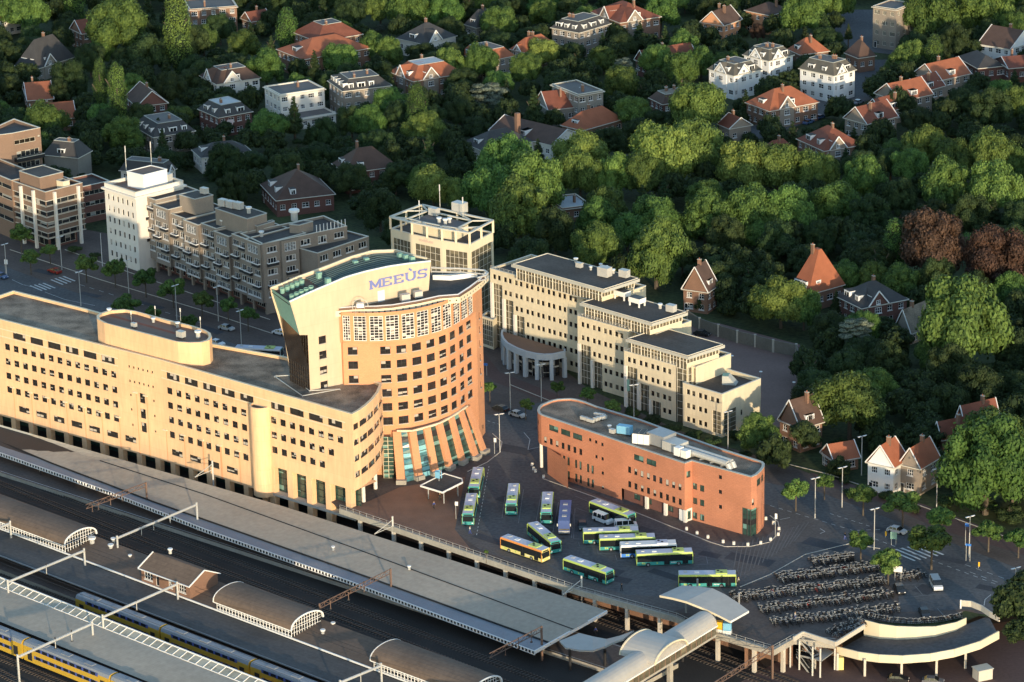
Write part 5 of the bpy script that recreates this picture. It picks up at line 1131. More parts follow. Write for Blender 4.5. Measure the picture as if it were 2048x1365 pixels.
# platforms
def plat(name, a, b, wd, label, z=RZ+.9):
    A, B_ = pv(a, z), pv(b, z); d = (B_-A).normalized(); n = Vector((-d.y, d.x)); k = MB(); A = A-d*10
    k.hexa([(*p, RZ) for p in (A, B_, B_+n*wd, A+n*wd)], [(*p, z) for p in (A, B_, B_+n*wd, A+n*wd)], 'concrete', 'brown_paving')
    for s_ in (.5, wd-.6): k.face([(*p, z+.01) for p in (A+n*s_, B_+n*s_, B_+n*(s_+.15), A+n*(s_+.15))], 'line_white')
    o = k.build(name); tag(o, label, 'platform'); return o
plat('railway_platform', (0, 945), (1290, 1365), 11, 'long railway platform under the grey canopy next to the bus square')
# tracks
tk = MB(); sl = MB()
def track(a, b):
    A, B_ = pv(a, RZ), pv(b, RZ); d = (B_-A).normalized(); n = Vector((-d.y, d.x)); A = A-d*30; B_ = B_+d*60; L = (B_-A).length
    for s_ in (-.72, .72): tk.bar((*(A+n*s_), RZ+.2), (*(B_+n*s_), RZ+.2), .09, 'rail', .16)
    for i in range(int(L/.9)): q = A+d*(.9*i); sl.hexa([(*p, RZ+.01) for p in (q-n*1.3, q+d*.26-n*1.3, q+d*.26+n*1.3, q+n*1.3)], [(*p, RZ+.12) for p in (q-n*1.3, q+d*.26-n*1.3, q+d*.26+n*1.3, q+n*1.3)], 'sleeper_brown', bot=False)
for a, b in (((0, 940), (1000, 1330)), ((0, 968), (930, 1335)), ((0, 997), (860, 1340)), ((0, 1022), (800, 1345)), ((0, 1120), (640, 1370)), ((0, 1150), (560, 1372)), ((0, 1290), (220, 1380)), ((0, 1315), (140, 1375)), ((0, 1345), (50, 1372)), ((1240, 1235), (1460, 1318)), ((1190, 1238), (1420, 1325))): track(a, b)
tk.build('rail', None, kind='structure'); sl.build('sleepers', None, kind='structure')
# second platform roofs, strip with barrel halls
ZP2 = -2.0
def e2(x): # near eave line of the brown strip roof in the photo
    return 1057+(x-0)*.3795
dS = (pv((581, 1275), ZP2)-pv((126, 1104), ZP2)).normalized(); nS = Vector((-dS.y, dS.x)); O_ = pv((126, 1104), ZP2)
def s2(x, y, z=ZP2): q = pv((x, y), z)-O_; return q.dot(dS), q.dot(nS)
PS = thing('platform_canopy', 'low brown platform roof strip with a white eave, between the barrel roofed halls', 'canopy', (O_.x, O_.y, RZ))
def W(u, v, z): q = O_+dS*u+nS*v; return (q.x, q.y, z)
k = MB()
k.hexa([W(-60, 0, ZP2-.5), W(160, 0, ZP2-.5), W(160, 9, ZP2-.5), W(-60, 9, ZP2-.5)], [W(-60, 0, ZP2), W(160, 0, ZP2), W(160, 9, ZP2+.9), W(-60, 9, ZP2+.9)], 'dark_metal', 'platform_roof_brown')
k.build('roof', PS)
k = MB(); k.bar(W(-60, -.08, ZP2-.1), W(160, -.08, ZP2-.1), .22, 'white_paint', .35); k.build('eave', PS)
for i in range(14):
    k = MB(); k.box(W(-50+12*i, 4, RZ+.9), (.3, .3, ZP2-.5-RZ-.9), 'steel'); k.build('column', PS)
k = MB(); k.hexa([W(-90, -10.5, RZ), W(170, -10.5, RZ), W(170, 9.5, RZ), W(-90, 9.5, RZ)], [W(-90, -10.5, RZ+.9), W(170, -10.5, RZ+.9), W(170, 9.5, RZ+.9), W(-90, 9.5, RZ+.9)], 'concrete', 'brown_paving'); o = k.build('railway_platform'); tag(o, 'wide railway platform under the brown strip roof and the barrel halls', 'platform')
# flat dark roof in front of the strip
FR = thing('platform_canopy', 'flat dark slate platform roof in front of the brown strip roof', 'canopy', tuple(W(0, -6, RZ)))
k = MB(); k.hexa([W(-70, -9.2, ZP2-.9), W(160, -9.2, ZP2-.9), W(160, -.3, ZP2-.7), W(-70, -.3, ZP2-.7)], [W(-70, -9.2, ZP2-.6), W(160, -9.2, ZP2-.6), W(160, -.3, ZP2-.4), W(-70, -.3, ZP2-.4)], 'dark_metal', 'platform_roof'); k.build('roof', FR)
k = MB(); k.bar(W(-70, -9.2, ZP2-.65), W(160, -9.2, ZP2-.65), .12, 'steel', .3); k.build('eave', FR)
for i in range(12): k = MB(); k.box(W(-50+14*i, -5, RZ+.9), (.25, .25, ZP2-.9-RZ-.9), 'steel'); k.build('column', FR)
def barrel(u0, u1, label, hw=1.9, rise=2.4, wd=8.4):
    t = thing('platform_hall', label, 'station hall', W((u0+u1)/2, 4, RZ), 0, 'barrel roofed halls on the platform'); k = MB(); n = 12; zb_ = ZP2+hw
    def arc(i): a = math.pi*i/n; return wd/2-.1-(wd/2+.4)*math.cos(a), zb_+rise*(math.sin(a)**.8 if math.sin(a) > 0 else 0)
    for i in range(n):
        (v0, z0), (v1, z1) = arc(i), arc(i+1)
        k.face([W(u0-.5, v0, z0), W(u1+.5, v0, z0), W(u1+.5, v1, z1), W(u0-.5, v1, z1)], 'platform_roof_brown', True); k.face([W(u0-.5, v0, z0-.25), W(u0-.5, v1, z1-.25), W(u1+.5, v1, z1-.25), W(u1+.5, v0, z0-.25)], 'white_paint', True)
        for uu in (u0-.5, u1+.5): k.bar(W(uu, v0, z0-.1), W(uu, v1, z1-.1), .2, 'white_paint', .3)
    k.build('barrel_roof', t)
    G = MB(); F_ = MB()
    def pane(a, b, c, d): G.face([a, b, c, d], 'glass_house')
    L = u1-u0; m = int(L/.9)
    G.face([W(u0, .1, ZP2), W(u1, .1, ZP2), W(u1, .1, zb_+.3), W(u0, .1, zb_+.3)], 'glass_house')
    for i in range(m+1): u = u0+L*i/m; F_.bar(W(u, 0, ZP2+.1), W(u, 0, zb_+.1), .12, 'white_paint')
    for z in (ZP2+.3, ZP2+1.1, zb_): F_.bar(W(u0, 0, z), W(u1, 0, z), .14, 'white_paint')
    pts = [W(u1, wd-.2, ZP2)]+[W(u1, arc(i)[0], arc(i)[1]-.15) for i in range(n, -1, -1)]+[W(u1, 0, ZP2)]; G.face(pts[::-1], 'glass_house')
    for i in range(1, 11):
        v = (wd-.2)*i/11; a = math.acos(max(-1, min(1, (wd/2-.1-v)/(wd/2+.4)))); F_.bar(W(u1+.05, v, ZP2), W(u1+.05, v, zb_+rise*math.sin(a)**.8-.2), .1, 'white_paint')
    for z in (ZP2+.9, ZP2+1.8, zb_+.4, zb_+1.2, zb_+2.0):
        s_ = min(1, max(0, (z-zb_)/rise))**1.25; c_ = math.sqrt(max(0, 1-s_*s_))*(wd/2); F_.bar(W(u1+.05, wd/2-.1-c_, z), W(u1+.05, wd/2-.1+c_, z), .09, 'white_paint')
    pts = [W(u0, wd-.2, ZP2)]+[W(u0, arc(i)[0], arc(i)[1]-.15) for i in range(n, -1, -1)]+[W(u0, 0, ZP2)]; G.face(pts, 'glass_house')
    G.build('glazing', t); F_.build('lattice_frame', t)
u_a = s2(131.6, 1089, ZP2+1.9)[0]; barrel(u_a-34, u_a, 'barrel roofed platform hall with white lattice gable, leftmost of three')
u_b, u_c = s2(434, 1203, ZP2+1.9)[0], s2(581, 1259.6, ZP2+1.9)[0]; barrel(u_b, u_c, 'barrel roofed platform hall right of the small brick station house')
u_d = s2(743, 1322.8, ZP2+1.9)[0]; barrel(u_d, u_d+26, 'barrel roofed platform hall cut off by the bottom edge of the photo')
# small brick station house
ZE = ZP2+3.2; q0, q1, q3 = pv((282, 1135), ZE), pv((379.4, 1170.7), ZE), pv((439, 1143), ZE)
SH = Bld('station_house', 'small brick station house with a brown gable roof and white windows on the platform', 'station house', W(0, 0, RZ)); SH.root.location = (q1.x, q1.y, RZ)
dd = (q1-q0).normalized(); L = (q1-q0).length; wd = 8.0; nn2 = Vector((-dd.y, dd.x)); q2_ = q1+nn2*wd; q3_ = q0+nn2*wd
SH.wall(q0, q1, ZP2, ZE, 'brown_brick', [(2.2, ZP2+1.7, 2.6, 1.7, 'how'), (5.0, ZP2+1.3, 1.0, 2.2, 'door'), (L*.6, ZP2+1.7, 1.2, 1.6, 'ho'), (L*.84, ZP2+1.7, 2.2, 1.7, 'how')])
for p, q in ((q1, q2_), (q2_, q3_), (q3_, q0)): SH.wall(p, q, ZP2, ZE, 'brown_brick')
rm0, rm1 = (q0+q3_)/2, (q1+q2_)/2; ZRg = ZE+2.0; r_ = SH.part('roof'); o_ = nn2*.5; eo = dd*.4
SH.w.face([(*q1, ZE), (*q2_, ZE), (*rm1, ZRg)], 'brown_brick'); SH.w.face([(*q3_, ZE), (*q0, ZE), (*rm0, ZRg)], 'brown_brick')
r_.face([(*(q0-o_-eo), ZE-.2), (*(q1-o_+eo), ZE-.2), (*(rm1+eo), ZRg+.1), (*(rm0-eo), ZRg+.1)], 'platform_roof_brown'); r_.face([(*(q2_+o_+eo), ZE-.2), (*(q3_+o_-eo), ZE-.2), (*(rm0-eo), ZRg+.1), (*(rm1+eo), ZRg+.1)], 'platform_roof_brown')
tr = SH.part('verge')
for s_, e_ in ((q0-eo, rm0-eo), (q1+eo, rm1+eo)): tr.bar((*(s_-o_), ZE-.1), (*e_, ZRg+.15), .25, 'white_paint', .2)
tr.bar((*(q2_+o_+eo), ZE-.1), (*(rm1+eo), ZRg+.15), .25, 'white_paint', .2); tr.bar((*(q0-o_-eo), ZE-.2), (*(q1-o_+eo), ZE-.2), .2, 'white_paint', .2)
SH.finish()
for i, (x, y, lb, s_) in enumerate(((540, 560, 'pale drum chimney at the right end of the left barrel hall', 1.6), (650, 590, 'white ventilation drum on the brown strip roof left of the station house', 1.2), (665, 550, 'grey ventilation drum behind the white one on the brown strip roof', 1.1), (762, 640, 'small white vent on the brown strip roof beside the station house', .8), (997, 610, 'pale drum on the ridge of the small station house', 1.0), (1890, 1085, 'small brick and white chimney on the strip roof right of the middle barrel hall', 1.0), (1950, 1040, 'small red capped vent behind the strip roof chimney', .9))):
    gadget('roof_vent', lb, *b0(x, y), ZP2+.2 if i != 4 else ZRg, 'vent', s_)
# third platform roof with glass strip, bottom left
ZT = -1.9
ta, tb = pv((0, 1156), ZT+1.2), pv((536, 1367), ZT+1.2); dT = (tb-ta).normalized(); nT = Vector((-dT.y, dT.x)); tw = (ta-pv((0, 1241), ZT)).dot(nT); LT = (tb-ta).length
def X(u, v, z): q = ta+dT*u+nT*v; return (q.x, q.y, z)
TC = thing('platform_canopy', 'pale grey curved platform roof with a long sloping glass strip, bottom left', 'canopy', X(20, -4, RZ))
k = MB(); nseg = 10
for i in range(nseg):
    t0, t1 = i/nseg, (i+1)/nseg; z0, z1 = ZT-.3+.82*math.sin(t0*math.pi*.5), ZT-.3+.82*math.sin(t1*math.pi*.5)
    k.face([X(-30, -tw+(tw-2.2)*t0, z0), X(LT+40, -tw+(tw-2.2)*t0, z0), X(LT+40, -tw+(tw-2.2)*t1, z1), X(-30, -tw+(tw-2.2)*t1, z1)], 'canopy_grey', True)
k.hexa([X(-30, -tw, ZT-.6), X(LT+40, -tw, ZT-.6), X(LT+40, -2.2, ZT-.4), X(-30, -2.2, ZT-.4)], [X(-30, -tw, ZT-.32), X(LT+40, -tw, ZT-.32), X(LT+40, -2.2, ZT+.3), X(-30, -2.2, ZT+.3)], 'dark_metal')
k.build('roof', TC); k = MB(); F_ = MB(); npn = 58
for i in range(npn):
    u, u2 = -30+(LT+50)*i/npn, -30+(LT+50)*(i+1)/npn; k.face([X(u, -2.2, ZT+.55), X(u2, -2.2, ZT+.55), X(u2, 0, ZT+1.25), X(u, 0, ZT+1.25)], 'glass_pale'); F_.bar(X(u, -2.25, ZT+.6), X(u, 0.05, ZT+1.3), .14, 'white_paint')
F_.bar(X(-30, 0, ZT+1.3), X(LT+20, 0, ZT+1.3), .25, 'white_paint'); F_.bar(X(-30, -2.2, ZT+.58), X(LT+20, -2.2, ZT+.58), .15, 'white_paint'); k.build('glass_strip', TC); F_.build('glazing_bars', TC)
for i in range(8): k = MB(); k.box(X(-20+13*i, -5, RZ+.9), (.3, .3, ZT-.4-RZ-.9), 'steel'); k.build('column', TC)
k = MB(); k.hexa([X(-40, -tw-.5, RZ), X(LT+60, -tw-.5, RZ), X(LT+60, 1, RZ), X(-40, 1, RZ)], [X(-40, -tw-.5, RZ+.9), X(LT+60, -tw-.5, RZ+.9), X(LT+60, 1, RZ+.9), X(-40, 1, RZ+.9)], 'concrete', 'brown_paving'); o = k.build('railway_platform'); tag(o, 'railway platform under the pale curved roof at bottom left', 'platform')
# trains (double deck)
def train(a, b, z, n, label, sunny):
    A, B_ = pv(a, z), pv(b, z); d = (B_-A).normalized(); t = thing('passenger_train', label, 'train', (A.x, A.y, RZ), math.atan2(d.y, d.x)); cl = 26.0; H_ = z-RZ
    for i in range(n):
        x0 = i*(cl+.6); x1 = x0+cl; k = MB()
        pr = [(-1.4, .5), (-1.4, H_-.8), (-1.1, H_-.15), (-.5, H_), (.5, H_), (1.1, H_-.15), (1.4, H_-.8), (1.4, .5)]
        for j in range(len(pr)-1):
            (y0, z0), (y1, z1) = pr[j], pr[j+1]; k.face([(x0, y1, z1), (x1, y1, z1), (x1, y0, z0), (x0, y0, z0)][::1], 'train_roof' if j in (2, 3, 4, 1, 5) and j not in (0, 6) else 'yellow_train')
        k.face([(x0, y, z_) for y, z_ in pr], 'yellow_train'); k.face([(x1, y, z_) for y, z_ in pr][::-1], 'yellow_train')
        for s_ in (-1, 1):
            for zz, hh_ in ((1.55, .75), (3.35, .75)):
                y = s_*1.42
                q = [(x0+3.2, y, zz), (x1-3.2, y, zz), (x1-3.2, y, zz+hh_), (x0+3.2, y, zz+hh_)]; k.face(q if s_ < 0 else q[::-1], 'train_blue')
        body = ch(t, 'carriage', k)
        if i == 0:
            w_ = MB(); w_.face([(0, -1.44, 0), (1.5, -1.44, 0), (1.5, -1.44, .65), (0, -1.44, .65)], 'car_glass'); wme = w_.mesh('window'); w_ = MB(); w_.face([(0, -1.44, .9), (1.4, -1.44, .9), (1.4, -1.44, 2.9), (0, -1.44, 2.9)], 'dark_metal'); dme_ = w_.mesh('door')
            w_ = MB(); w_.box((0, 0, .15), (3, 2.2, .6), 'black_rubber'); bme = w_.mesh('bogie'); w_ = MB(); w_.box((0, 0, H_), (2.4, 1.2, .18), 'train_roof'); rme = w_.mesh('roof_unit')
        for nm_, me_, locs in (('window', wme, [(x0+3.8+j*2.1, 0, zz) for zz in (1.6, 3.4) for j in range(9)]), ('door', dme_, [(x0+1.2, 0, 0), (x1-2.6, 0, 0)]), ('bogie', bme, [(x0+4, 0, 0), (x1-4, 0, 0)]), ('roof_unit', rme, [(x0+5, 0, 0), (x0+12, 0, 0), (x0+19, 0, 0)])):
            for lc in locs: c = bpy.data.objects.new(nm_, me_); COL.objects.link(c); c.parent = body; c.location = lc
    return t
train((160, 1186), (590, 1352), RZ+4.6, 4, 'shaded double deck yellow and blue train standing behind the glass strip roof', False)
train((-110, 1212), (160, 1320), RZ+4.6, 3, 'sunlit bright yellow and blue double deck train in the bottom left corner', True)
# overhead line gantries
def gantry(name, label, a, b, z, m, style, posts=(1, 1), ph_=.6, drops=()):
    A, B_ = P(*a, z), P(*b, z); t = thing(name, label, 'gantry', (A.x, A.y, RZ)); o = t.location
    k = MB()
    if style == 'pipe': k.tube(A, B_, .28, m, 8)
    else:
        n = max(3, int((B_-A).length/1.6)); up = Vector((0, 0, .5))
        k.bar(A+up, B_+up, .14, m); k.bar(A-up, B_-up, .14, m)
        for i in range(n): p, q = A.lerp(B_, i/n), A.lerp(B_, (i+1)/n); k.bar(p+(up if i % 2 else -up), q+(-up if i % 2 else up), .09, m); k.bar(q+up, q-up, .08, m)
    k.build('beam', t)
    for f, p in zip(posts, (A, B_)):
        if f: k = MB(); k.box((p.x, p.y, RZ), (.35, .35, z-RZ+ph_), m, .5); k.build('post', t)
    for d_ in drops:
        p = A.lerp(B_, d_); k = MB(); k.bar(p, p-Vector((0, 0, 1.7)), .14, m); k.box((p.x, p.y, p.z-1.9), (.5, .12, .3), 'dark_metal'); k.build('hanger', t)
    for i, d_ in enumerate(drops):
        p = A.lerp(B_, d_); k = MB(); k.cyl((p.x, p.y, p.z+.2), .12, .5, 'dark_metal', 6); k.build('insulator', t)
ZG = 1.0
gantry('overhead_line_gantry', 'bright pale pipe gantry across the tracks below the long canopy', (234, 1077), (393, 1010), ZG, 'galvanised', 'pipe', drops=(.45, .66, .3))
gantry('overhead_line_gantry', 'rusty lattice gantry crossing the tracks at upper left of the station', (172, 1014), (292, 970), ZG, 'rust_brown', 'lattice', (0, 1), drops=(.1, .2, .4, .6))
gantry('overhead_line_gantry', 'pale pipe gantry leading to the left barrel hall', (15, 1165), (168, 1102), ZG, 'galvanised', 'pipe', drops=(.5,))
gantry('overhead_line_gantry', 'pale pipe gantry ending at the small brick station house', (205, 1235), (354, 1169), ZG, 'galvanised', 'pipe', drops=(.45,))
gantry('overhead_line_gantry', 'pale pipe gantry over the sunlit train at the bottom left', (35, 1315), (184, 1248), ZG, 'galvanised', 'pipe', drops=(.5, .72))
gantry('overhead_line_gantry', 'pale pipe gantry entering from the left edge beside the barrel hall', (-60, 1080), (20, 1047), ZG, 'galvanised', 'pipe', drops=(.6,))
gantry('overhead_line_gantry', 'rusty lattice gantry with its post rising through the middle of the canopy', (639, 1213), (781, 1143), ZG, 'rust_brown', 'lattice', drops=(.15, .4, .62))
gantry('overhead_line_gantry', 'rusty lattice gantry near the right end of the long canopy', (979, 1312), (1083, 1258), ZG, 'rust_brown', 'lattice', (0, 1), drops=(.3, .55, .8))
gantry('overhead_line_gantry', 'reddish lattice gantry in front of the stair tower at the bottom right', (1425, 1372), (1545, 1296), .8, 'rust_brown', 'lattice', (0, 1), drops=())
gantry('overhead_line_gantry', 'pale pipe gantry over the bottom barrel hall', (680, 1366), (762, 1332), ZG, 'galvanised', 'pipe', drops=(.5,))
def mast(a, z, label):
    p = P(*a, z); t = thing('overhead_line_mast', label, 'mast', (p.x, p.y, RZ)); k = MB(); k.box((p.x, p.y, RZ), (.35, .35, z-RZ), 'galvanised'); k.build('post', t)
    k = MB(); k.bar((p.x-.2, p.y, z-1.0), (p.x-4, p.y-2.2, z-3.2), .14, 'galvanised'); k.bar((p.x-.2, p.y, z-2.4), (p.x-4, p.y-2.2, z-3.2), .12, 'galvanised'); k.build('bracket_arm', t)
mast((424.5, 921), 3.2, 'pale mast with a bracket arm in front of the orange facade'); mast((785, 1033), 2.6, 'pale mast with a bracket arm at the canopy below the forecourt'); mast((1163, 1152), 2.6, 'pale mast with a bracket arm at the canopy below the buses')
# wires
wr = MB()
for a, b in (((0, 990), (900, 1330)), ((0, 960), (980, 1325)), ((0, 1035), (820, 1345)), ((0, 1125), (600, 1362))):
    A, B_ = P(*a, -.6), P(*b, -.6); wr.bar(A, B_, .05, 'dark_metal'); wr.bar(A+Vector((0, 0, 1)), B_+Vector((0, 0, 1)), .05, 'dark_metal')
o = wr.build('overhead_wire', None, kind='stuff'); tag(o, 'thin overhead wires above the railway tracks', 'wires')
# ================= tube bridge, hood, stairs, ramp =================
BR = thing('footbridge', 'pale metal tube footbridge crossing the tracks with an arched cover in its middle', 'footbridge', tuple(P(1250, 1290, RZ)))
ZBt = 4.6
t0_, t1_ = P(1150, 1385, ZBt), P(1412, 1226, ZBt); dB_ = (t1_-t0_); LB = dB_.length; dB_.normalize(); nB = Vector((-dB_.y, dB_.x, 0)); t0_ = t0_-dB_*30; LB += 30
def tube(u0, u1, r_, rise, zoff, name, m='bridge_metal', ribs=True):
    k = MB(); n = 12; N_ = max(1, int((u1-u0)/1.2))
    for j in range(N_):
        ua, ub_ = u0+(u1-u0)*j/N_, u0+(u1-u0)*(j+1)/N_
        for i in range(n):
            a, b = math.pi*i/n, math.pi*(i+1)/n
            def q(u, t): p = t0_+dB_*u+nB*(-r_*math.cos(t)); return (p.x, p.y, ZBt-2.2+zoff+rise*math.sin(t)**.9)
            k.face([q(ua, a), q(ub_, a), q(ub_, b), q(ua, b)], m, True)
    k.build(name, BR)
tube(0, LB, 2.7, 2.5, 0, 'tube_roof'); 
um = (P(1268, 1278, ZBt)-t0_).dot(dB_); 
k = MB()
for (u0, u1) in ((0, LB),):
    a, b = t0_+dB_*u0, t0_+dB_*u1; 
    k.hexa([(p.x, p.y, ZBt-4.6) for p in (a-nB*2.5, b-nB*2.5, b+nB*2.5, a+nB*2.5)], [(p.x, p.y, ZBt-4.1) for p in (a-nB*2.5, b-nB*2.5, b+nB*2.5, a+nB*2.5)], 'concrete')
k.build('walkway', BR); k = MB()
for s_ in (-2.55, 2.55):
    n = int(LB/1.8)
    for i in range(n): a, b = t0_+dB_*(LB*i/n)+nB*s_, t0_+dB_*(LB*(i+1)/n)+nB*s_; q = [(a.x, a.y, ZBt-4.1), (b.x, b.y, ZBt-4.1), (b.x, b.y, ZBt-2.2), (a.x, a.y, ZBt-2.2)]; k.face(q, 'glass_bronze'); k.bar((a.x, a.y, ZBt-4.1), (a.x, a.y, ZBt-2.2), .15, 'rust_brown')
    a, b = t0_+nB*s_*1.06, t0_+dB_*LB+nB*s_*1.06; k.bar((a.x, a.y, ZBt-2.15), (b.x, b.y, ZBt-2.15), .3, 'white_paint')
k.build('side_glazing', BR)
# arched cover lying across the tube
k = MB(); n = 14
for j in range(8):
    va, vb2 = -4.2+8.4*j/8, -4.2+8.4*(j+1)/8
    for i in range(n):
        a, b = math.pi*i/n, math.pi*(i+1)/n
        def q(v, t): p = t0_+dB_*(um-7.5*math.cos(t)*.75)+nB*v; return (p.x, p.y, ZBt-1.2+2.6*math.sin(t))
        k.face([q(va, a), q(va, b), q(vb2, b), q(vb2, a)], 'bridge_metal', True)
for i in range(n):
    a, b = math.pi*i/n, math.pi*(i+1)/n
    for v in (-4.2, 4.2): k.bar(q(v, a), q(v, b), .3, 'pale_cream', .3)
k.build('arched_cover', BR)
# wavy side roof to the canopy
k = MB(); wl_ = [P(*b1(x, y), z) for x, y, z in ((1285, 1120, -1.2), (1400, 1075, -1.2), (1480, 1095, -1.0), (1560, 1110, -.2), (1640, 1090, 1.6), (1720, 1060, 3.6))]; wr2 = [P(*b1(x, y), z) for x, y, z in ((1320, 1160, -1.2), (1400, 1175, -1.2), (1480, 1178, -1.0), (1550, 1155, -.2), (1600, 1130, 1.6), (1660, 1110, 3.6))]
for a, b, c, d in zip(wl_, wl_[1:], wr2[1:], wr2): k.face([tuple(d), tuple(c), tuple(b), tuple(a)], 'bridge_metal', True); k.hexa([tuple(p-Vector((0, 0, .35))) for p in (d, c, b, a)], [tuple(p-Vector((0, 0, .06))) for p in (d, c, b, a)], 'galvanised')
k.build('wavy_roof', BR)
for c in (b1(1345, 1170), b1(1550, 1170), b2(50, 1120)): p = P(*c, -1.4); k = MB(); k.cyl((p.x, p.y, RZ), .3, -1.4-RZ, 'dark_metal', 8); k.build('column', BR)
for u in (20, 36, 50, 62): p = t0_+dB_*u; k = MB(); k.box((p.x, p.y, RZ), (.9, .9, ZBt-4.6-RZ), 'concrete', .8); k.build('column', BR)
# hood over the entrance
HD = thing('entrance_hood', 'large curved pale metal hood over the footbridge entrance on the bus square', 'canopy', tuple(P(1420, 1258)))
ha = [P(1319, 1191, 5.0), P(1345, 1196, 5.4), P(1372, 1203, 5.6), P(1400, 1214, 5.2), P(1432, 1228, 4.6), P(1461, 1243, 4.0)]
hb = [P(1364, 1171, 5.0), P(1395, 1173, 5.4), P(1425, 1177, 5.6), P(1450, 1189, 5.2), P(1475, 1205, 4.6), P(1498, 1222, 4.0)]
k = MB()
for i in range(5):
    k.face([tuple(ha[i]), tuple(ha[i+1]), tuple(hb[i+1]), tuple(hb[i])], 'bridge_metal', True)
    dn = Vector((0, 0, .45)); k.face([tuple(ha[i]-dn), tuple(hb[i]-dn), tuple(hb[i+1]-dn), tuple(ha[i+1]-dn)], 'galvanised')
    k.face([tuple(ha[i]-dn), tuple(ha[i+1]-dn), tuple(ha[i+1]), tuple(ha[i])], 'pale_cream'); k.face([tuple(hb[i+1]-dn), tuple(hb[i]-dn), tuple(hb[i]), tuple(hb[i+1])], 'pale_cream')
k.face([tuple(ha[5]-dn), tuple(hb[5]-dn), tuple(hb[5]), tuple(ha[5])], 'white_paint'); k.face([tuple(hb[0]-dn), tuple(ha[0]-dn), tuple(ha[0]), tuple(hb[0])], 'white_paint')
k.build('curved_roof', HD)
for c in ((1430, 1252), (1465, 1240), (1478, 1222), (1372, 1226), (1395, 1195)): p = P(*c); k = MB(); k.cyl((p.x, p.y, 0), .2, 4.1, 'steel', 8); k.build('column', HD)
for i, (x, y, m, lb) in enumerate(((218, 1035, 'line_white', 'white framed poster case under the entrance hood'), (262, 1040, 'sign_yellow', 'yellow ticket machine cabinet under the entrance hood'), (312, 1048, 'sky_blue_box', 'pale blue ticket kiosk under the entrance hood'))):
    p = P(*b2(x, y+30)); t = thing('ticket_machine', lb, 'kiosk', tuple(p), -.25); k = MB(); k.box((0, 0, 0), (1.7, 1.2, .8), 'white_paint'); ch(t, 'base', k); k = MB(); k.box((0, 0, .8), (1.6, 1.1, 1.6), m); ch(t, 'cabinet', k)
# stairs beside the deck
ST = thing('staircase', 'steel staircase with landings going down from the bicycle deck', 'staircase', tuple(P(1620, 1300, RZ)))
def flight(a, za, b, zb2, w_=1.8):
    A, B_ = P(*a, za), P(*b, zb2); k = MB(); n = 12; d = (B_-A); h = Vector((d.x, d.y, 0)).normalized(); s_ = Vector((-h.y, h.x, 0))*w_/2
    for i in range(n): p, q = A.lerp(B_, i/n), A.lerp(B_, (i+1)/n); k.hexa([tuple(p-s_-Vector((0, 0, .2))), tuple(Vector((q.x, q.y, p.z-.2))-s_), tuple(Vector((q.x, q.y, p.z-.2))+s_), tuple(p+s_-Vector((0, 0, .2)))], [tuple(p-s_), tuple(Vector((q.x, q.y, p.z))-s_), tuple(Vector((q.x, q.y, p.z))+s_), tuple(p+s_)], 'dark_metal')
    for t in (-1, 1): k.bar(A+s_*t-Vector((0, 0, .2)), B_+s_*t-Vector((0, 0, .2)), .12, 'galvanised', .35); k.bar(A+s_*t+Vector((0, 0, 1)), B_+s_*t+Vector((0, 0, 1)), .08, 'galvanised')
    k.build('flight', ST)
flight(b2(755, 1110), 0, b2(830, 1200), -2.3); flight(b2(840, 1215), -2.3, b2(735, 1190), -3.4); flight(b2(735, 1200), -3.4, b2(810, 1300), RZ)
k = MB()
for x, y, z in ((815, 1205, -2.3), (900, 1180, -2.3)): pass
q = [P(*b2(x, y), -2.3) for x, y in ((800, 1215), (860, 1240), (935, 1185), (880, 1160))]; k.hexa([(p.x, p.y, -2.5) for p in q], [(p.x, p.y, -2.3) for p in q], 'steel'); k.build('landing', ST)
q = [P(*b2(x, y), RZ) for x, y in ((733, 1290), (810, 1325), (855, 1335), (940, 1290), (680, 1275))]
for p in q: k = MB(); k.box((p.x, p.y, RZ), (.3, .3, -RZ+.3), 'galvanised'); k.build('post', ST)
k = MB(); tpz = [P(*b2(x, y), 1.0) for x, y in ((700, 1110), (755, 1078), (945, 1140), (1115, 1035))]
for a, b in zip(tpz, tpz[1:]): k.bar(a, b, .35, 'pale_concrete', 1.0)
k.build('parapet', ST)
# ramp
RM = thing('bicycle_ramp', 'curved concrete bicycle ramp on slender columns at the bottom right', 'ramp', tuple(P(1800, 1290)))
inn_ = RIN
out_ = [P(*b2(x, y), z) for x, y, z in ((955, 1180, -2.6), (1080, 1212, -2.3), (1200, 1228, -2.0), (1335, 1234, -1.7), (1500, 1222, -1.3), (1640, 1196, -.9), (1790, 1150, -.6), (1900, 1090, -.2))]
k = MB()
for a, b, c, d in zip(out_, out_[1:], inn_[1:], inn_):
    k.hexa([tuple(p-Vector((0, 0, .5))) for p in (a, b, c, d)], [tuple(p) for p in (a, b, c, d)], 'pale_concrete', 'asphalt')
k.build('ramp_deck', RM); k = MB()
for a, b in zip(out_, out_[1:]): k.bar(a+Vector((0, 0, .15)), b+Vector((0, 0, .15)), .3, 'pale_cream', 1.7); 
k.build('outer_parapet', RM); k = MB()
for i, (a, b) in enumerate(zip(inn_[:7], inn_[1:7])):
    n_ = Vector((0, -.15, 0)); q = [a+n_, b+n_, b-n_, a-n_]; k.hexa([tuple(p-Vector((0, 0, .2))) for p in q], [(p.x, p.y, .9 if i else .9) for p in q], 'pale_cream')
k.build('inner_wall', RM)
for x, y in ((1335, 1250), (1710, 1190), (960, 1200), (1120, 1235), (1540, 1235)): p = P(*b2(x, y), -2.2); k = MB(); k.box((p.x, p.y+.8, RZ), (.45, .45, -RZ-2.3), 'pale_concrete'); k.build('column', RM)
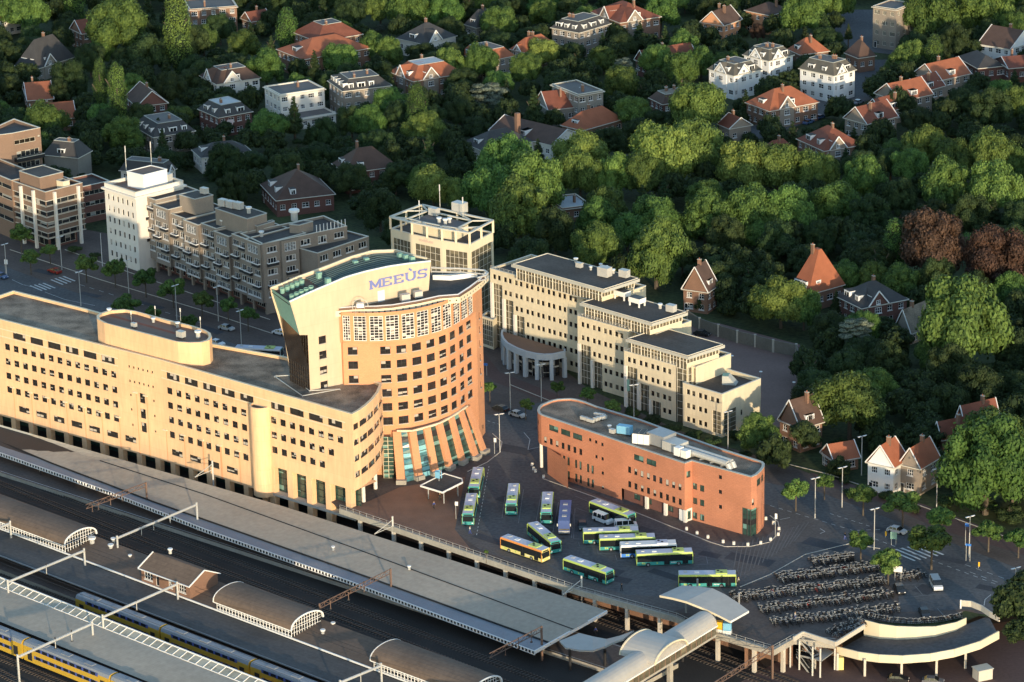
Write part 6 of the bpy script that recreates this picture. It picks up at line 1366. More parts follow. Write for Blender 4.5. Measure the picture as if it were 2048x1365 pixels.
k = MB(); wv = [P(*b2(x, y), 1.2) for x, y in ((1678, 900), (1740, 905), (1800, 930), (1850, 965), (1905, 992))]
for a, b in zip(wv, wv[1:]): k.bar(a, b, .25, 'pale_concrete', 1.3)
p = wv[0]; k.box((p.x, p.y, 0), (.3, .3, 1.9), 'white_paint'); o = k.build('curved_barrier'); tag(o, 'pale curled concrete barrier wall at the top of the bicycle ramp', 'barrier')
sheet('lower_pavement', [P(x, y, RZ) for x, y in ((1580, 1310), (2300, 1200), (2400, 1420), (1500, 1420), (1480, 1365))], 'brick_paving', RZ+.01)
HT = thing('utility_hut', 'small pale concrete hut beside the trees under the ramp', 'hut', tuple(P(*b2(1805, 1340), RZ)), .4); k = MB(); k.box((0, 0, 0), (3.2, 2.4, 2.2), 'pale_concrete'); ch(HT, 'wall', k); k = MB(); k.box((0, 0, 2.2), (3.5, 2.7, .2), 'grey_trim'); ch(HT, 'roof', k)
k = MB(); p = P(*b2(975, 1285), RZ); k.box((p.x, p.y, RZ), (1.1, 1.1, 2.6), 'cream_yellow'); o = k.build('lift_shaft'); tag(o, 'narrow cream shaft box beside the stair tower under the ramp', 'shaft')
# hexagonal shelter with information sign at the tower foot
hx = [P(*c650(x, y), 3.4) for x, y in ((1115, 1240), (1375, 1318), (1610, 1200), (1600, 1160), (1395, 1098))]
SHL = thing('bus_shelter', 'dark flat roofed shelter with a white rim at the foot of the orange tower', 'shelter', tuple(P(880, 1000)))
k = MB(); k.hexa([(p.x, p.y, 3.1) for p in hx], [(p.x, p.y, 3.35) for p in hx], 'white_paint', 'roof_felt'); 
for a, b in zip(hx, hx[1:]+hx[:1]): k.bar(a, b, .2, 'white_paint', .3)
k.build('roof', SHL); cen_ = sum(hx, Vector((0, 0, 0)))/5
for p in hx: q = cen_+(p-cen_)*.7; k = MB(); k.box((q.x, q.y, 0), (.2, .2, 3.1), 'steel'); k.build('post', SHL)
k = MB(); p = P(*c650(1335, 1180), 3.4); k.cyl((p.x, p.y, 3.35), .1, .9, 'steel', 6)
for a in (0, 2.09, 4.19): k.box((p.x+.6*math.cos(a), p.y+.6*math.sin(a), 4.2), (1.2, .15, 1.5), 'sky_blue_box', a+1.57)
k.build('sign_cube', SHL)
# ================= vehicles and street furniture =================
def obj_in(t, name, mb, parent=None):
    c = bpy.data.objects.new(name, mb.mesh(name)); COL.objects.link(c); c.parent = parent or t; return c
def make_bus(low, top, roof, patch, label, group):
    t = thing('city_bus', label, 'bus', (0, 0, 0), 0, group); L, W_ = 6.0, 1.27; k = MB()
    prof = [(-W_, .35), (-W_, 1.1), (-W_, 2.56), (-W_, 2.76), (-W_+.1, 3.0), (W_-.1, 3.0), (W_, 2.76), (W_, 2.56), (W_, 1.1), (W_, .35)]
    ms = [low, 'car_glass', top, top, roof, top, top, 'car_glass', low]
    for j in range(9):
        (y0, z0), (y1, z1) = prof[j], prof[j+1]; x1 = L-(.12 if z1 > 2 else 0); x0f = L-(.12 if z0 > 2 else 0)
        k.face([(-L, y1, z1), (x1, y1, z1), (x0f, y0, z0), (-L, y0, z0)], ms[j])
    k.face([(-L, y, z) for y, z in prof], top); k.face([(L-(.12 if z > 2 else 0), y, z) for y, z in prof[::-1]], low)
    for s_ in (-1, 1):
        for x in (-L, L-.12): k.bar((x, s_*W_*1.004, .4), (x, s_*W_*1.004, 2.8), .12, top)
    body = obj_in(t, 'body', k)
    k = MB(); k.face([(L+.02, -1.1, .55), (L+.02, 1.1, .55), (L+.02, 1.1, 1.1), (L+.02, -1.1, 1.1)], low); k.face([(L+.03, -1.15, 1.1), (L+.03, 1.15, 1.1), (L-.09, 1.1, 2.35), (L-.09, -1.1, 2.35)], 'car_glass'); obj_in(t, 'windscreen', k)
    k = MB(); k.face([(L-.08, -.9, 2.42), (L-.08, .9, 2.42), (L-.08, .9, 2.72), (L-.08, -.9, 2.72)], 'black_rubber'); obj_in(t, 'destination_board', k)
    k = MB(); k.box((2.9, 0, 3.0), (2.4, 1.9, .22), patch, 0, patch); obj_in(t, 'roof_housing', k)
    k = MB(); k.cyl((2.2, .35, 3.22), .28, .06, 'black_rubber', 8); k.cyl((2.9, -.35, 3.22), .28, .06, 'black_rubber', 8); obj_in(t, 'roof_fan', k)
    k = MB(); k.box((-2.2, 0, 3.0), (1.0, .9, .12), 'white_paint'); obj_in(t, 'roof_hatch', k); k = MB(); k.box((-4.6, .3, 3.0), (.7, .7, .14), 'galvanised'); obj_in(t, 'roof_hatch', k)
    for x in (4.3, .4):
        k = MB(); y = -W_-.015; k.face([(x-.6, y, .4), (x+.6, y, .4), (x+.6, y, 2.4), (x-.6, y, 2.4)], 'car_glass'); k.bar((x, y, .4), (x, y, 2.4), .06, 'dark_metal'); obj_in(t, 'door', k)
    for x in (-3.6, 2.9):
        for s_ in (-1, 1): k = MB(); k.tube((x, s_*1.29, .48), (x, s_*1.02, .48), .48, 'black_rubber', 12); w_ = obj_in(t, 'wheel', k); k = MB(); k.tube((x, s_*1.30, .48), (x, s_*1.25, .48), .25, 'steel', 8); obj_in(t, 'rim', k, w_)
    for s_ in (-1, 1): k = MB(); k.box((L+.02, s_*.95, .62), (.06, .3, .22), 'white_paint'); obj_in(t, 'headlight', k)
    for s_ in (-1, 1): k = MB(); k.box((L+.2, s_*1.35, 2.0), (.15, .25, .5), 'black_rubber'); obj_in(t, 'mirror', k)
    k = MB(); y = -W_-.012
    for x in (-5.0, -4.6, -1.9): k.face([(x, y, .6), (x+.3, y, .6), (x+.45, y, .8), (x+.3, y, 1.0), (x, y, 1.0), (x+.15, y, .8)], 'lime')
    for x in (1.3, 1.6, 1.9, 2.2): k.face([(x, y, .75), (x+.22, y, .75), (x+.22, y, .92), (x, y, .92)], 'white_paint')
    obj_in(t, 'livery_marks', k); return t
def place(t, rear, front, z=3.0, zb=0, back=0):
    a, b = P(*rear, z), P(*front, z); d = (b-a); d.z = 0; c = (a+b)/2; t.location = (c.x, c.y, zb); t.rotation_euler = (0, 0, math.atan2(d.y, d.x))
bus0 = make_bus('teal', 'lime', 'bus_roof', 'lime', 'x', 'green and teal buses standing on the bus square')
spots = [(d920(215, 80), d920(160, 320), 'green and teal bus at the kerb by the tower, farther of two in line'), (d920(138, 385), d920(90, 635), 'green and teal bus at the kerb by the shelter, nearer of two in line'),
 (d920(629, 270), d920(598, 515), 'green and teal bus facing the camera alone in the left painted bay'), (d920(1027, 368), d920(1008, 618), 'green and teal bus facing the camera just left of the blue coach'),
 (d920(845, 725), d920(1125, 955), 'green and teal bus nosing up behind the orange sided bus'), (c1150(215, 115), c1150(665, 285), 'green and teal bus parked along the red building behind the white minibus'),
 (c1150(100, 470), c1150(740, 450), 'green and teal bus at the back of the four buses parked side by side'), (c1150(292, 548), c1150(932, 528), 'green and teal bus second from the back of the four side by side'),
 (c1150(718, 728), c1150(1375, 700), 'green and teal bus at the front of the four buses side by side'), (c1150(1215, 968), c1150(1885, 965), 'green and teal bus on its own beside the curved entrance hood'),
 (d920(1250, 1130), c1150(415, 950), 'green and teal bus pulling out right of the orange sided bus')]
for i, (r_, f_, lb) in enumerate(spots):
    o = bus0 if i == 0 else copy_tree(bus0); o['label'] = lb; place(o, r_, f_)
o = make_bus('cream_yellow', 'bus_orange', 'bus_roof', 'lime', 'orange and cream sided bus in the sunlight at the edge of the square', None); place(o, d920(525, 885), d920(1000, 1045))
o = make_bus('traffic_blue', 'white_paint', 'white_paint', 'bus_roof', 'white roofed blue bus among the green buses parked side by side', None); place(o, c1150(535, 630), c1150(1183, 605))
o = make_bus('teal', 'white_paint', 'bus_roof', 'lime', 'bus with a white side driving on the street behind the long orange building', None); place(o, (470, 692), (566, 697))
def make_coach():
    t = thing('coach', 'dark blue touring coach between a green bus and the painted island', 'coach'); k = MB(); k.box((0, 0, .4), (12, 2.5, 3.0), 'coach_blue'); obj_in(t, 'body', k)
    k = MB(); k.face([(6.02, -1.15, 1.2), (6.02, 1.15, 1.2), (5.9, 1.1, 3.0), (5.9, -1.1, 3.0)], 'glass_bronze'); obj_in(t, 'windscreen', k)
    k = MB(); k.box((6.0, 0, .5), (.15, 2.4, .5), 'galvanised'); obj_in(t, 'bumper', k)
    for s_ in (-1, 1): k = MB(); k.face([(-5.6, s_*1.26, 1.7), (5.6, s_*1.26, 1.7), (5.6, s_*1.26, 2.9), (-5.6, s_*1.26, 2.9)][::(1 if s_ < 0 else -1)], 'car_glass'); obj_in(t, 'window', k)
    for x in (-3.5, 0, 3.2): k = MB(); k.box((x, 0, 3.4), (.9, 1.0, .15), 'steel'); obj_in(t, 'roof_hatch', k)
    for x in (-4, 3.6):
        for s_ in (-1, 1): k = MB(); k.tube((x, s_*1.28, .5), (x, s_*1.0, .5), .5, 'black_rubber', 12); obj_in(t, 'wheel', k)
    for s_ in (-1, 1): k = MB(); k.box((6.2, s_*1.4, 2.2), (.2, .25, .6), 'galvanised'); obj_in(t, 'mirror', k)
    return t
place(make_coach(), d920(1240, 465), d920(1215, 720), 3.4)
CPAINT = {}
def paint(c):
    if c not in CPAINT: mk('car_paint_%d' % len(CPAINT), c, .3, .03, spec=.6); CPAINT[c] = 'car_paint_%d' % (len(CPAINT))
    return CPAINT[c]
def make_car(col, label, kind='car'):
    m = paint(col); t = thing({'car': 'parked_car', 'van': 'delivery_van'}[kind], label, {'car': 'car', 'van': 'van'}[kind]); k = MB(); w_ = .86 if kind == 'car' else .95
    if kind == 'car': lowp = [(-2.15, .3), (-2.15, .85), (-2.0, .95), (1.1, .95), (2.0, .78), (2.15, .6), (2.15, .3)]; cab = [(-1.75, .95), (-1.2, 1.42), (.35, 1.42), (1.15, .95)]
    else: lowp = [(-2.5, .35), (-2.5, 1.2), (1.75, 1.2), (2.4, 1.05), (2.5, .75), (2.5, .35)]; cab = [(-2.5, 1.2), (-2.4, 2.1), (1.0, 2.1), (1.75, 1.2)]
    n = len(lowp)
    for i in range(n-1): (x0, z0), (x1, z1) = lowp[i], lowp[i+1]; k.face([(x0, -w_, z0), (x0, w_, z0), (x1, w_, z1), (x1, -w_, z1)], m)
    k.face([(x, -w_, z) for x, z in lowp[::-1]], m); k.face([(x, w_, z) for x, z in lowp], m); k.face([(lowp[0][0], -w_, .3), (lowp[-1][0], -w_, .3), (lowp[-1][0], w_, .3), (lowp[0][0], w_, .3)], 'black_rubber')
    obj_in(t, 'body', k); k = MB(); wi = w_-.12; gm = 'car_glass'
    A = [(x, -w_ if i in (0, 3) else -wi, z) for i, (x, z) in enumerate(cab)]; B_ = [(x, w_ if i in (0, 3) else wi, z) for i, (x, z) in enumerate(cab)]
    k.face([A[1], A[2], B_[2], B_[1]], m)
    if kind == 'van': k.face([A[0], A[1], B_[1], B_[0]][::-1], m)
    obj_in(t, 'roof', k); k = MB()
    if kind == 'car': k.face([A[0], B_[0], B_[1], A[1]][::-1], gm)
    k.face([A[2], A[3], B_[3], B_[2]], gm); k.face(A[::-1] if True else A, gm); k.face(B_, gm); obj_in(t, 'window', k)
    k = MB()
    for s_ in (-1, 1):
        for x in ((-.6, .3) if kind == 'car' else (-2.2, -.9, .4)): k.bar((x, s_*(w_-.02), cab[0][1]), (x, s_*(wi+.01), cab[1][1]), .12, m)
    obj_in(t, 'pillar', k)
    for x in (lowp[0][0]+.8, lowp[-1][0]-.8):
        for s_ in (-1, 1): k = MB(); k.tube((x, s_*(w_+.02), .32), (x, s_*(w_-.2), .32), .32, 'black_rubber', 10); obj_in(t, 'wheel', k)
    for s_ in (-1, 1): k = MB(); k.box((lowp[-1][0], s_*.6, .55), (.06, .3, .15), 'white_paint'); obj_in(t, 'headlight', k)
    for s_ in (-1, 1): k = MB(); k.box((lowp[0][0], s_*.65, .6), (.06, .25, .15), 'red_paint'); obj_in(t, 'tail_light', k)
    return t
SIL = (.42, .43, .44); BLK = (.02, .02, .022); WHT = (.75, .75, .76); BLU = (.05, .10, .22)
for (x, y), dpx, col, kd, lb, z in (((109, 542), (-30, -9), (.28, .03, .02), 'car', 'red car beside the zebra crossing on the street at far left', 0), ((453, 656), (30, 6), SIL, 'car', 'silver car on the street behind the long orange building', 0), ((434, 686), (30, 8), WHT, 'car', 'white car half hidden behind the parapet of the long building', 0),
  ((560, 665), (-30, -7), WHT, 'car', 'white car on the street just left of the yellow wedge', 0), ((1035, 829), (30, 8), SIL, 'car', 'silver car with a dark stripe on the street right of the tower', 0), ((1001, 817), (-30, -9), BLK, 'car', 'black car beside the small tree right of the tower', 0), ((2, 552), (30, 9), BLU, 'car', 'blue car cut off by the left edge of the frame', 0),
  ((1539, 274), (26, -10), BLU, 'car', 'dark blue car on the leafy lane below the orange roofed villa', 0), ((1617, 244), (26, -10), (.08, .15, .28), 'car', 'blue car parked on the leafy lane, nearer of two together', 0), ((1640, 234), (26, -10), BLU, 'car', 'dark car parked on the leafy lane, farther of two together', 0), ((1717, 204), (26, -10), (.25, .28, .32), 'car', 'grey car parked near the row houses up the leafy lane', 0), ((1740, 168), (26, -12), WHT, 'car', 'pale car at the top of the leafy lane', 0),
  ((1794, 1061), (30, 7), SIL, 'car', 'silver saloon car waiting at the zebra crossing', 0), ((1872, 1170), (14, 26), (.50, .50, .50), 'van', 'silver van parked in the car park behind the bicycles', 0), ((1799, 1178), (14, 22), BLK, 'car', 'black car parked beside the white notice board', 0), ((1849, 1226), (12, 22), BLK, 'car', 'black car parked behind the curved ramp wall', 0), ((2035, 1167), (30, 9), BLK, 'car', 'black car on the road at the right edge of the frame', 0),
  ((1165, 1051), (2, 20), (.03, .035, .03), 'car', 'dark car standing between the coach and the white minibus', 0), ((1206, 1040), (28, 11), WHT, 'van', 'white minibus in front of the bus along the red building', 0), ((1252, 1052), (30, -2), WHT, 'van', 'white van half hidden behind the rearmost parked bus', 0), ((1404, 667), (26, 4), BLK, 'car', 'black car by the garden wall of the paved court', 0),
  ((1796, 1358), (30, 2), BLK, 'car', 'dark car on the red paving under the ramp, left one', RZ), ((1866, 1362), (30, 2), (.12, .12, .13), 'car', 'grey car on the red paving under the ramp, right one', RZ)):
    o = make_car(col, lb, kd); a, b = P(x-dpx[0]/2, y-dpx[1]/2, z+.6), P(x+dpx[0]/2, y+dpx[1]/2, z+.6); d = b-a; c = P(x, y, z+.6); o.location = (c.x, c.y, z+.02); o.rotation_euler = (0, 0, math.atan2(d.y, d.x))
# bicycles
def make_bike(col):
    m = paint(col); k = MB()
    def ring(x, r_=.34):
        for i in range(8):
            a, b = 2*math.pi*i/8, 2*math.pi*(i+1)/8; k.bar((x+r_*math.cos(a), 0, .35+r_*math.sin(a)), (x+r_*math.cos(b), 0, .35+r_*math.sin(b)), .05, 'black_rubber')
    t = thing('bicycle', 'x', 'bicycle'); ring(-.55); obj_in(t, 'wheel', k); k = MB(); ring(.55); obj_in(t, 'wheel', k); k = MB()
    for a, b in (((-.55, 0, .35), (-.1, 0, .3)), ((-.1, 0, .3), (-.25, 0, .85)), ((-.1, 0, .3), (.38, 0, .85)), ((-.25, 0, .75), (.38, 0, .85)), ((-.55, 0, .35), (-.25, 0, .75)), ((.55, 0, .35), (.38, 0, .95))): k.bar(a, b, .06, m)
    obj_in(t, 'frame', k); k = MB(); k.bar((.36, -.28, 1.02), (.36, .28, 1.02), .05, 'steel'); obj_in(t, 'handlebar', k); k = MB(); k.box((-.28, 0, .88), (.28, .16, .07), 'black_rubber'); obj_in(t, 'saddle', k)
    k = MB(); k.box((-.72, 0, .62), (.4, .18, .06), 'dark_metal'); obj_in(t, 'carrier', k); return t
bikes = [make_bike(c) for c in ((.04, .04, .045), (.26, .25, .24), (.06, .08, .14), (.32, .04, .03), (.50, .48, .45))]
random.seed(11); first = set()
rows = [([(805, 668), (1055, 636)], 'farthest short row', 34), ([(605, 768), (1215, 692)], 'second row from the back', 64), ([(340, 880), (1240, 778)], 'longest middle row', 80), ([(1300, 762), (1460, 738)], 'short row beside the notice board', 12), ([(500, 948), (1275, 850)], 'row with the red scooter', 55), ([(575, 1024), (1325, 938)], 'nearest straight row', 48), ([(925, 1095), (1110, 1012)], 'slanting row along the blue railing', 14), ([(1135, 985), (1270, 1012), (1400, 1022), (1550, 1012), (1690, 985)], 'curved row behind the ramp wall', 0)]
def bike_at(p, ang, lb, src, gr):
    i = bikes.index(src)
    if i not in first: first.add(i); o = src; o['label'] = lb; o['group'] = gr; o.location = p; o.rotation_euler = (0, 0, ang)
    else: o = src.copy(); COL.objects.link(o); o.location = p; o.rotation_euler = (0, 0, ang); o['label'] = lb; o['group'] = gr; [(lambda q: (COL.objects.link(q), setattr(q, 'parent', o)))(c.copy()) for c in BK[i]]
    return o
BK = [list(b.children) for b in bikes]
for pts, nm, n in rows:
    W_ = [P(*b2(*c)) for c in pts]
    if n:
        for i in range(n):
            q = W_[0].lerp(W_[1], (i+.5+random.uniform(-.25, .25))/n); d = (W_[1]-W_[0]); a0 = math.atan2(d.y, d.x)+math.pi/2
            q = q+Vector((math.cos(a0), math.sin(a0), 0))*((-1.0, 1.0)[i % 2]+random.uniform(-.25, .25)); r_ = random.random(); src = bikes[0 if r_ < .4 else 1 if r_ < .6 else 2 if r_ < .8 else 4 if r_ < .97 else 3]
            bike_at((q.x, q.y, .02), a0+(math.pi if i % 2 else 0)+random.uniform(-.25, .25), 'bicycle parked in the %s of the bicycle park' % nm, src, 'bicycles parked in the %s' % nm)
rk = MB()
for pts, nm, n in rows:
    W_ = [P(*b2(*c)) for c in pts]
    for a, b in zip(W_, W_[1:]): rk.bar(a+Vector((0, 0, .45)), b+Vector((0, 0, .45)), .06, 'galvanised'); rk.bar(a+Vector((0, 0, .1)), b+Vector((0, 0, .1)), .06, 'galvanised')
rk.build('bicycle_rack', None, kind='stuff', label='low metal bicycle racks running under the rows of bicycles', cat='bicycle racks')
# bicycles beyond the 300 largest: one object
bm_ = MB(); cmb = MB()
for ai, (pts, nm, n) in enumerate(rows):
    W_ = [P(*b2(*c)) for c in pts]; m_ = int(n*2.1) if n else 0
    segs = list(zip(W_, W_[1:]))
    for a, b in segs:
        cnt = m_ if n else int((b-a).length/.42)
        for i in range(cnt):
            q = a.lerp(b, (i+random.random())/cnt); d = b-a; a0 = math.atan2(d.y, d.x)+math.pi/2+random.uniform(-.3, .3); cs, sn = math.cos(a0), math.sin(a0); off = random.choice((-1, 1))*random.uniform(.2, 2.1) if n else random.uniform(-.3, .3); q = q+Vector((cs*off, sn*off, 0)); col = random.choice(['black_rubber', 'dark_metal', 'steel', 'galvanised', 'rust_brown'])
            def T_(x, z): return (q.x+x*cs, q.y+x*sn, z)
            for wx in (-.55, .55):
                for j in range(6): u_, v_ = math.pi*j/3, math.pi*(j+1)/3; bm_.bar(T_(wx+.33*math.cos(u_), .35+.33*math.sin(u_)), T_(wx+.33*math.cos(v_), .35+.33*math.sin(v_)), .05, 'black_rubber')
            for p1, p2 in (((-.55, .35), (-.1, .3)), ((-.1, .3), (-.25, .9)), ((-.1, .3), (.38, .85)), ((-.25, .78), (.38, .85)), ((.55, .35), (.36, 1.0))): bm_.bar(T_(*p1), T_(*p2), .06, col)
            bm_.bar((q.x+.36*cs-.27*sn, q.y+.36*sn+.27*cs, 1.0), (q.x+.36*cs+.27*sn, q.y+.36*sn-.27*cs, 1.0), .05, 'steel'); bm_.bar(T_(-.4, .9), T_(-.12, .9), .12, 'black_rubber')
bm_.build('bicycles', None, kind='stuff', label='tightly packed further bicycles filling the rows of the bicycle park', cat='bicycles')
t = thing('motor_scooter', 'red scooter parked in the fourth bicycle row', 'scooter', tuple(P(*b2(788, 915))), 1.1); k = MB(); k.box((0, 0, .3), (1.5, .35, .45), 'red_paint'); k.box((-.3, 0, .75), (.7, .3, .15), 'black_rubber'); k.bar((.6, 0, .5), (.5, 0, 1.1), .12, 'red_paint'); k.bar((.5, -.3, 1.1), (.5, .3, 1.1), .06, 'dark_metal'); obj_in(t, 'body', k)
for x in (-.6, .65): k = MB(); k.tube((x, -.06, .25), (x, .06, .25), .25, 'black_rubber', 10); obj_in(t, 'wheel', k)
# lamps
def make_lamp():
    t = thing('street_lamp', 'x', 'street lamp', (0, 0, 0), 0, 'tall street lamps'); k = MB(); k.tube((0, 0, 0), (0, 0, 9.2), .13, 'galvanised', 7, .08); obj_in(t, 'post', k)
    k = MB(); k.bar((-1.0, 0, 9.35), (1.0, 0, 9.35), .08, 'galvanised'); k.bar((0, 0, 9.1), (0, 0, 9.4), .1, 'galvanised'); obj_in(t, 'arm', k)
    for s_ in (-1, 1): k = MB(); k.hexa([(s_*.7-.1, -.14, 9.35), (s_*.7+.1, -.14, 9.35), (s_*.7+.1, .14, 9.35), (s_*.7-.1, .14, 9.35)], [(s_*.7-.55, -.16, 9.5), (s_*.7+.55, -.16, 9.5), (s_*.7+.55, .16, 9.5), (s_*.7-.55, .16, 9.5)], 'white_paint'); obj_in(t, 'lamp_head', k)
    return t
lamp = make_lamp()
LP = [((1630, 1037), 'between the two small trees right of the red building', .5), ((1684, 1015), 'on the red path in front of the hedge', .5), ((1748, 1100), 'beside the zebra crossing next to the bicycle park', .5), ((1938, 1116), 'with a blue sign on the right hand pavement', .5), ((1723, 951), 'in the garden left of the white gabled house', .5), ((1873, 1018), 'in the shade right of the white gabled house', .5), ((2029, 1222), 'at the right edge above the ramp', .5),
      ((1021, 820), 'right of the tower beside the silver car', .3), ((1083, 803), 'in front of the round grey portico', .3), ((1268, 845), 'between the red and the cream building', .3), ((1000, 905), 'on the island at the foot of the tower', .3), ((14, 555), 'at the left edge by the blue car', .8), ((124, 540), 'beside the red car', .8), ((162, 612), 'left of the zebra behind the long building', .8), ((258, 588), 'in front of the white tower', .8), ((437, 643), 'in front of the shops of the apartment block', .8), ((354, 640), 'behind the oval penthouse', .8), ((483, 692), 'behind the long building near the yellow wedge', .8), ((1456, 900), 'behind the right end of the red building', .5), ((1448, 1068-0), 'short one at the kerb of the red building', .5)]
for i, (c, w_, rz) in enumerate(LP[:-1]):
    p = P(*c); o = lamp if i == 0 else copy_tree(lamp); o.location = p; o.rotation_euler = (0, 0, rz); o['label'] = 'tall pale street lamp '+w_
    if c[1] < 850 and c[0] < 1100 and c[0] > 990: pass
def pole_sign(c, h, w_, hh, m, label, name='street_sign', z=0):
    p = P(*c, z); t = thing(name, label, 'sign', tuple(p), -.3); k = MB(); k.cyl((-w_*.35, 0, 0), .06, h, 'galvanised', 6); 
    if w_ > 1: k.cyl((w_*.35, 0, 0), .06, h, 'galvanised', 6)
    obj_in(t, 'post', k); k = MB(); k.box((0, -.08, h-hh), (w_, .08, hh), m); obj_in(t, 'panel', k); return t
pole_sign(b2(1310, 772), 3.4, 1.8, 1.3, 'white_paint', 'white notice board on two posts among the bicycles', 'notice_board')
pole_sign(b2(1285, 560), 3.0, 1.4, 1.6, 'copper_green', 'grey green route board at the zebra crossing', 'route_board')
pole_sign(b2(1240, 515), 1.4, .35, 1.0, 'sign_yellow', 'small yellow marker post beside the silver saloon', 'marker_post'); pole_sign(b2(1785, 695), 1.4, .35, 1.0, 'sign_yellow', 'small yellow marker post on the island at the right', 'marker_post')
pole_sign(b2(1720, 655), 4.0, 1.2, .5, 'traffic_blue', 'blue direction sign on a white post at the right', 'direction_sign'); pole_sign(c1300(1475, 1140), 5.5, .5, 1.2, 'white_paint', 'slim pale sign post among the bollards', 'street_sign')
pole_sign(c680(1690, 1000), 3.2, 1.8, .6, 'traffic_blue', 'blue direction sign at the right edge of the orange tower', 'direction_sign'); pole_sign(c650(1995, 870), 4.0, .6, 1.0, 'white_paint', 'white sign on a post on the island by the tower', 'street_sign')
pole_sign(b1(685, 410), 4.2, .7, .9, 'white_paint', 'white bus stop sign left of the front bus at the kerb', 'bus_stop_sign'); pole_sign(m0(42, 335), 5, 1.0, 1.3, 'white_paint', 'white framed sign on the lamp at far left', 'street_sign'); pole_sign(b2(1712, 560), 5, .8, .7, 'traffic_blue', 'small blue sign on the right hand lamp', 'street_sign')
for (x, y), h, lb in (((205, 533), 9.5, 'bare white flagpole in front of the white tower'), ((274, 540), 8, 'thin white pole between the white tower and the shrubs'), ((1254, 822), 10, 'white pole with a green banner in front of the cream building')):
    p = P(x, y); t = thing('flagpole', lb, 'flagpole', tuple(p)); k = MB(); k.cyl((0, 0, 0), .09, h, 'white_paint', 6, .05); obj_in(t, 'pole', k)
    if 'green' in lb: k = MB(); k.box((.35, 0, h-5), (.6, .05, 3), 'copper_green'); obj_in(t, 'banner', k)
# bollards
def make_bollard():
    t = thing('bollard', 'x', 'bollard', (0, 0, 0), 0, 'stout white bollards around the red building'); k = MB(); k.cyl((0, 0, 0), .34, .7, 'white_plaster', 10, .3); k.cyl((0, 0, .7), .3, .08, 'concrete', 10, .22); obj_in(t, 'block', k); return t
bo = make_bollard(); BL = [c1300(*c) for c in ((1355, 935), (1443, 985), (1508, 1055), (1500, 1120), (1410, 1180), (1295, 1220), (1145, 1240), (980, 1225), (855, 1205), (677, 1150), (550, 1105), (427, 1055))]+[d920(*c) for c in ((980, 210), (885, 145), (862, 118), (845, 68))]
for i, c in enumerate(BL):
    o = bo if i == 0 else copy_tree(bo); o.location = P(*c); o['label'] = ('stout white bollard, %s counting from the far right round the red building' % ords[i]) if i < 12 else ('stout white bollard left of the red building, %s from the nearest' % ords[i-12])
# ================= people =================
import bmesh
def person(c, z, col, label, rz=0, walk=.22):
    "lathed limbs merged into one skin-like surface, 1.75 m tall"
    k = MB(); 
    def limb(pts):
        for (a, ra), (b, rb) in zip(pts, pts[1:]): k.tube(a, b, ra, col[0] if a[2] > .92 else col[1], 7, rb, True)
    limb([((0, 0, .88), .15), ((0, 0, 1.1), .14), ((0, 0, 1.38), .19), ((0, 0, 1.46), .08)])
    for s_ in (-1, 1):
        limb([((.1*s_, 0, .92), .1), ((.1*s_, .5*walk*s_, .5), .075), ((.1*s_, walk*s_, .06), .05), ((.1*s_, walk*s_-.18, .04), .04)])
        limb([((.2*s_, 0, 1.42), .07), ((.25*s_, -.5*walk*s_, 1.15), .05), ((.23*s_, -walk*s_-.05, .93), .035)])
        k.ball((.23*s_, -walk*s_-.06, .88), .045, 'orange_plaster', 6)
    k.ball((0, -.01, 1.62), .115, 'orange_plaster', 8, 1.2); k.tube((0, 0, 1.44), (0, 0, 1.55), .055, 'orange_plaster', 6)
    p = P(*c, z); o = bpy.data.objects.new('person', k.mesh('body')); COL.objects.link(o); o.location = p; o.rotation_euler = (0, 0, rz); tag(o, label, 'person')
    h = MB(); h.ball((0, .02, 1.67), .12, 'brown_tile', 8, 1.05); c_ = bpy.data.objects.new('hair', h.mesh('hair')); COL.objects.link(c_); c_.parent = o
    return o
for c, z, col, lb, rz in ((b1(1905, 1275), RZ+.95, ('white_paint', 'dark_metal'), 'person in a white top walking on the platform right of the footbridge', .5), (b1(1922, 1340), RZ+.95, ('white_paint', 'train_blue'), 'person in white near the bottom edge of the platform', 2), (b1(1495, 1085), RZ+.95, ('train_blue', 'dark_metal'), 'person in blue on the platform beyond the canopy end', 1),
   (c1150(1912, 1110), 0, ('galvanised', 'dark_metal'), 'person in grey standing at the front door of the lone bus', 1.5), (b1(585, 300), 0, ('dark_metal', 'dark_metal'), 'person in dark clothes under the edge of the shelter', 0), (b1(1648, 830), 0, ('dark_metal', 'dark_metal'), 'person in black walking along the railing of the square', 2.2), (c650(1340, 1350), 0, ('white_plaster', 'dark_metal'), 'person in a pale top leaving the shelter', .4), (b0(240, 150), RZ+.95, ('white_paint', 'dark_metal'), 'person in a white shirt on the platform at upper left', 1.2), ((868, 1018), 0, ('train_blue', 'dark_metal'), 'person in blue crossing the forecourt left of the shelter', 1.0), ((940, 1068), 0, ('white_plaster', 'train_blue'), 'person in a light shirt waiting by the kerbside bus', 2.0),
   ((1440, 1262), 0, ('dark_red_brick', 'dark_metal'), 'person in dark red near the ticket machines', .3), ((1590, 1240), 0, ('galvanised', 'train_blue'), 'person in grey walking between the bicycle rows and the railing', 1.8), ((1690, 1080), 0, ('dark_metal', 'train_blue'), 'person in a dark jacket at the edge of the bicycle park', 2.4)):
    person(c, z, col, lb, rz)
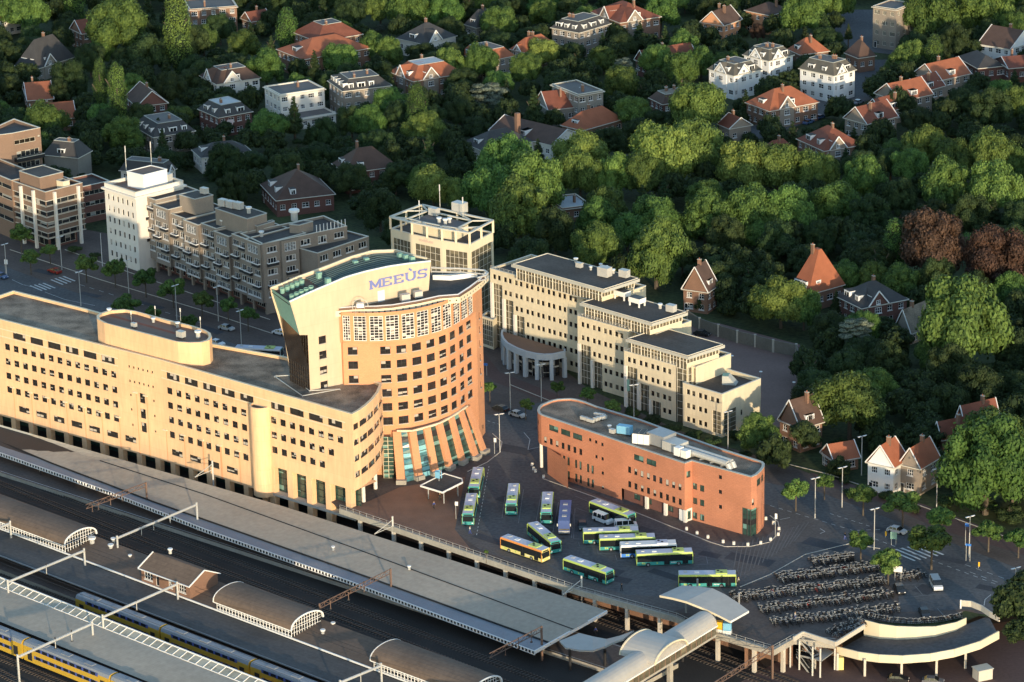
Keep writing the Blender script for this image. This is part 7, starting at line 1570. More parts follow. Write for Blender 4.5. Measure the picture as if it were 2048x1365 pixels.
# ================= villas and houses =================
HOUSES = []
def house(pre, A, B, C, ze, zr, kind, wall, roof, label, name='villa', top='roof_felt_grey', chim=1, dorm=0, gab=0, win=1, inset=.2, cat='house', winst='ho', extra=None):
    a, b, c = V2(P(*pre(*A), ze)), V2(P(*pre(*B), ze)), V2(P(*pre(*C), ze))
    u = (b-a); Lu = u.length; u = u/Lu; v = Vector((-u.y, u.x)); Lv = max(6.0, (c-b).dot(v)); 
    if Lv > 26: Lv = 26
    d_ = a+v*Lv; c = b+v*Lv; H_ = Bld(name, label, cat, ((a.x+c.x)/2, (a.y+c.y)/2)); HOUSES.append((a, b, c, d_, zr, label))
    nf = max(1, int(ze/2.9)); fh = ze/nf
    def wins(L, k0=0):
        n = max(1, int(L/2.9)); return [(L*(i+.5)/n, fh*f+fh*.56, 1.5 if (i+f+k0) % 3 else 2.1, 1.5, winst) for f in range(nf) for i in range(n)]
    for i, (p, q) in enumerate(((a, b), (b, c), (c, d_), (d_, a))): H_.wall(p, q, 0, ze, wall, wins((q-p).length, i) if i < 2 and win else [])
    rf = H_.part('roof'); tr = H_.part('gutter'); o = .45; ov = [a-u*o-v*o, b+u*o-v*o, c+u*o+v*o, d_-u*o+v*o]
    def X3(p, z): return (p.x, p.y, z)
    rf.face([X3(p, ze-.04) for p in ov[::-1]], 'white_paint')
    for p, q in zip(ov, ov[1:]+ov[:1]): tr.bar(X3(p, ze), X3(q, ze), .16, 'cream_trim', .2)
    def slope(pts): rf.face(pts, roof)
    rz_ = zr
    if kind == 'flat':
        H_.parapet([a, b, c, d_], ze+.35, .3, wall, 'cream_trim', top, .3)
        for p, q in ((a, b), (b, c), (c, d_), (d_, a)): H_.w.face([X3(p, ze), X3(q, ze), X3(q, ze+.35), X3(p, ze+.35)], wall)
    elif kind in ('gu', 'gv'):
        if kind == 'gu': r0, r1 = (a+d_)/2, (b+c)/2; R0, R1 = r0-u*o, r1+u*o; slope([X3(ov[0], ze+.02), X3(ov[1], ze+.02), X3(R1, zr), X3(R0, zr)]); slope([X3(ov[2], ze+.02), X3(ov[3], ze+.02), X3(R0, zr), X3(R1, zr)]); H_.w.face([X3(b, ze), X3(c, ze), X3(r1, zr-.1)], wall); H_.w.face([X3(d_, ze), X3(a, ze), X3(r0, zr-.1)], wall); vg = ((ov[1], R1), (ov[2], R1), (ov[0], R0), (ov[3], R0))
        else: r0, r1 = (a+b)/2, (c+d_)/2; R0, R1 = r0-v*o, r1+v*o; slope([X3(ov[1], ze+.02), X3(ov[2], ze+.02), X3(R1, zr), X3(R0, zr)]); slope([X3(ov[3], ze+.02), X3(ov[0], ze+.02), X3(R0, zr), X3(R1, zr)]); H_.w.face([X3(a, ze), X3(b, ze), X3(r0, zr-.1)], wall); H_.w.face([X3(c, ze), X3(d_, ze), X3(r1, zr-.1)], wall); vg = ((ov[0], R0), (ov[1], R0), (ov[2], R1), (ov[3], R1))
        vb_ = H_.part('verge')
        for p, q in vg: vb_.bar(X3(p, ze+.1), X3(q, zr+.08), .16, 'white_paint', .22)
        cen_ = (r0+r1)/2
    else:
        m_ = min(Lu, Lv)/2
        if kind == 'hip': iu = iv = m_*.98
        else: iu = iv = m_*2*inset
        if kind == 'tall': iu, iv = Lu*.36, Lv*.46
        T4 = [a+u*iu+v*iv, b-u*iu+v*iv, c-u*iu-v*iv, d_+u*iu-v*iv]
        for i in range(4): j = (i+1) % 4; slope([X3(ov[i], ze+.02), X3(ov[j], ze+.02), X3(T4[j], zr), X3(T4[i], zr)])
        rf.face([X3(p, zr+.01) for p in T4], top if kind == 'man' else roof)
        if kind == 'man':
            for p, q in zip(T4, T4[1:]+T4[:1]): tr.bar(X3(p, zr+.05), X3(q, zr+.05), .2, 'grey_trim', .16)
        cen_ = (a+c)/2
    if kind == 'flat': cen_ = (a+c)/2
    random.seed(hash_(label))
    for i in range(chim):
        q = cen_+u*Lu*random.uniform(-.3, .3)+v*Lv*(random.uniform(-.08, .08) if kind in ('gu', 'hip') else random.uniform(-.2, .2)); k = MB(); k.box((q.x, q.y, zr-1.5), (.9, .6, 2.6), 'brown_brick', math.atan2(u.y, u.x)); k.box((q.x, q.y, zr+1.1), (1.0, .7, .15), 'concrete', math.atan2(u.y, u.x)); cp = k.build('chimney', H_.root)
        k = MB(); k.cyl((q.x, q.y, zr+1.25), .12, .35, 'orange_tile', 6); k.build('chimney_pot', cp)
    # dormers and skylights on the two slopes that face the camera
    if kind != 'flat':
        for i in range(dorm):
            f = i % 2; t = ((i//2)+.8)/((dorm+1)//2+.6)
            if f == 0: base = a+u*Lu*t; dr, n_ = u, -v; dep = (Lv/2 if kind in ('gu', 'hip') else Lv*inset)
            else: base = b+v*Lv*t; dr, n_ = v, u; dep = (Lu/2 if kind in ('gv', 'hip') else Lu*inset)
            if (kind == 'gv' and f == 0) or (kind == 'gu' and f == 1): base = a+u*Lu*t if kind == 'gu' else b+v*Lv*t; dr, n_ = (u, -v) if kind == 'gu' else (v, u); dep = (Lv if kind == 'gu' else Lu)/2
            fr = .12; z0 = ze+(zr-ze)*fr; q = base-n_*dep*fr; hgt = min(1.8, (zr-z0)*.75); ww = 1.7 if i % 3 else 2.6; dpt = min(dep*.7, dep*hgt/max(.5, zr-ze)+.2)
            k = MB(); p4 = [q-dr*ww/2, q+dr*ww/2, q+dr*ww/2-n_*dpt, q-dr*ww/2-n_*dpt]
            if (p4[1]-p4[0]).x*(p4[2]-p4[1]).y-(p4[1]-p4[0]).y*(p4[2]-p4[1]).x < 0: p4 = [p4[1], p4[0], p4[3], p4[2]]
            k.hexa([X3(p, z0) for p in p4], [X3(p, z0+hgt) for p in p4], 'white_paint', 'roof_felt'); dm_ = k.build('dormer', H_.root)
            fm_, _ = win_meshes(ww-.4, hgt-.4, 2, 1, 'white_paint', 'glass_house', False, fb=.12)
            o_ = bpy.data.objects.new('window', fm_); COL.objects.link(o_); o_.parent = dm_; e0_, e1_ = p4[0], p4[1]; dd_ = (e1_-e0_).normalized(); mid = (e0_+e1_)/2+Vector((dd_.y, -dd_.x))*.19; o_.location = (mid.x-H_.root.location.x, mid.y-H_.root.location.y, z0+hgt/2); o_.rotation_euler = (0, 0, math.atan2(dd_.y, dd_.x))
    # cross gable(s) on the front faces
    for i in range(gab):
        f = (1, 0)[i % 2] if gab > 1 else 1
        if f == 0: mid, dr, n_, Lx, Dx = (a+b)/2, u, -v, Lu, Lv
        else: mid, dr, n_, Lx, Dx = b+v*Lv*(.35 if Lv > 9 else .5), v, u, Lv, Lu
        gw = min(Lx*.42, 5.5); gz = min(zr-.2, ze+gw*.62)
        p0, p1 = mid-dr*gw/2+n_*.25, mid+dr*gw/2+n_*.25; pk = mid+n_*.25; bk_ = mid-n_*Dx*.45
        gw_ = H_.part('gable.%d' % i); gw_.face([X3(p0, 0), X3(p1, 0), X3(p1, ze+.3), X3(pk, gz+.3), X3(p0, ze+.3)], wall if wall != 'brown_brick' else 'tan_brick')
        for p in (p0, p1): gw_.face([X3(p, 0), X3(p-n_*.5, 0), X3(p-n_*.5, ze), X3(p, ze+.3)], wall)
        e_ = .35; rf.face([X3(p0-dr*e_+n_*e_, ze+.1), X3(pk+n_*e_, gz+.45), X3(bk_, gz+.45), X3(p0-dr*e_-n_*Dx*.3, ze+.1)], roof); rf.face([X3(pk+n_*e_, gz+.45), X3(p1+dr*e_+n_*e_, ze+.1), X3(p1+dr*e_-n_*Dx*.3, ze+.1), X3(bk_, gz+.45)], roof)
        vb_ = H_.part('verge.%d' % i); vb_.bar(X3(p0-dr*e_+n_*e_, ze+.15), X3(pk+n_*e_, gz+.5), .2, 'white_paint', .3); vb_.bar(X3(p1+dr*e_+n_*e_, ze+.15), X3(pk+n_*e_, gz+.5), .2, 'white_paint', .3)
        for f_ in range(nf): H_.wins.append((V2(mid+n_*.42), fh*f_+fh*.56, math.atan2(dr.y, dr.x), 2.0, 1.6, 'how'))
        H_.wins.append((V2(mid+n_*.42), ze+.9, math.atan2(dr.y, dr.x), 1.2, 1.1, 'ho'))
    if win: H_.wins.append((a+u*Lu*.12+Vector((u.y, -u.x))*.2, 1.15, math.atan2(u.y, u.x), 1.0, 2.2, 'door'))
    if extra: extra(H_, a, b, c, d_, u, v)
    H_.finish(panes=False, maxw=40); return H_
def hash_(s): return sum(ord(c)*(i+1) for i, c in enumerate(s)) % 9973
h = house
h(l0, (-70, 95), (5, 118), (85, 60), 6, 10, 'gv', 'white_plaster', 'red_tile', 'white gabled house cut off by the top left corner')
h(l0, (95, 385), (215, 405), (330, 320), 4.5, 13, 'hip', 'grey_plaster', 'slate', 'large dark slate roofed villa at the upper left', dorm=3, gab=1)
h(l0, (415, 170), (480, 200), (570, 120), 6, 10, 'gv', 'brown_brick', 'red_tile', 'red roofed house behind the big round tree at upper left')
h(l0, (1075, 5), (1110, 62), (1370, 20), 9, 10, 'flat', 'brown_brick', 'slate', 'grey flat roofed villa with a white window band at the top edge', winst='how')
h(l0, (1415, 110), (1470, 130), (1520, 90), 4, 7, 'gv', 'brown_brick', 'red_tile', 'tiny red roofed house left of the large red roofed villa')
h(l0, (1720, 190), (1860, 245), (2060, 180), 9.5, 13.5, 'man', 'brown_brick', 'red_tile', 'rear block of the large red roofed villa with a flat top', inset=.3, chim=1)
h(l0, (1625, 290), (1775, 350), (2190, 240), 7, 11.5, 'hip', 'brown_brick', 'orange_tile', 'long front wing of the large red roofed villa', chim=0, dorm=1)
h(l0, (140, 520), (165, 590), (300, 560), 5, 9, 'gv', 'brown_brick', 'orange_tile', 'bright orange roofed house at the left, the upper of two', chim=1)
h(l0, (175, 655), (200, 710), (430, 670), 4, 8, 'gv', 'brown_brick', 'orange_tile', 'bright orange roofed house at the left, the lower of two')
h(l0, (740, 570), (805, 625), (905, 545), 6, 10.5, 'gu', 'dark_red_brick', 'brown_tile', 'red brown roofed house with a white verge behind the tall poplar')
h(l0, (1175, 445), (1270, 495), (1455, 425), 6.5, 10, 'man', 'white_plaster', 'brown_tile', 'white villa with a dark red roof and front gable left of centre', inset=.25, gab=2, dorm=2)
h(l0, (1548, 512), (1640, 562), (1882, 515), 9.5, 10, 'flat', 'white_plaster', 'slate', 'white flat roofed villa with a dark roof edge', winst='how')
h(l0, (1655, 652), (1760, 702), (1940, 655), 3.2, 4, 'flat', 'white_plaster', 'slate', 'low white extension with a terrace below the white flat roofed villa', name='garden_room', chim=0)
h(l0, (1165, 640), (1280, 690), (1460, 650), 6.5, 9.6, 'man', 'dark_red_brick', 'slate', 'dark brick villa with a pale blue flat roof top and pink awning', top='roof_white', dorm=4)
h(l0, (780, 735), (900, 805), (1140, 770), 6.2, 9.5, 'man', 'grey_plaster', 'slate', 'dark slate mansard house with white dormers behind the white tower', dorm=6)
h(c0, (600, 545), (1060, 590), (1440, 515), 7.5, 11.5, 'man', 'grey_plaster', 'slate', 'plain grey house with a mansard roof behind the brown office', win=0, dorm=1, inset=.3)
h(c180, (360, 300), (880, 350), (1075, 290), 7.5, 10.5, 'man', 'white_plaster', 'slate', 'white house with a stepped battlement gable behind the white tower', gab=1)
h(l0, (1130, 880), (1180, 925), (1480, 900), 5, 8, 'hip', 'white_plaster', 'slate', 'low white walled house with a grey hipped roof right of the white tower', dorm=2)
h(l0, (1530, 1080), (1620, 1175), (1895, 1080), 5, 11, 'hip', 'dark_red_brick', 'brown_tile', 'dark roofed house with a lone small dormer in the shade', dorm=3)
h(l1, (-40, 960), (40, 1015), (320, 965), 6.5, 12, 'hip', 'dark_red_brick', 'brown_tile', 'dark brown hipped villa with a long white dormer band', dorm=3, winst='how')
h(l1, (-65, 475), (20, 535), (278, 490), 10, 13, 'man', 'tan_brick', 'slate', 'tall brick mansard villa with white dormers and conservatory', dorm=7, winst='how', top='roof_felt_grey', chim=2)
h(l1, (295, 420), (430, 478), (620, 390), 7, 10.8, 'man', 'brown_brick', 'orange_tile', 'brick villa with red slopes, white gables and a pale flat top', top='roof_white', gab=2, dorm=3, inset=.28)
h(l1, (335, 225), (490, 260), (625, 200), 5.5, 10.5, 'hip', 'white_plaster', 'slate', 'dark roofed villa with a black and white timbered gable', gab=1, dorm=1)
h(l1, (735, 145), (800, 165), (900, 130), 4.5, 10, 'hip', 'grey_plaster', 'slate', 'dark steep roofed house half hidden by trees near the top', dorm=1)
h(l1, (700, 315), (850, 362), (1025, 330), 6.5, 9.5, 'man', 'tan_brick', 'orange_tile', 'brick house with an orange mansard slope and grey top', dorm=3, chim=2)
h(l1, (1000, 290), (1085, 310), (1250, 262), 6.5, 10.5, 'hip', 'tan_brick', 'orange_tile', 'sunlit orange roofed house with twin gables', gab=2, chim=2)
h(l1, (1240, 163), (1400, 193), (1595, 143), 9, 12, 'man', 'tan_brick', 'slate', 'broad brick mansard villa with a grey flat top near the top edge', dorm=6, chim=2)
h(l1, (1470, 70), (1640, 135), (1795, 70), 8.5, 13, 'hip', 'brown_brick', 'red_tile', 'tall red roofed villa with striped gables at the top edge', gab=2, dorm=2)
h(l1, (1730, 352), (1790, 375), (1990, 295), 5, 9, 'gv', 'dark_red_brick', 'red_tile', 'dark red roofed house with a white verge among dense trees')
h(l1, (1240, 500), (1395, 562), (1485, 515), 10, 11, 'flat', 'grey_plaster', 'slate', 'grey flat roofed block behind the red lean to roof', top='roof_felt_grey')
h(l1, (1150, 590), (1222, 645), (1400, 598), 5.5, 10, 'gv', 'grey_plaster', 'red_tile', 'house with a dark red slope over a row of small white windows')
h(l1, (1300, 735), (1420, 765), (1655, 700), 4.5, 9, 'hip', 'brown_brick', 'orange_tile', 'low hipped orange brown villa with one wide dormer', dorm=1)
def tallch(H_, a, b, c, d_, u, v):
    k = MB(); q = P(*l1(1040, 765), 7); k.box((q.x, q.y, 5), (1.3, 1.3, 7.5), 'brown_brick', .6); k.build('tall_chimney', H_.root)
h(l1, (880, 765), (1235, 850), (1440, 800), 5, 8.5, 'gu', 'white_plaster', 'brown_tile', 'long low brown roofed school wing with a tall square chimney', chim=0, extra=tallch, dorm=2)
h(l1, (720, 835), (840, 885), (1060, 800), 5, 9, 'hip', 'white_plaster', 'slate', 'dark slate roofed wing with skylights and a white wall', dorm=2, chim=0)
h(l1, (1815, 575), (1890, 612), (2060, 560), 7, 9.5, 'man', 'dark_red_brick', 'brown_tile', 'brown villa with twin chimneys left of the bright round tree', top='roof_gravel', chim=3)
h(l2, (205, 405), (350, 445), (475, 400), 8, 11, 'man', 'white_paint', 'mansard_olive', 'white stucco villa with a slate mansard, leftmost of three white villas', gab=2, dorm=4)
h(l2, (410, 322), (555, 358), (682, 320), 9, 12, 'man', 'white_paint', 'mansard_olive', 'white stucco villa with a slate mansard, middle one of three', gab=2, dorm=4, chim=2)
h(l2, (738, 402), (935, 445), (1085, 415), 9, 12.5, 'man', 'white_paint', 'mansard_olive', 'white stucco villa with brick chimneys, rightmost of three', gab=1, dorm=4, chim=3)
h(l2, (670, 290), (740, 322), (880, 290), 5, 9.5, 'hip', 'brown_brick', 'orange_tile', 'orange roofed house behind and between the white villas', dorm=1)
h(l2, (1005, 312), (1080, 342), (1155, 320), 5, 10, 'hip', 'brown_brick', 'brown_tile', 'small brown pyramid roofed house right of the white villas')
h(l2, (425, 602), (560, 652), (745, 565), 6, 11, 'hip', 'brown_brick', 'orange_tile', 'large bright orange roofed villa with a white front gable', gab=1, dorm=2)
h(l2, (262, 728), (325, 755), (382, 705), 5.5, 8.5, 'gu', 'tan_brick', 'red_tile', 'small brick house with a white trimmed gable below the bright round tree')
h(l2, (1165, 42), (1300, 62), (1440, 30), 14, 15, 'flat', 'tan_brick', 'slate', 'tan modern block with vertical louvres at the top edge', name='modern_block', chim=0, winst='off')
h(l2, (160, 132), (290, 152), (450, 125), 6, 10.5, 'gv', 'orange_brick', 'brown_tile', 'brown roofed brick house near the top right of centre', chim=2)
h(l2, (420, 62), (560, 92), (700, 62), 7, 10, 'hip', 'orange_brick', 'brown_tile', 'brick house hidden behind trees at the top edge right of centre')
h(l2, (1785, 258), (1965, 290), (2110, 235), 6, 11, 'gu', 'white_paint', 'brown_tile', 'white barn like house with a brown roof at the right edge')
h(l2, (1660, 335), (1780, 402), (1890, 362), 4.5, 7.5, 'hip', 'dark_red_brick', 'slate', 'dark low roofed building in front of the white barn like house', chim=0)
h(l2, (1880, 348), (1960, 402), (2100, 380), 5, 7.5, 'gv', 'dark_red_brick', 'red_tile', 'dark red low roof at the right edge below the white house')
for A, B, C, t in (((1400, 435), (1545, 475), (1702, 425), 'uppermost'), ((1180, 548), (1320, 593), (1480, 545), 'second highest'), ((1000, 692), (1130, 728), (1305, 685), 'third highest')): h(l2, A, B, C, 6, 10.5, 'gv', 'tan_brick', 'orange_tile' if t[0] != 't' else 'red_tile', '%s semi detached brick house on the lane' % t, dorm=2, name='brick_house')
h(l2, (725, 815), (880, 885), (1045, 825), 6.5, 11.5, 'hip', 'brown_brick', 'red_tile', 'red roofed house with a long white dormer, lowest on the lane', dorm=3, gab=1, name='brick_house')
h(l2, (1120, 640), (1215, 665), (1330, 610), 4.5, 8.5, 'gv', 'tan_brick', 'red_tile', 'low red roofed house squeezed between the upper lane houses', name='brick_house', dorm=1)
h(l2, (1330, 520), (1440, 545), (1560, 500), 4.5, 8.5, 'gv', 'tan_brick', 'red_tile', 'low red roofed link house below the uppermost lane house', name='brick_house', dorm=1)
h(l2, (480, 905), (560, 935), (732, 900), 3.5, 8, 'hip', 'brown_brick', 'red_tile', 'low dark red hipped roof just above the wood', name='brick_house')
h(m2, (55, 405), (195, 425), (345, 410), 6, 12.5, 'gv', 'brown_brick', 'brown_tile', 'steep brown roofed house with a big dormer behind the cream offices', dorm=2, chim=1)
h(m2, (690, 405), (785, 438), (1050, 400), 5, 15.5, 'tall', 'brown_brick', 'orange_tile', 'villa with a very steep bright orange roof', dorm=3)
h(m2, (950, 445), (1100, 518), (1355, 462), 6, 10.5, 'hip', 'dark_red_brick', 'slate', 'dark hipped villa with white dormers beside the steep orange roof', dorm=3, gab=1)
h(m2, (1295, 645), (1385, 668), (1560, 595), 3, 9, 'gv', 'grey_plaster', 'roof_gravel', 'thatched roof cottage left of the large leafy tree', name='cottage')
h(m2, (620, 1172), (740, 1222), (905, 1200), 6, 12, 'gv', 'brown_brick', 'brown_tile', 'brown gabled house behind the birch near the cream offices', dorm=2, name='brick_house')
h(b2, (1135, 75), (1285, 108), (1350, 75), 6.8, 11.5, 'gv', 'white_paint', 'orange_tile', 'white gabled house with an orange roof by the street trees', name='brick_house', winst='how')
h(b2, (1325, 88), (1440, 115), (1560, 55), 6.5, 11, 'gv', 'tan_brick', 'orange_tile', 'brick gabled house with an orange roof right of the white gable', name='brick_house', winst='how')
h(m2, (1520, 1262), (1570, 1290), (1700, 1165), 5, 9, 'gv', 'brown_brick', 'red_tile', 'dark red roof at the right half hidden in trees, the nearer one', name='brick_house')
h(m2, (1655, 1180), (1705, 1205), (1800, 1115), 5, 9.5, 'gv', 'brown_brick', 'red_tile', 'dark red roof at the right half hidden in trees, the farther one', name='brick_house')
h(l1, (1212, 1162), (1300, 1228), (1465, 1205), 4, 5, 'flat', 'brown_brick', 'slate', 'small flat pale roofed house in a gap of the wood', top='roof_white', name='brick_house')
h(b2, (868, 20), (940, 72), (988, 42), 2.8, 6, 'gv', 'brown_brick', 'orange_tile', 'little orange roofed shed behind the birch', name='garden_shed', chim=0)
# awning on the dark brick villa
p = P(*l0(1320, 715), 4.5); k = MB(); k.hexa([(p.x-2.6, p.y-1.6, 4.0), (p.x+2.4, p.y-2.6, 4.0), (p.x+2.6, p.y-.6, 5.3), (p.x-2.4, p.y+.4, 5.3)], [(p.x-2.6, p.y-1.6, 4.06), (p.x+2.4, p.y-2.6, 4.06), (p.x+2.6, p.y-.6, 5.36), (p.x-2.4, p.y+.4, 5.36)], 'awning'); o = k.build('awning'); tag(o, 'pale pink awning on the garden side of the dark brick villa', 'awning')
# garden wall of the court
GW = thing('garden_wall', 'long grey panelled garden wall behind the cream offices', 'wall', tuple(P(1500, 680))); pts = [P(*m2(x, y)) for x, y in ((80, 600), (150, 645), (260, 685), (370, 720), (475, 745), (580, 775), (715, 800), (735, 880))]
for a, b in zip(pts, pts[1:]):
    k = MB(); d = (b-a).normalized(); n = Vector((-d.y, d.x, 0))*.12; k.hexa([tuple(q) for q in (a-n, b-n, b+n, a+n)], [(q.x, q.y, 3.2) for q in (a-n, b-n, b+n, a+n)], 'wall_grey'); k.build('wall_panel', GW)
    k = MB(); k.box((a.x, a.y, 0), (.6, .6, 3.4), 'concrete'); k.build('pillar', GW)
for c in (m2(340, 797), m2(508, 890), m2(702, 952)):
    p = P(*c, 4); t = thing('yard_lamp', 'low white disc lamp in the paved court, %s from the left' % ords[[340, 508, 702].index(int(round((c[0]-1348)*2.926)))], 'lamp', (p.x, p.y, 0)); k = MB(); k.cyl((0, 0, 0), .06, 4, 'steel', 6); obj_in(t, 'post', k); k = MB(); k.cyl((0, 0, 4), .4, .12, 'white_paint', 10); obj_in(t, 'lamp_head', k)
# ================= trees =================
def leafmat(n, c1, c2, hv=.35):
    m = mk(n, c1, .75, .1, .12, .9, c2=c2, spec=.15, objvar=hv); return m
def leafmat2(n, dark, light):
    m = bpy.data.materials.new(n); m.use_nodes = True; t = m.node_tree; N = t.nodes.new; L = t.links.new; b = t.nodes['Principled BSDF']; b.inputs['Roughness'].default_value = .7; b.inputs['Specular IOR Level'].default_value = .2
    g = N('ShaderNodeNewGeometry'); oi = N('ShaderNodeObjectInfo'); no = N('ShaderNodeTexNoise'); no.inputs['Scale'].default_value = .35; no.inputs['Detail'].default_value = 2; L(g.outputs['Position'], no.inputs['Vector'])
    a = N('ShaderNodeMath'); a.operation = 'MULTIPLY_ADD'; L(g.outputs['Random Per Island'], a.inputs[0]); a.inputs[1].default_value = .55; L(no.outputs[0], a.inputs[2])
    mr = N('ShaderNodeMapRange'); mr.inputs[1].default_value = .4; mr.inputs[2].default_value = 1.05; L(a.outputs[0], mr.inputs[0])
    mx = N('ShaderNodeMix'); mx.data_type = 'RGBA'; L(mr.outputs[0], mx.inputs[0]); mx.inputs[6].default_value = (*dark, 1); mx.inputs[7].default_value = (*light, 1)
    hs = N('ShaderNodeHueSaturation'); L(mx.outputs[2], hs.inputs['Color']); v = N('ShaderNodeMapRange'); L(oi.outputs['Random'], v.inputs[0]); v.inputs[3].default_value = .72; v.inputs[4].default_value = 1.3; L(v.outputs[0], hs.inputs['Value'])
    f = N('ShaderNodeMath'); f.operation = 'MULTIPLY'; f.inputs[1].default_value = 13.7; L(oi.outputs['Random'], f.inputs[0]); f2 = N('ShaderNodeMath'); f2.operation = 'FRACT'; L(f.outputs[0], f2.inputs[0]); h_ = N('ShaderNodeMapRange'); L(f2.outputs[0], h_.inputs[0]); h_.inputs[3].default_value = .475; h_.inputs[4].default_value = .515; L(h_.outputs[0], hs.inputs['Hue'])
    L(hs.outputs[0], b.inputs['Base Color']); tr = N('ShaderNodeBsdfTranslucent'); L(hs.outputs[0], tr.inputs['Color']); ms = N('ShaderNodeMixShader'); ms.inputs[0].default_value = .18; L(b.outputs[0], ms.inputs[1]); L(tr.outputs[0], ms.inputs[2]); L(ms.outputs[0], t.nodes['Material Output'].inputs['Surface'])
    MT[n] = m
leafmat2('leaf_mass_shaded', (.014, .030, .011), (.052, .082, .025)); leafmat2('leaf_green', (.030, .066, .018), (.125, .205, .046)); leafmat2('leaf_yellow_lit', (.050, .088, .020), (.18, .25, .055)); leafmat2('leaf_dark_shaded', (.014, .030, .012), (.050, .082, .026)); leafmat2('leaf_blue', (.05, .07, .05), (.20, .23, .17)); leafmat2('leaf_copper', (.030, .017, .013), (.095, .050, .036))  # dark and mass greens have shade painted in, yellow green has sunlight painted in
mk('leaf_core', (.018, .032, .012), .95, .2)  # opaque crown filling, its green darkened to paint shade clumps between leaves
def crown(kind, seed):
    rnd = random.Random(seed); v = []; f = []; mi = []
    def leaf(p, n, s_):
        n = (n+Vector((rnd.uniform(-1, 1), rnd.uniform(-1, 1), rnd.uniform(-.6, 1)))*.55).normalized(); a = n.cross(Vector((rnd.uniform(-1, 1), rnd.uniform(-1, 1), rnd.uniform(-1, 1)))); 
        if a.length < .01: a = Vector((1, 0, 0))
        a.normalize(); b = n.cross(a); a *= s_*rnd.uniform(.6, 1.3); b *= s_*rnd.uniform(.5, 1.0); i = len(v); v.extend([p-a, p+b*.8-a*.2, p+a, p-b*.8+a*.2]); f.append((i, i+1, i+2, i+3)); mi.append(0)
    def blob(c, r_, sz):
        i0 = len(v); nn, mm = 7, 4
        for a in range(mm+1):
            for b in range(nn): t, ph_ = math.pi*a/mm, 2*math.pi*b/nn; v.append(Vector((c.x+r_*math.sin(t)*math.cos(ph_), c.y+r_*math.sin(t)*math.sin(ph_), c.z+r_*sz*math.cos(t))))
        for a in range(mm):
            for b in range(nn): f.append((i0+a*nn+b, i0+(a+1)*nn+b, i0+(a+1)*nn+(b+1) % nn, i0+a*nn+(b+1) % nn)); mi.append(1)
    lobes = []
    if kind in ('broad', 'round', 'copper', 'street'):
        nl = {'broad': 34, 'round': 30, 'copper': 30, 'street': 10}[kind]; zz = {'broad': .72, 'round': .95, 'copper': .95, 'street': .8}[kind]
        for i in range(nl):
            z = 1-1.55*(i+.5)/nl; ph_ = i*2.4+rnd.uniform(-.4, .4); rr = math.sqrt(max(0, 1-z*z)); k_ = rnd.uniform(.50, .86); lobes.append((Vector((rr*math.cos(ph_)*k_, rr*math.sin(ph_)*k_, z*zz*k_)), rnd.uniform(.17, .36), rnd.uniform(.7, 1)))
        lobes.append((Vector((0, 0, 0)), .55, zz))
    elif kind == 'poplar':
        for i in range(16): z = -1+2*(i+.5)/16; w_ = .26*math.sqrt(max(.05, 1-abs(z)**2.2)); ph_ = i*2.4; lobes.append((Vector((w_*.5*math.cos(ph_), w_*.5*math.sin(ph_), z)), w_*.75+.03, 1.7))
    elif kind == 'conifer':
        for i in range(26):
            z = -.95+1.85*(i/25); w_ = .46*(1-(z+.95)/1.95)+.02; ph_ = i*2.4; lobes.append((Vector((w_*.6*math.cos(ph_), w_*.6*math.sin(ph_), z)), w_*.55+.03, .8))
    elif kind == 'cedar':
        for i in range(22):
            z = -.5+1.1*(i/21); w_ = 1.0-.55*(i/21); ph_ = i*2.4; k_ = rnd.uniform(.4, .85); lobes.append((Vector((w_*k_*math.cos(ph_), w_*k_*math.sin(ph_), z*.75)), rnd.uniform(.2, .34), .32))
    elif kind == 'shrub':
        for i in range(9): ph_ = i*2.4; k_ = rnd.uniform(.2, .65); lobes.append((Vector((k_*math.cos(ph_), k_*math.sin(ph_), rnd.uniform(-.1, .35))), rnd.uniform(.25, .4), .8))
    for li, (c, r_, sz) in enumerate(lobes):
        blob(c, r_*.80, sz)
        dens = {'broad': 1300, 'round': 1300, 'copper': 1300, 'street': 620, 'poplar': 3600, 'conifer': 2400, 'cedar': 1300, 'shrub': 480}[kind]; n = int(dens*r_*r_*4); ls = {'street': .085, 'shrub': .085, 'cedar': .045, 'poplar': .023, 'conifer': .03}.get(kind, .043)
        for _ in range(n):
            z = rnd.uniform(-.75, 1); ph_ = rnd.uniform(0, 6.283); rr = math.sqrt(1-z*z); n_ = Vector((rr*math.cos(ph_), rr*math.sin(ph_), z)); k_ = rnd.uniform(.82, 1.12)+(rnd.random() < .12)*rnd.uniform(.05, .3); p = c+Vector((n_.x, n_.y, n_.z*sz))*r_*k_
            if any((p-c2).length < r2*.72 for j, (c2, r2, s2_) in enumerate(lobes) if j != li and s2_ > .6): continue
            leaf(p, n_, ls)
    me = bpy.data.meshes.new('crown_'+kind); me.from_pydata([tuple(p) for p in v], [], f); me.polygons.foreach_set('material_index', mi); return me
def crown_set(kind, n, mat_, s0):
    out = []
    for i in range(n):
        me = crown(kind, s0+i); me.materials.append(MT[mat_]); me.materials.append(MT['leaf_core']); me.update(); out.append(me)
    return out
BASEM = {k: [crown(k, 10*n+q) for q in range(m)] for n, (k, m) in enumerate((('broad', 3), ('round', 3)))}
def swap(lst, mat_):
    out = []
    for me in lst: c = me.copy(); c.materials.clear(); c.materials.append(MT[mat_]); c.materials.append(MT['leaf_core']); out.append(c)
    return out
_b, _r_ = BASEM['broad'], BASEM['round']
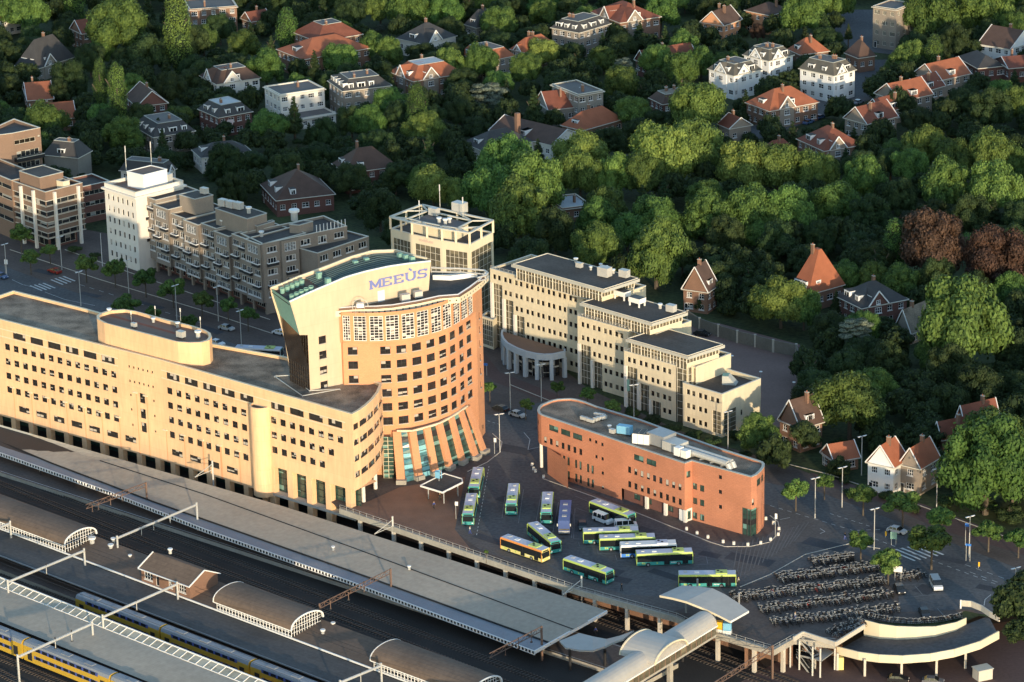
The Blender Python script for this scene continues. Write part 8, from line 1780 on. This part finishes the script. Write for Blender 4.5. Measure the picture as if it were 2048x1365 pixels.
CR = {'g': swap(_b+_r_[:1], 'leaf_green'), 'y': swap(_b[:2], 'leaf_yellow_lit'), 'd': swap(_b[1:]+_r_[1:], 'leaf_dark_shaded'), 'c': crown_set('conifer', 2, 'leaf_dark_shaded', 50), 'p': crown_set('poplar', 2, 'leaf_green', 60), 'k': crown_set('cedar', 2, 'leaf_blue', 70), 'r': swap(_r_[:2], 'leaf_copper'), 's': crown_set('street', 3, 'leaf_green', 90), 'b': crown_set('shrub', 2, 'leaf_dark_shaded', 100), 'o': swap(_r_, 'leaf_green')}
def trunk_mesh(lean, limbs=4):
    k = MB(); k.tube((0, 0, 0), (0, 0, .55), .035, 'bark', 7, .022)
    for i in range(limbs): a = i*2.4; k.tube((0, 0, .35+.05*i), (.16*math.cos(a), .16*math.sin(a), .62+.05*i), .016, 'bark', 5, .007)
    return k.mesh('trunk')
TRK = [trunk_mesh(0, n) for n in (3, 4, 5)]
AD = {'g': ['broad leafy green tree', 'full crowned green tree', 'spreading green tree'], 'y': ['yellow green sunlit tree', 'pale sunlit spreading tree'], 'd': ['dark green shaded tree', 'dense green shaded tree'], 'c': ['dark pointed conifer', 'narrow conifer'], 'p': ['tall slim poplar', 'tall columnar tree'], 'k': ['pale blue green cedar', 'silvery layered cedar'], 'r': ['dark copper beech', 'reddish brown copper beech'], 's': ['small street tree', 'slender street tree'], 'b': ['low rounded shrub', 'bushy garden shrub'], 'o': ['rounded green tree', 'dense rounded tree']}
TREES = []
def tree(kind, x, y, rp, h=None, asp=1.0, lit=None):
    if kind in 'gyor' and rp > 24: rp *= 1.2
    if kind == 's' and x > 1500: rp *= 1.2
    "x, y, rp: crown centre and half width in the survey picture"
    s_ = FP/900; h0 = h or {'g': 15, 'y': 14, 'd': 13, 'c': 16, 'p': 24, 'k': 14, 'r': 17, 's': 7, 'b': 2.5, 'o': 15}[kind]
    p = P(x, y, h0*.55); dist = (p-Vector((0, 0, CH))).length; r_ = rp*dist/FP
    zr_ = {'g': 1.12, 'y': 1.05, 'd': 1.1, 'c': 2.0, 'p': 3.6, 'k': .8, 'r': 1.25, 's': .9, 'b': .75, 'o': 1.1}[kind]*asp
    if kind == 's': h0 = r_*zr_*2+2.2
    elif kind == 'b': h0 = r_*1.2
    else: h0 = max(h0 if h else 0, r_*zr_*1.95)
    zc = h0-r_*zr_*1.0; p = P(x, y, zc); p.z = 0; add_tree(kind, p, r_, zr_, h0, zc)
def add_tree(kind, p, r_, zr_, h0, zc, base=0): TREES.append([kind, p.copy(), r_, zr_, h0, zc, base])
def T(s):
    for it in s.split(';'):
        q = it.split()
        if len(q) >= 4: tree(q[0], float(q[1]), float(q[2]), float(q[3]), float(q[4]) if len(q) > 4 else None)
T('g 229 62 50;p 355 62 24 30;p 235 190 17 24;p 202 170 14 22;g 407 82 25;o 489 92 30;o 533 138 32;c 543 100 16;c 629 130 16 16;g 683 120 28;o 595 142 22;d 140 168 38;y 28 198 20;g 92 248 33;o 246 272 34;g 537 42 20;g 565 30 17;g 50 25 40;c 318 268 18;d 342 180 34;d 414 182 20;d 455 335 44;d 547 285 28;d 650 270 32;d 462 388 34;c 588 228 18 14;d 543 238 18;d 380 90 40;d 300 110 40;d 280 240 34;d 180 120 34;d 440 60 30;d 120 190 30;d 500 200 26')
T('k 762 55 15;g 742 100 26;g 782 108 26;g 899 132 28;g 964 128 30;g 998 48 30;y 1087 108 28;g 1087 30 25;d 1135 108 18;g 1052 142 28;k 974 188 44 12;g 947 206 18;c 1068 208 20 16;k 1247 132 32 13;g 1244 168 32;c 1285 180 12 10;g 1312 122 28;g 1363 140 30;g 1367 98 28;g 1322 28 32;g 738 248 32;y 851 262 34;g 851 215 17;d 919 225 32;g 888 26 30;g 820 20 34;d 700 30 34;g 760 15 30;d 860 90 20')
T('g 1010 335 52;y 1060 368 56;g 980 388 46;g 1040 432 52;y 935 392 32;y 866 378 38;g 920 312 26;y 1160 312 44;g 1160 352 40;y 1234 354 40;y 1330 318 58;g 1290 352 42;g 1218 424 38;g 1310 442 44;g 1190 448 38;g 1193 495 42;g 1312 512 54;d 1110 470 44;d 760 420 44;d 700 360 36;d 800 470 36;d 1060 520 44;d 1000 480 30;g 1255 470 36;d 1250 540 30')
T('y 1399 219 50 11;g 1402 128 25;g 1420 78 22;g 1484 42 22;o 1546 52 24;g 1608 34 38;r 1515 66 16 9;g 1672 6 30;g 1860 28 48;c 1697 62 8 9;g 1795 60 18;g 1963 22 44;y 1443 188 17;c 1481 102 8 9;g 1370 250 24;g 1390 302 52;y 1490 342 48;y 1553 338 48;y 1636 352 40;g 1410 442 44;g 1505 432 44;g 1585 430 44;o 1672 412 40;g 1728 364 38;g 1820 335 34;y 1850 300 40;g 1893 378 44;g 1905 322 34;g 1985 312 40;g 1990 380 50;d 1980 225 44;g 2005 192 26;d 1880 248 24;g 2040 215 30;d 1945 280 28;d 1450 480 40;d 1550 490 40;d 1640 480 36;d 1740 440 44;d 1800 400 36;d 1940 440 40;d 2035 440 36;d 1730 300 30;d 1760 270 30;d 1800 210 30;g 2040 330 30;d 1660 300 26;d 1450 250 18')
T('r 1871 500 58;r 1990 530 52;y 1567 500 20 9;y 1562 605 46;g 1608 620 34;c 1761 512 18 15;k 1714 655 40 13;g 1925 655 78;g 1880 700 40;o 1700 808 60;g 1403 606 17;d 1895 818 42;g 1973 935 78;g 1985 880 54;o 1611 868 26 13;o 1519 865 36;g 1548 908 30;y 1467 872 14;c 1672 600 11 8;d 1775 728 42;c 1621 738 22 12;d 1710 745 24;d 1790 690 38;d 1900 745 48;d 1960 785 48;d 1806 810 38;d 1850 880 40;d 2030 700 44;d 1500 610 34;d 1450 590 28;d 1650 560 26;d 1480 520 24;d 1560 560 22;d 1780 560 24;d 1850 600 34;d 1660 690 30;d 1740 850 30;d 1880 930 26;d 2040 620 36;d 2030 830 40;g 1755 895 20;g 1590 820 20;d 1620 880 24')
T('s 1592 981 23;s 1727 988 25;s 1649 964 17;s 1806 1005 30;s 1884 1036 25;s 1864 1082 38;s 1722 1083 24;s 1777 1121 29;s 1978 1060 25;s 2038 1075 22;s 979 775 17;s 1114 775 16;s 1051 809 17;s 1175 788 18;s 1223 812 18;s 41 470 26;s 99 500 16;s 171 529 24;s 229 539 24;s 290 556 27;s 345 577 27;s 249 610 28;s 403 600 25;s 304 628 20;s 379 645 20;s 495 628 22;s 455 610 20;s 60 515 22;s 972 1104 5')
T('b 1262 826 22;b 1300 842 24;b 1340 858 24;b 1385 870 22;b 1425 884 20;b 253 522 18;b 190 512 14;b 150 498 16;b 222 520 12;b 285 528 14;b 1700 985 16;b 1770 990 18;b 1690 960 14;b 1830 1020 14;b 1760 960 20;b 1455 905 14;b 1490 910 16;b 1900 1000 30;b 1960 1010 34;b 2020 1030 34')
# shade trees whose feet stand on the lower level at the right
for x, y, rp, hh in ((2022, 1280, 46, 15), (2050, 1240, 34, 14), (2040, 1330, 36, 11)):
    p = P(x, y, RZ+hh*.6); r_ = rp*(p-Vector((0, 0, CH))).length/FP; add_tree('g', Vector((p.x, p.y, 0)), r_, .95, hh, hh-r_*.95, RZ)
# filling: further trees between the listed ones, kept clear of houses, roads and the upper half of each house
def inside(p, poly):
    c = False
    for i in range(len(poly)):
        a, b = poly[i], poly[i-1]
        if (a[1] > p[1]) != (b[1] > p[1]) and p[0] < (b[0]-a[0])*(p[1]-a[1])/(b[1]-a[1])+a[0]: c = not c
    return c
clear = [PP((-500, 420), (60, 430), (220, 345), (380, 370), (560, 430), (760, 440), (790, 400), (1000, 430), (1000, 480), (1100, 495), (1290, 545), (1400, 620), (1480, 650), (1600, 690), (1600, 850), (1560, 925), (1700, 960), (1880, 1020), (2300, 1130), (2300, 1400), (-500, 1400)), PP((1215, 335), (1390, 315), (1560, 262), (1740, 198), (1830, 120), (1690, 110), (1610, 205), (1530, 235), (1400, 285), (1240, 305)), PP((1640, 0), (1800, 0), (1800, 110), (1690, 110))]
hbx = []
for a, b, c, d_, zr, lb in HOUSES:
    q = [px((p.x, p.y, z)) for p in (a, b, c, d_) for z in (1, zr)]; hbx.append((min(t[0] for t in q), min(t[1] for t in q), max(t[0] for t in q), max(t[1] for t in q), (a+c)/2, max((a-c).length, 1)/2, zr))
for kd, p, r_, zr_, hh, zc, base in TREES:
    if kd in 'rkypo' or r_ > 3.6: q = [px((p.x+k*r_, p.y, z)) for k in (-1, 1) for z in (zc-r_*zr_*.8, hh)]; hbx.append((min(t[0] for t in q), min(t[1] for t in q), max(t[0] for t in q), max(t[1] for t in q), V2(p), 0.5, hh))
for bx in ((1480, 262, 1565, 312), (1575, 212, 1690, 262), (1690, 178, 1770, 215), (1095, 385, 1180, 425), (1700, 30, 1760, 100)): hbx.append((*bx, V2(P(bx[0], bx[3]))+Vector((0, 4)), .5, 3))
rnd = random.Random(5); listed = [(t[1], t[2]) for t in TREES]; nfill = 0
for pas, (lo_, hi_, sp) in enumerate(((4.2, 5.8, 8.0), (3.2, 4.8, 7.5), (1.8, 2.8, 7.0))):
    yy = 655.0
    while yy < 1360:
        xx = -330.0
        while xx < 330:
            x, y = xx+rnd.uniform(-3, 3), yy+rnd.uniform(-3, 3); xx += sp
            p = Vector((x, y, 0)); sx, sy = px(p)
            if not (-220 < sx < 2270 and -130 < sy): continue
            if any(inside(p, c) for c in clear): continue
            if pas and not (-30 < sx < 2080 and -60 < sy): continue
            r_ = rnd.uniform(lo_, hi_); kd = rnd.choices(['g', 'd', 'y', 'o', 'c', 'p'], [2, 9, .4, .7, 1.2, .25])[0]  # mostly the darkened kind, painting deep shade around the lit crowns
            zr_ = {'g': 1.15, 'd': 1.1, 'y': 1.0, 'o': 1.25, 'c': 2.1, 'p': 3.3}[kd]*rnd.uniform(.70, 1.0)
            if kd in 'cp': r_ *= .62
            hh = r_*zr_*1.95+rnd.uniform(0, 1.5)
            if pas == 2: kd = rnd.choice('ddgob'); zr_ = .95; hh = r_*1.7
            if any((V2(p)-V2(q)).length < (r_+rr)*(.60 if pas < 2 else .72) for q, rr in listed): continue
            if any((V2(p)-hb[4]).length < hb[5]*.85+r_*.7 for hb in hbx): continue
            tx, ty = px((x, y, hh)); rp = r_*FP/950
            bad = False
            for hb in hbx:
                if y < hb[4].y and tx+rp*.75 > hb[0] and tx-rp*.75 < hb[2] and sy > hb[1]:
                    lim = hb[1]+(hb[3]-hb[1])*(.60 if min(tx+rp, hb[2])-max(tx-rp, hb[0]) > .35*(hb[2]-hb[0]) else .38)
                    if ty < lim: bad = True; break
            if bad: continue
            add_tree(kd, p, r_, zr_, hh, hh-r_*zr_); listed.append((p, r_)); nfill += 1
        yy += sp
# instances and names
used = {}; marks = [((a+c)/2, lb) for a, b, c, d_, zr, lb in HOUSES]+[(V2(P(1270, 700)), 'the cream offices'), (V2(P(250, 480)), 'the white tower'), (V2(P(500, 560)), 'the apartment block'), (V2(P(880, 600)), 'the gridded cream office'), (V2(P(90, 450)), 'the brown office'), (V2(P(1330, 960)), 'the red brick building'), (V2(P(1800, 1120)), 'the zebra crossing'), (V2(P(1500, 680)), 'the garden wall'), (V2(P(1560, 420)), 'the middle of the wood'), (V2(P(1900, 350)), 'the right end of the wood'), (V2(P(1050, 400)), 'the left end of the wood'), (V2(P(1990, 900)), 'the right edge of the frame'), (V2(P(970, 780)), 'the orange tower')]
def short(lb):
    w_ = lb.replace(',', '').split()
    return 'the '+' '.join(w_[:7]) if not lb.startswith('the ') else lb
STOP = {'with', 'a', 'an', 'the', 'and', 'of', 'in', 'at', 'by', 'on', 'behind', 'under', 'over', 'left', 'right', 'below', 'from', 'beside', 'near', 'between', 'to', 'big', 'very', 'one', 'for', 'long', 'small', 'pale'}
NOUN = set('house villa block wing roof gable cottage shed extension office top mansard band lane dormer chimney chimneys skylights verge awning conservatory corner poplar dormers windows wood slope gables edge birch trees offices villas tower flat gap louvres edge'.split())
def clip(lb):
    w_ = lb.replace(',', '').split(); al = [l.replace(',', '') for _, l in marks if l != lb]
    for n in range(2, 9):
        s_ = ' '.join(w_[:n])
        if w_[min(n, len(w_))-1] in NOUN and not any(l.startswith(s_) for l in al): return 'the '+s_
    return 'the '+' '.join(w_[:8])
SHORT = {}
for q, lb in marks: SHORT[lb] = lb if lb.startswith('the ') else clip(lb)
TREES.sort(key=lambda t: t[1].y)
# leave out what stands wholly behind nearer crowns
grid = set(); outer = []; kept = []; nl_ = sum(1 for t in TREES[:0]); LISTED = {id(t) for t in TREES[:NLIST]} if False else None
for t in TREES:
    kd, p, r_, zr_, hh, zc, base = t; x0, y0 = px((p.x, p.y, hh)); x1, y1 = px((p.x, p.y, max(zc-r_*zr_*.3, 0))); rp = r_*FP/900; cells = [(i, j) for i in range(int((x0-rp*.8)//10), int((x0+rp*.8)//10)+1) for j in range(int(y0//10), int(y1//10)+1)]
    if x0+rp < -20 or x0-rp > 2070 or y1 < -20: outer.append(t); continue
    if sum(c in grid for c in cells) > .84*len(cells): continue
    for c in cells: grid.add(c)
    kept.append(t)
NK = len(kept); TREES = kept+outer
big = sorted(range(NK), key=lambda i: -TREES[i][2])
import numpy as np
ns = 0; keep = []; rest_ = []
for i in big:
    kd = TREES[i][0]
    if kd in 'gydo':
        ns += 1
        if ns > 290: rest_.append(i); continue
    keep.append(i)
rest_ += list(range(NK, len(TREES))); rs = set(rest_)
for i, (kd, p, r_, zr_, hh, zc, base) in enumerate(TREES):
    if i in rs: continue
    rr = random.Random(i*7+1); lst = CR[kd]; me = lst[rr.randrange(len(lst))]; ad = AD[kd][0 if r_ > 4.5 else -1]
    q, lb = min(marks, key=lambda m: (V2(p)-m[0]).length); d = V2(p)-q
    pos = ('right of' if d.x > 0 else 'left of') if abs(d.x) > abs(d.y)*.6 else ('behind' if d.y > 0 else 'in front of')
    key = (ad, pos, SHORT[lb]); n = used.get(key, 0); used[key] = n+1
    near_ = ('', 'second ', 'third ', 'fourth ', 'fifth ', 'sixth ', 'seventh ', 'eighth ', 'ninth ', 'tenth ')[min(n, 9)]
    label = (near_+ad if n < 10 else ad)+' '+pos+' '+SHORT[lb]
    if n: label = '%s%s %s %s' % (near_, ad, pos, SHORT[lb])
    w_ = label.split()
    if len(w_) > 16: label = ' '.join(w_[:16])
    name = {'c': 'conifer_tree', 'p': 'poplar_tree', 'k': 'cedar_tree', 'r': 'copper_beech_tree', 's': 'street_tree', 'b': 'garden_shrub'}.get(kd, 'broadleaf_tree')
    t = thing(name, label, 'shrub' if kd == 'b' else 'tree', (p.x, p.y, base), rr.uniform(0, 6.28), {'s': 'street trees', 'b': 'shrubs in gardens and beds'}.get(kd, 'trees of the villa quarter'))
    c = bpy.data.objects.new('crown', me); COL.objects.link(c); c.parent = t; c.location = (0, 0, zc)
    lenz = {'c': .5, 'p': .28}.get(kd, 1)
    if kd == 'p': c.scale = (r_*3.4, r_*3.4, r_*zr_)
    elif kd == 'c': c.scale = (r_*2.1, r_*2.1, r_*zr_)
    else: c.scale = (r_*rr.uniform(.92, 1.12), r_*rr.uniform(.92, 1.12), r_*zr_*rr.uniform(.95, 1.1)/(.85 if kd in 'gyd' else 1))
    k = bpy.data.objects.new('trunk', TRK[i % 3]); COL.objects.link(k); k.parent = t; k.scale = (hh*.9, hh*.9, hh*1.2 if kd == 's' else hh); 
    if kd == 's': k.scale = (hh*.7, hh*.7, hh*1.1)
# the remaining smaller trees read as one mass of undergrowth
if rest_:
    VS, FS, MI, off = [], [], [], 0
    LC = []
    for j, me in enumerate((_b[0], _r_[0], _b[1])):
        nv = len(me.vertices); co_ = np.empty(nv*3); me.vertices.foreach_get('co', co_); co_ = co_.reshape(-1, 3); nf_ = len(me.polygons); fi = np.empty(nf_*4, dtype=np.int64); me.loops.foreach_get('vertex_index', fi); mi_ = np.empty(nf_, dtype=np.int32); me.polygons.foreach_get('material_index', mi_)
        fi = fi.reshape(-1, 4); kp = (mi_ == 1) | (np.arange(nf_) % 6 == 0); cc_ = co_[fi].mean(axis=1, keepdims=True); lf = mi_ == 0; q4 = cc_[lf]+(co_[fi[lf]]-cc_[lf])*1.9; co_[fi[lf].ravel()] = q4.reshape(-1, 3); fi, mi_ = fi[kp], mi_[kp]; LC.append((co_, fi, mi_))
    for n_, i in enumerate(rest_):
        kd, p, r_, zr_, hh, zc, base = TREES[i]; co_, fi, mi_ = LC[n_ % 3]; a = n_*1.7; c_, s_ = math.cos(a), math.sin(a); kz = 1/.72 if n_ % 3 != 1 else 1
        q = co_.copy(); q = np.stack([(q[:, 0]*c_-q[:, 1]*s_)*r_+p.x, (q[:, 0]*s_+q[:, 1]*c_)*r_+p.y, q[:, 2]*r_*zr_*kz*.95+zc], 1); VS.append(q); FS.append(fi+off); MI.append(mi_); off += len(q)
    V_, F_, I_ = np.concatenate(VS), np.concatenate(FS), np.concatenate(MI); me = bpy.data.meshes.new('woodland'); me.vertices.add(len(V_)); me.vertices.foreach_set('co', V_.ravel()); me.loops.add(len(F_)*4); me.loops.foreach_set('vertex_index', F_.ravel().astype(np.int32)); me.polygons.add(len(F_)); me.polygons.foreach_set('loop_start', np.arange(0, len(F_)*4, 4, dtype=np.int32)); me.polygons.foreach_set('material_index', I_.astype(np.int32)); me.update(calc_edges=True)
    me.materials.append(MT['leaf_mass_shaded']); me.materials.append(MT['leaf_core']); o = bpy.data.objects.new('woodland_undergrowth', me); COL.objects.link(o); tag(o, 'mass of smaller trees and bushes filling the gaps between the villas', 'woodland', None, 'stuff')
print('rest', len(rest_)); print('trees', len(TREES), 'fill', nfill)
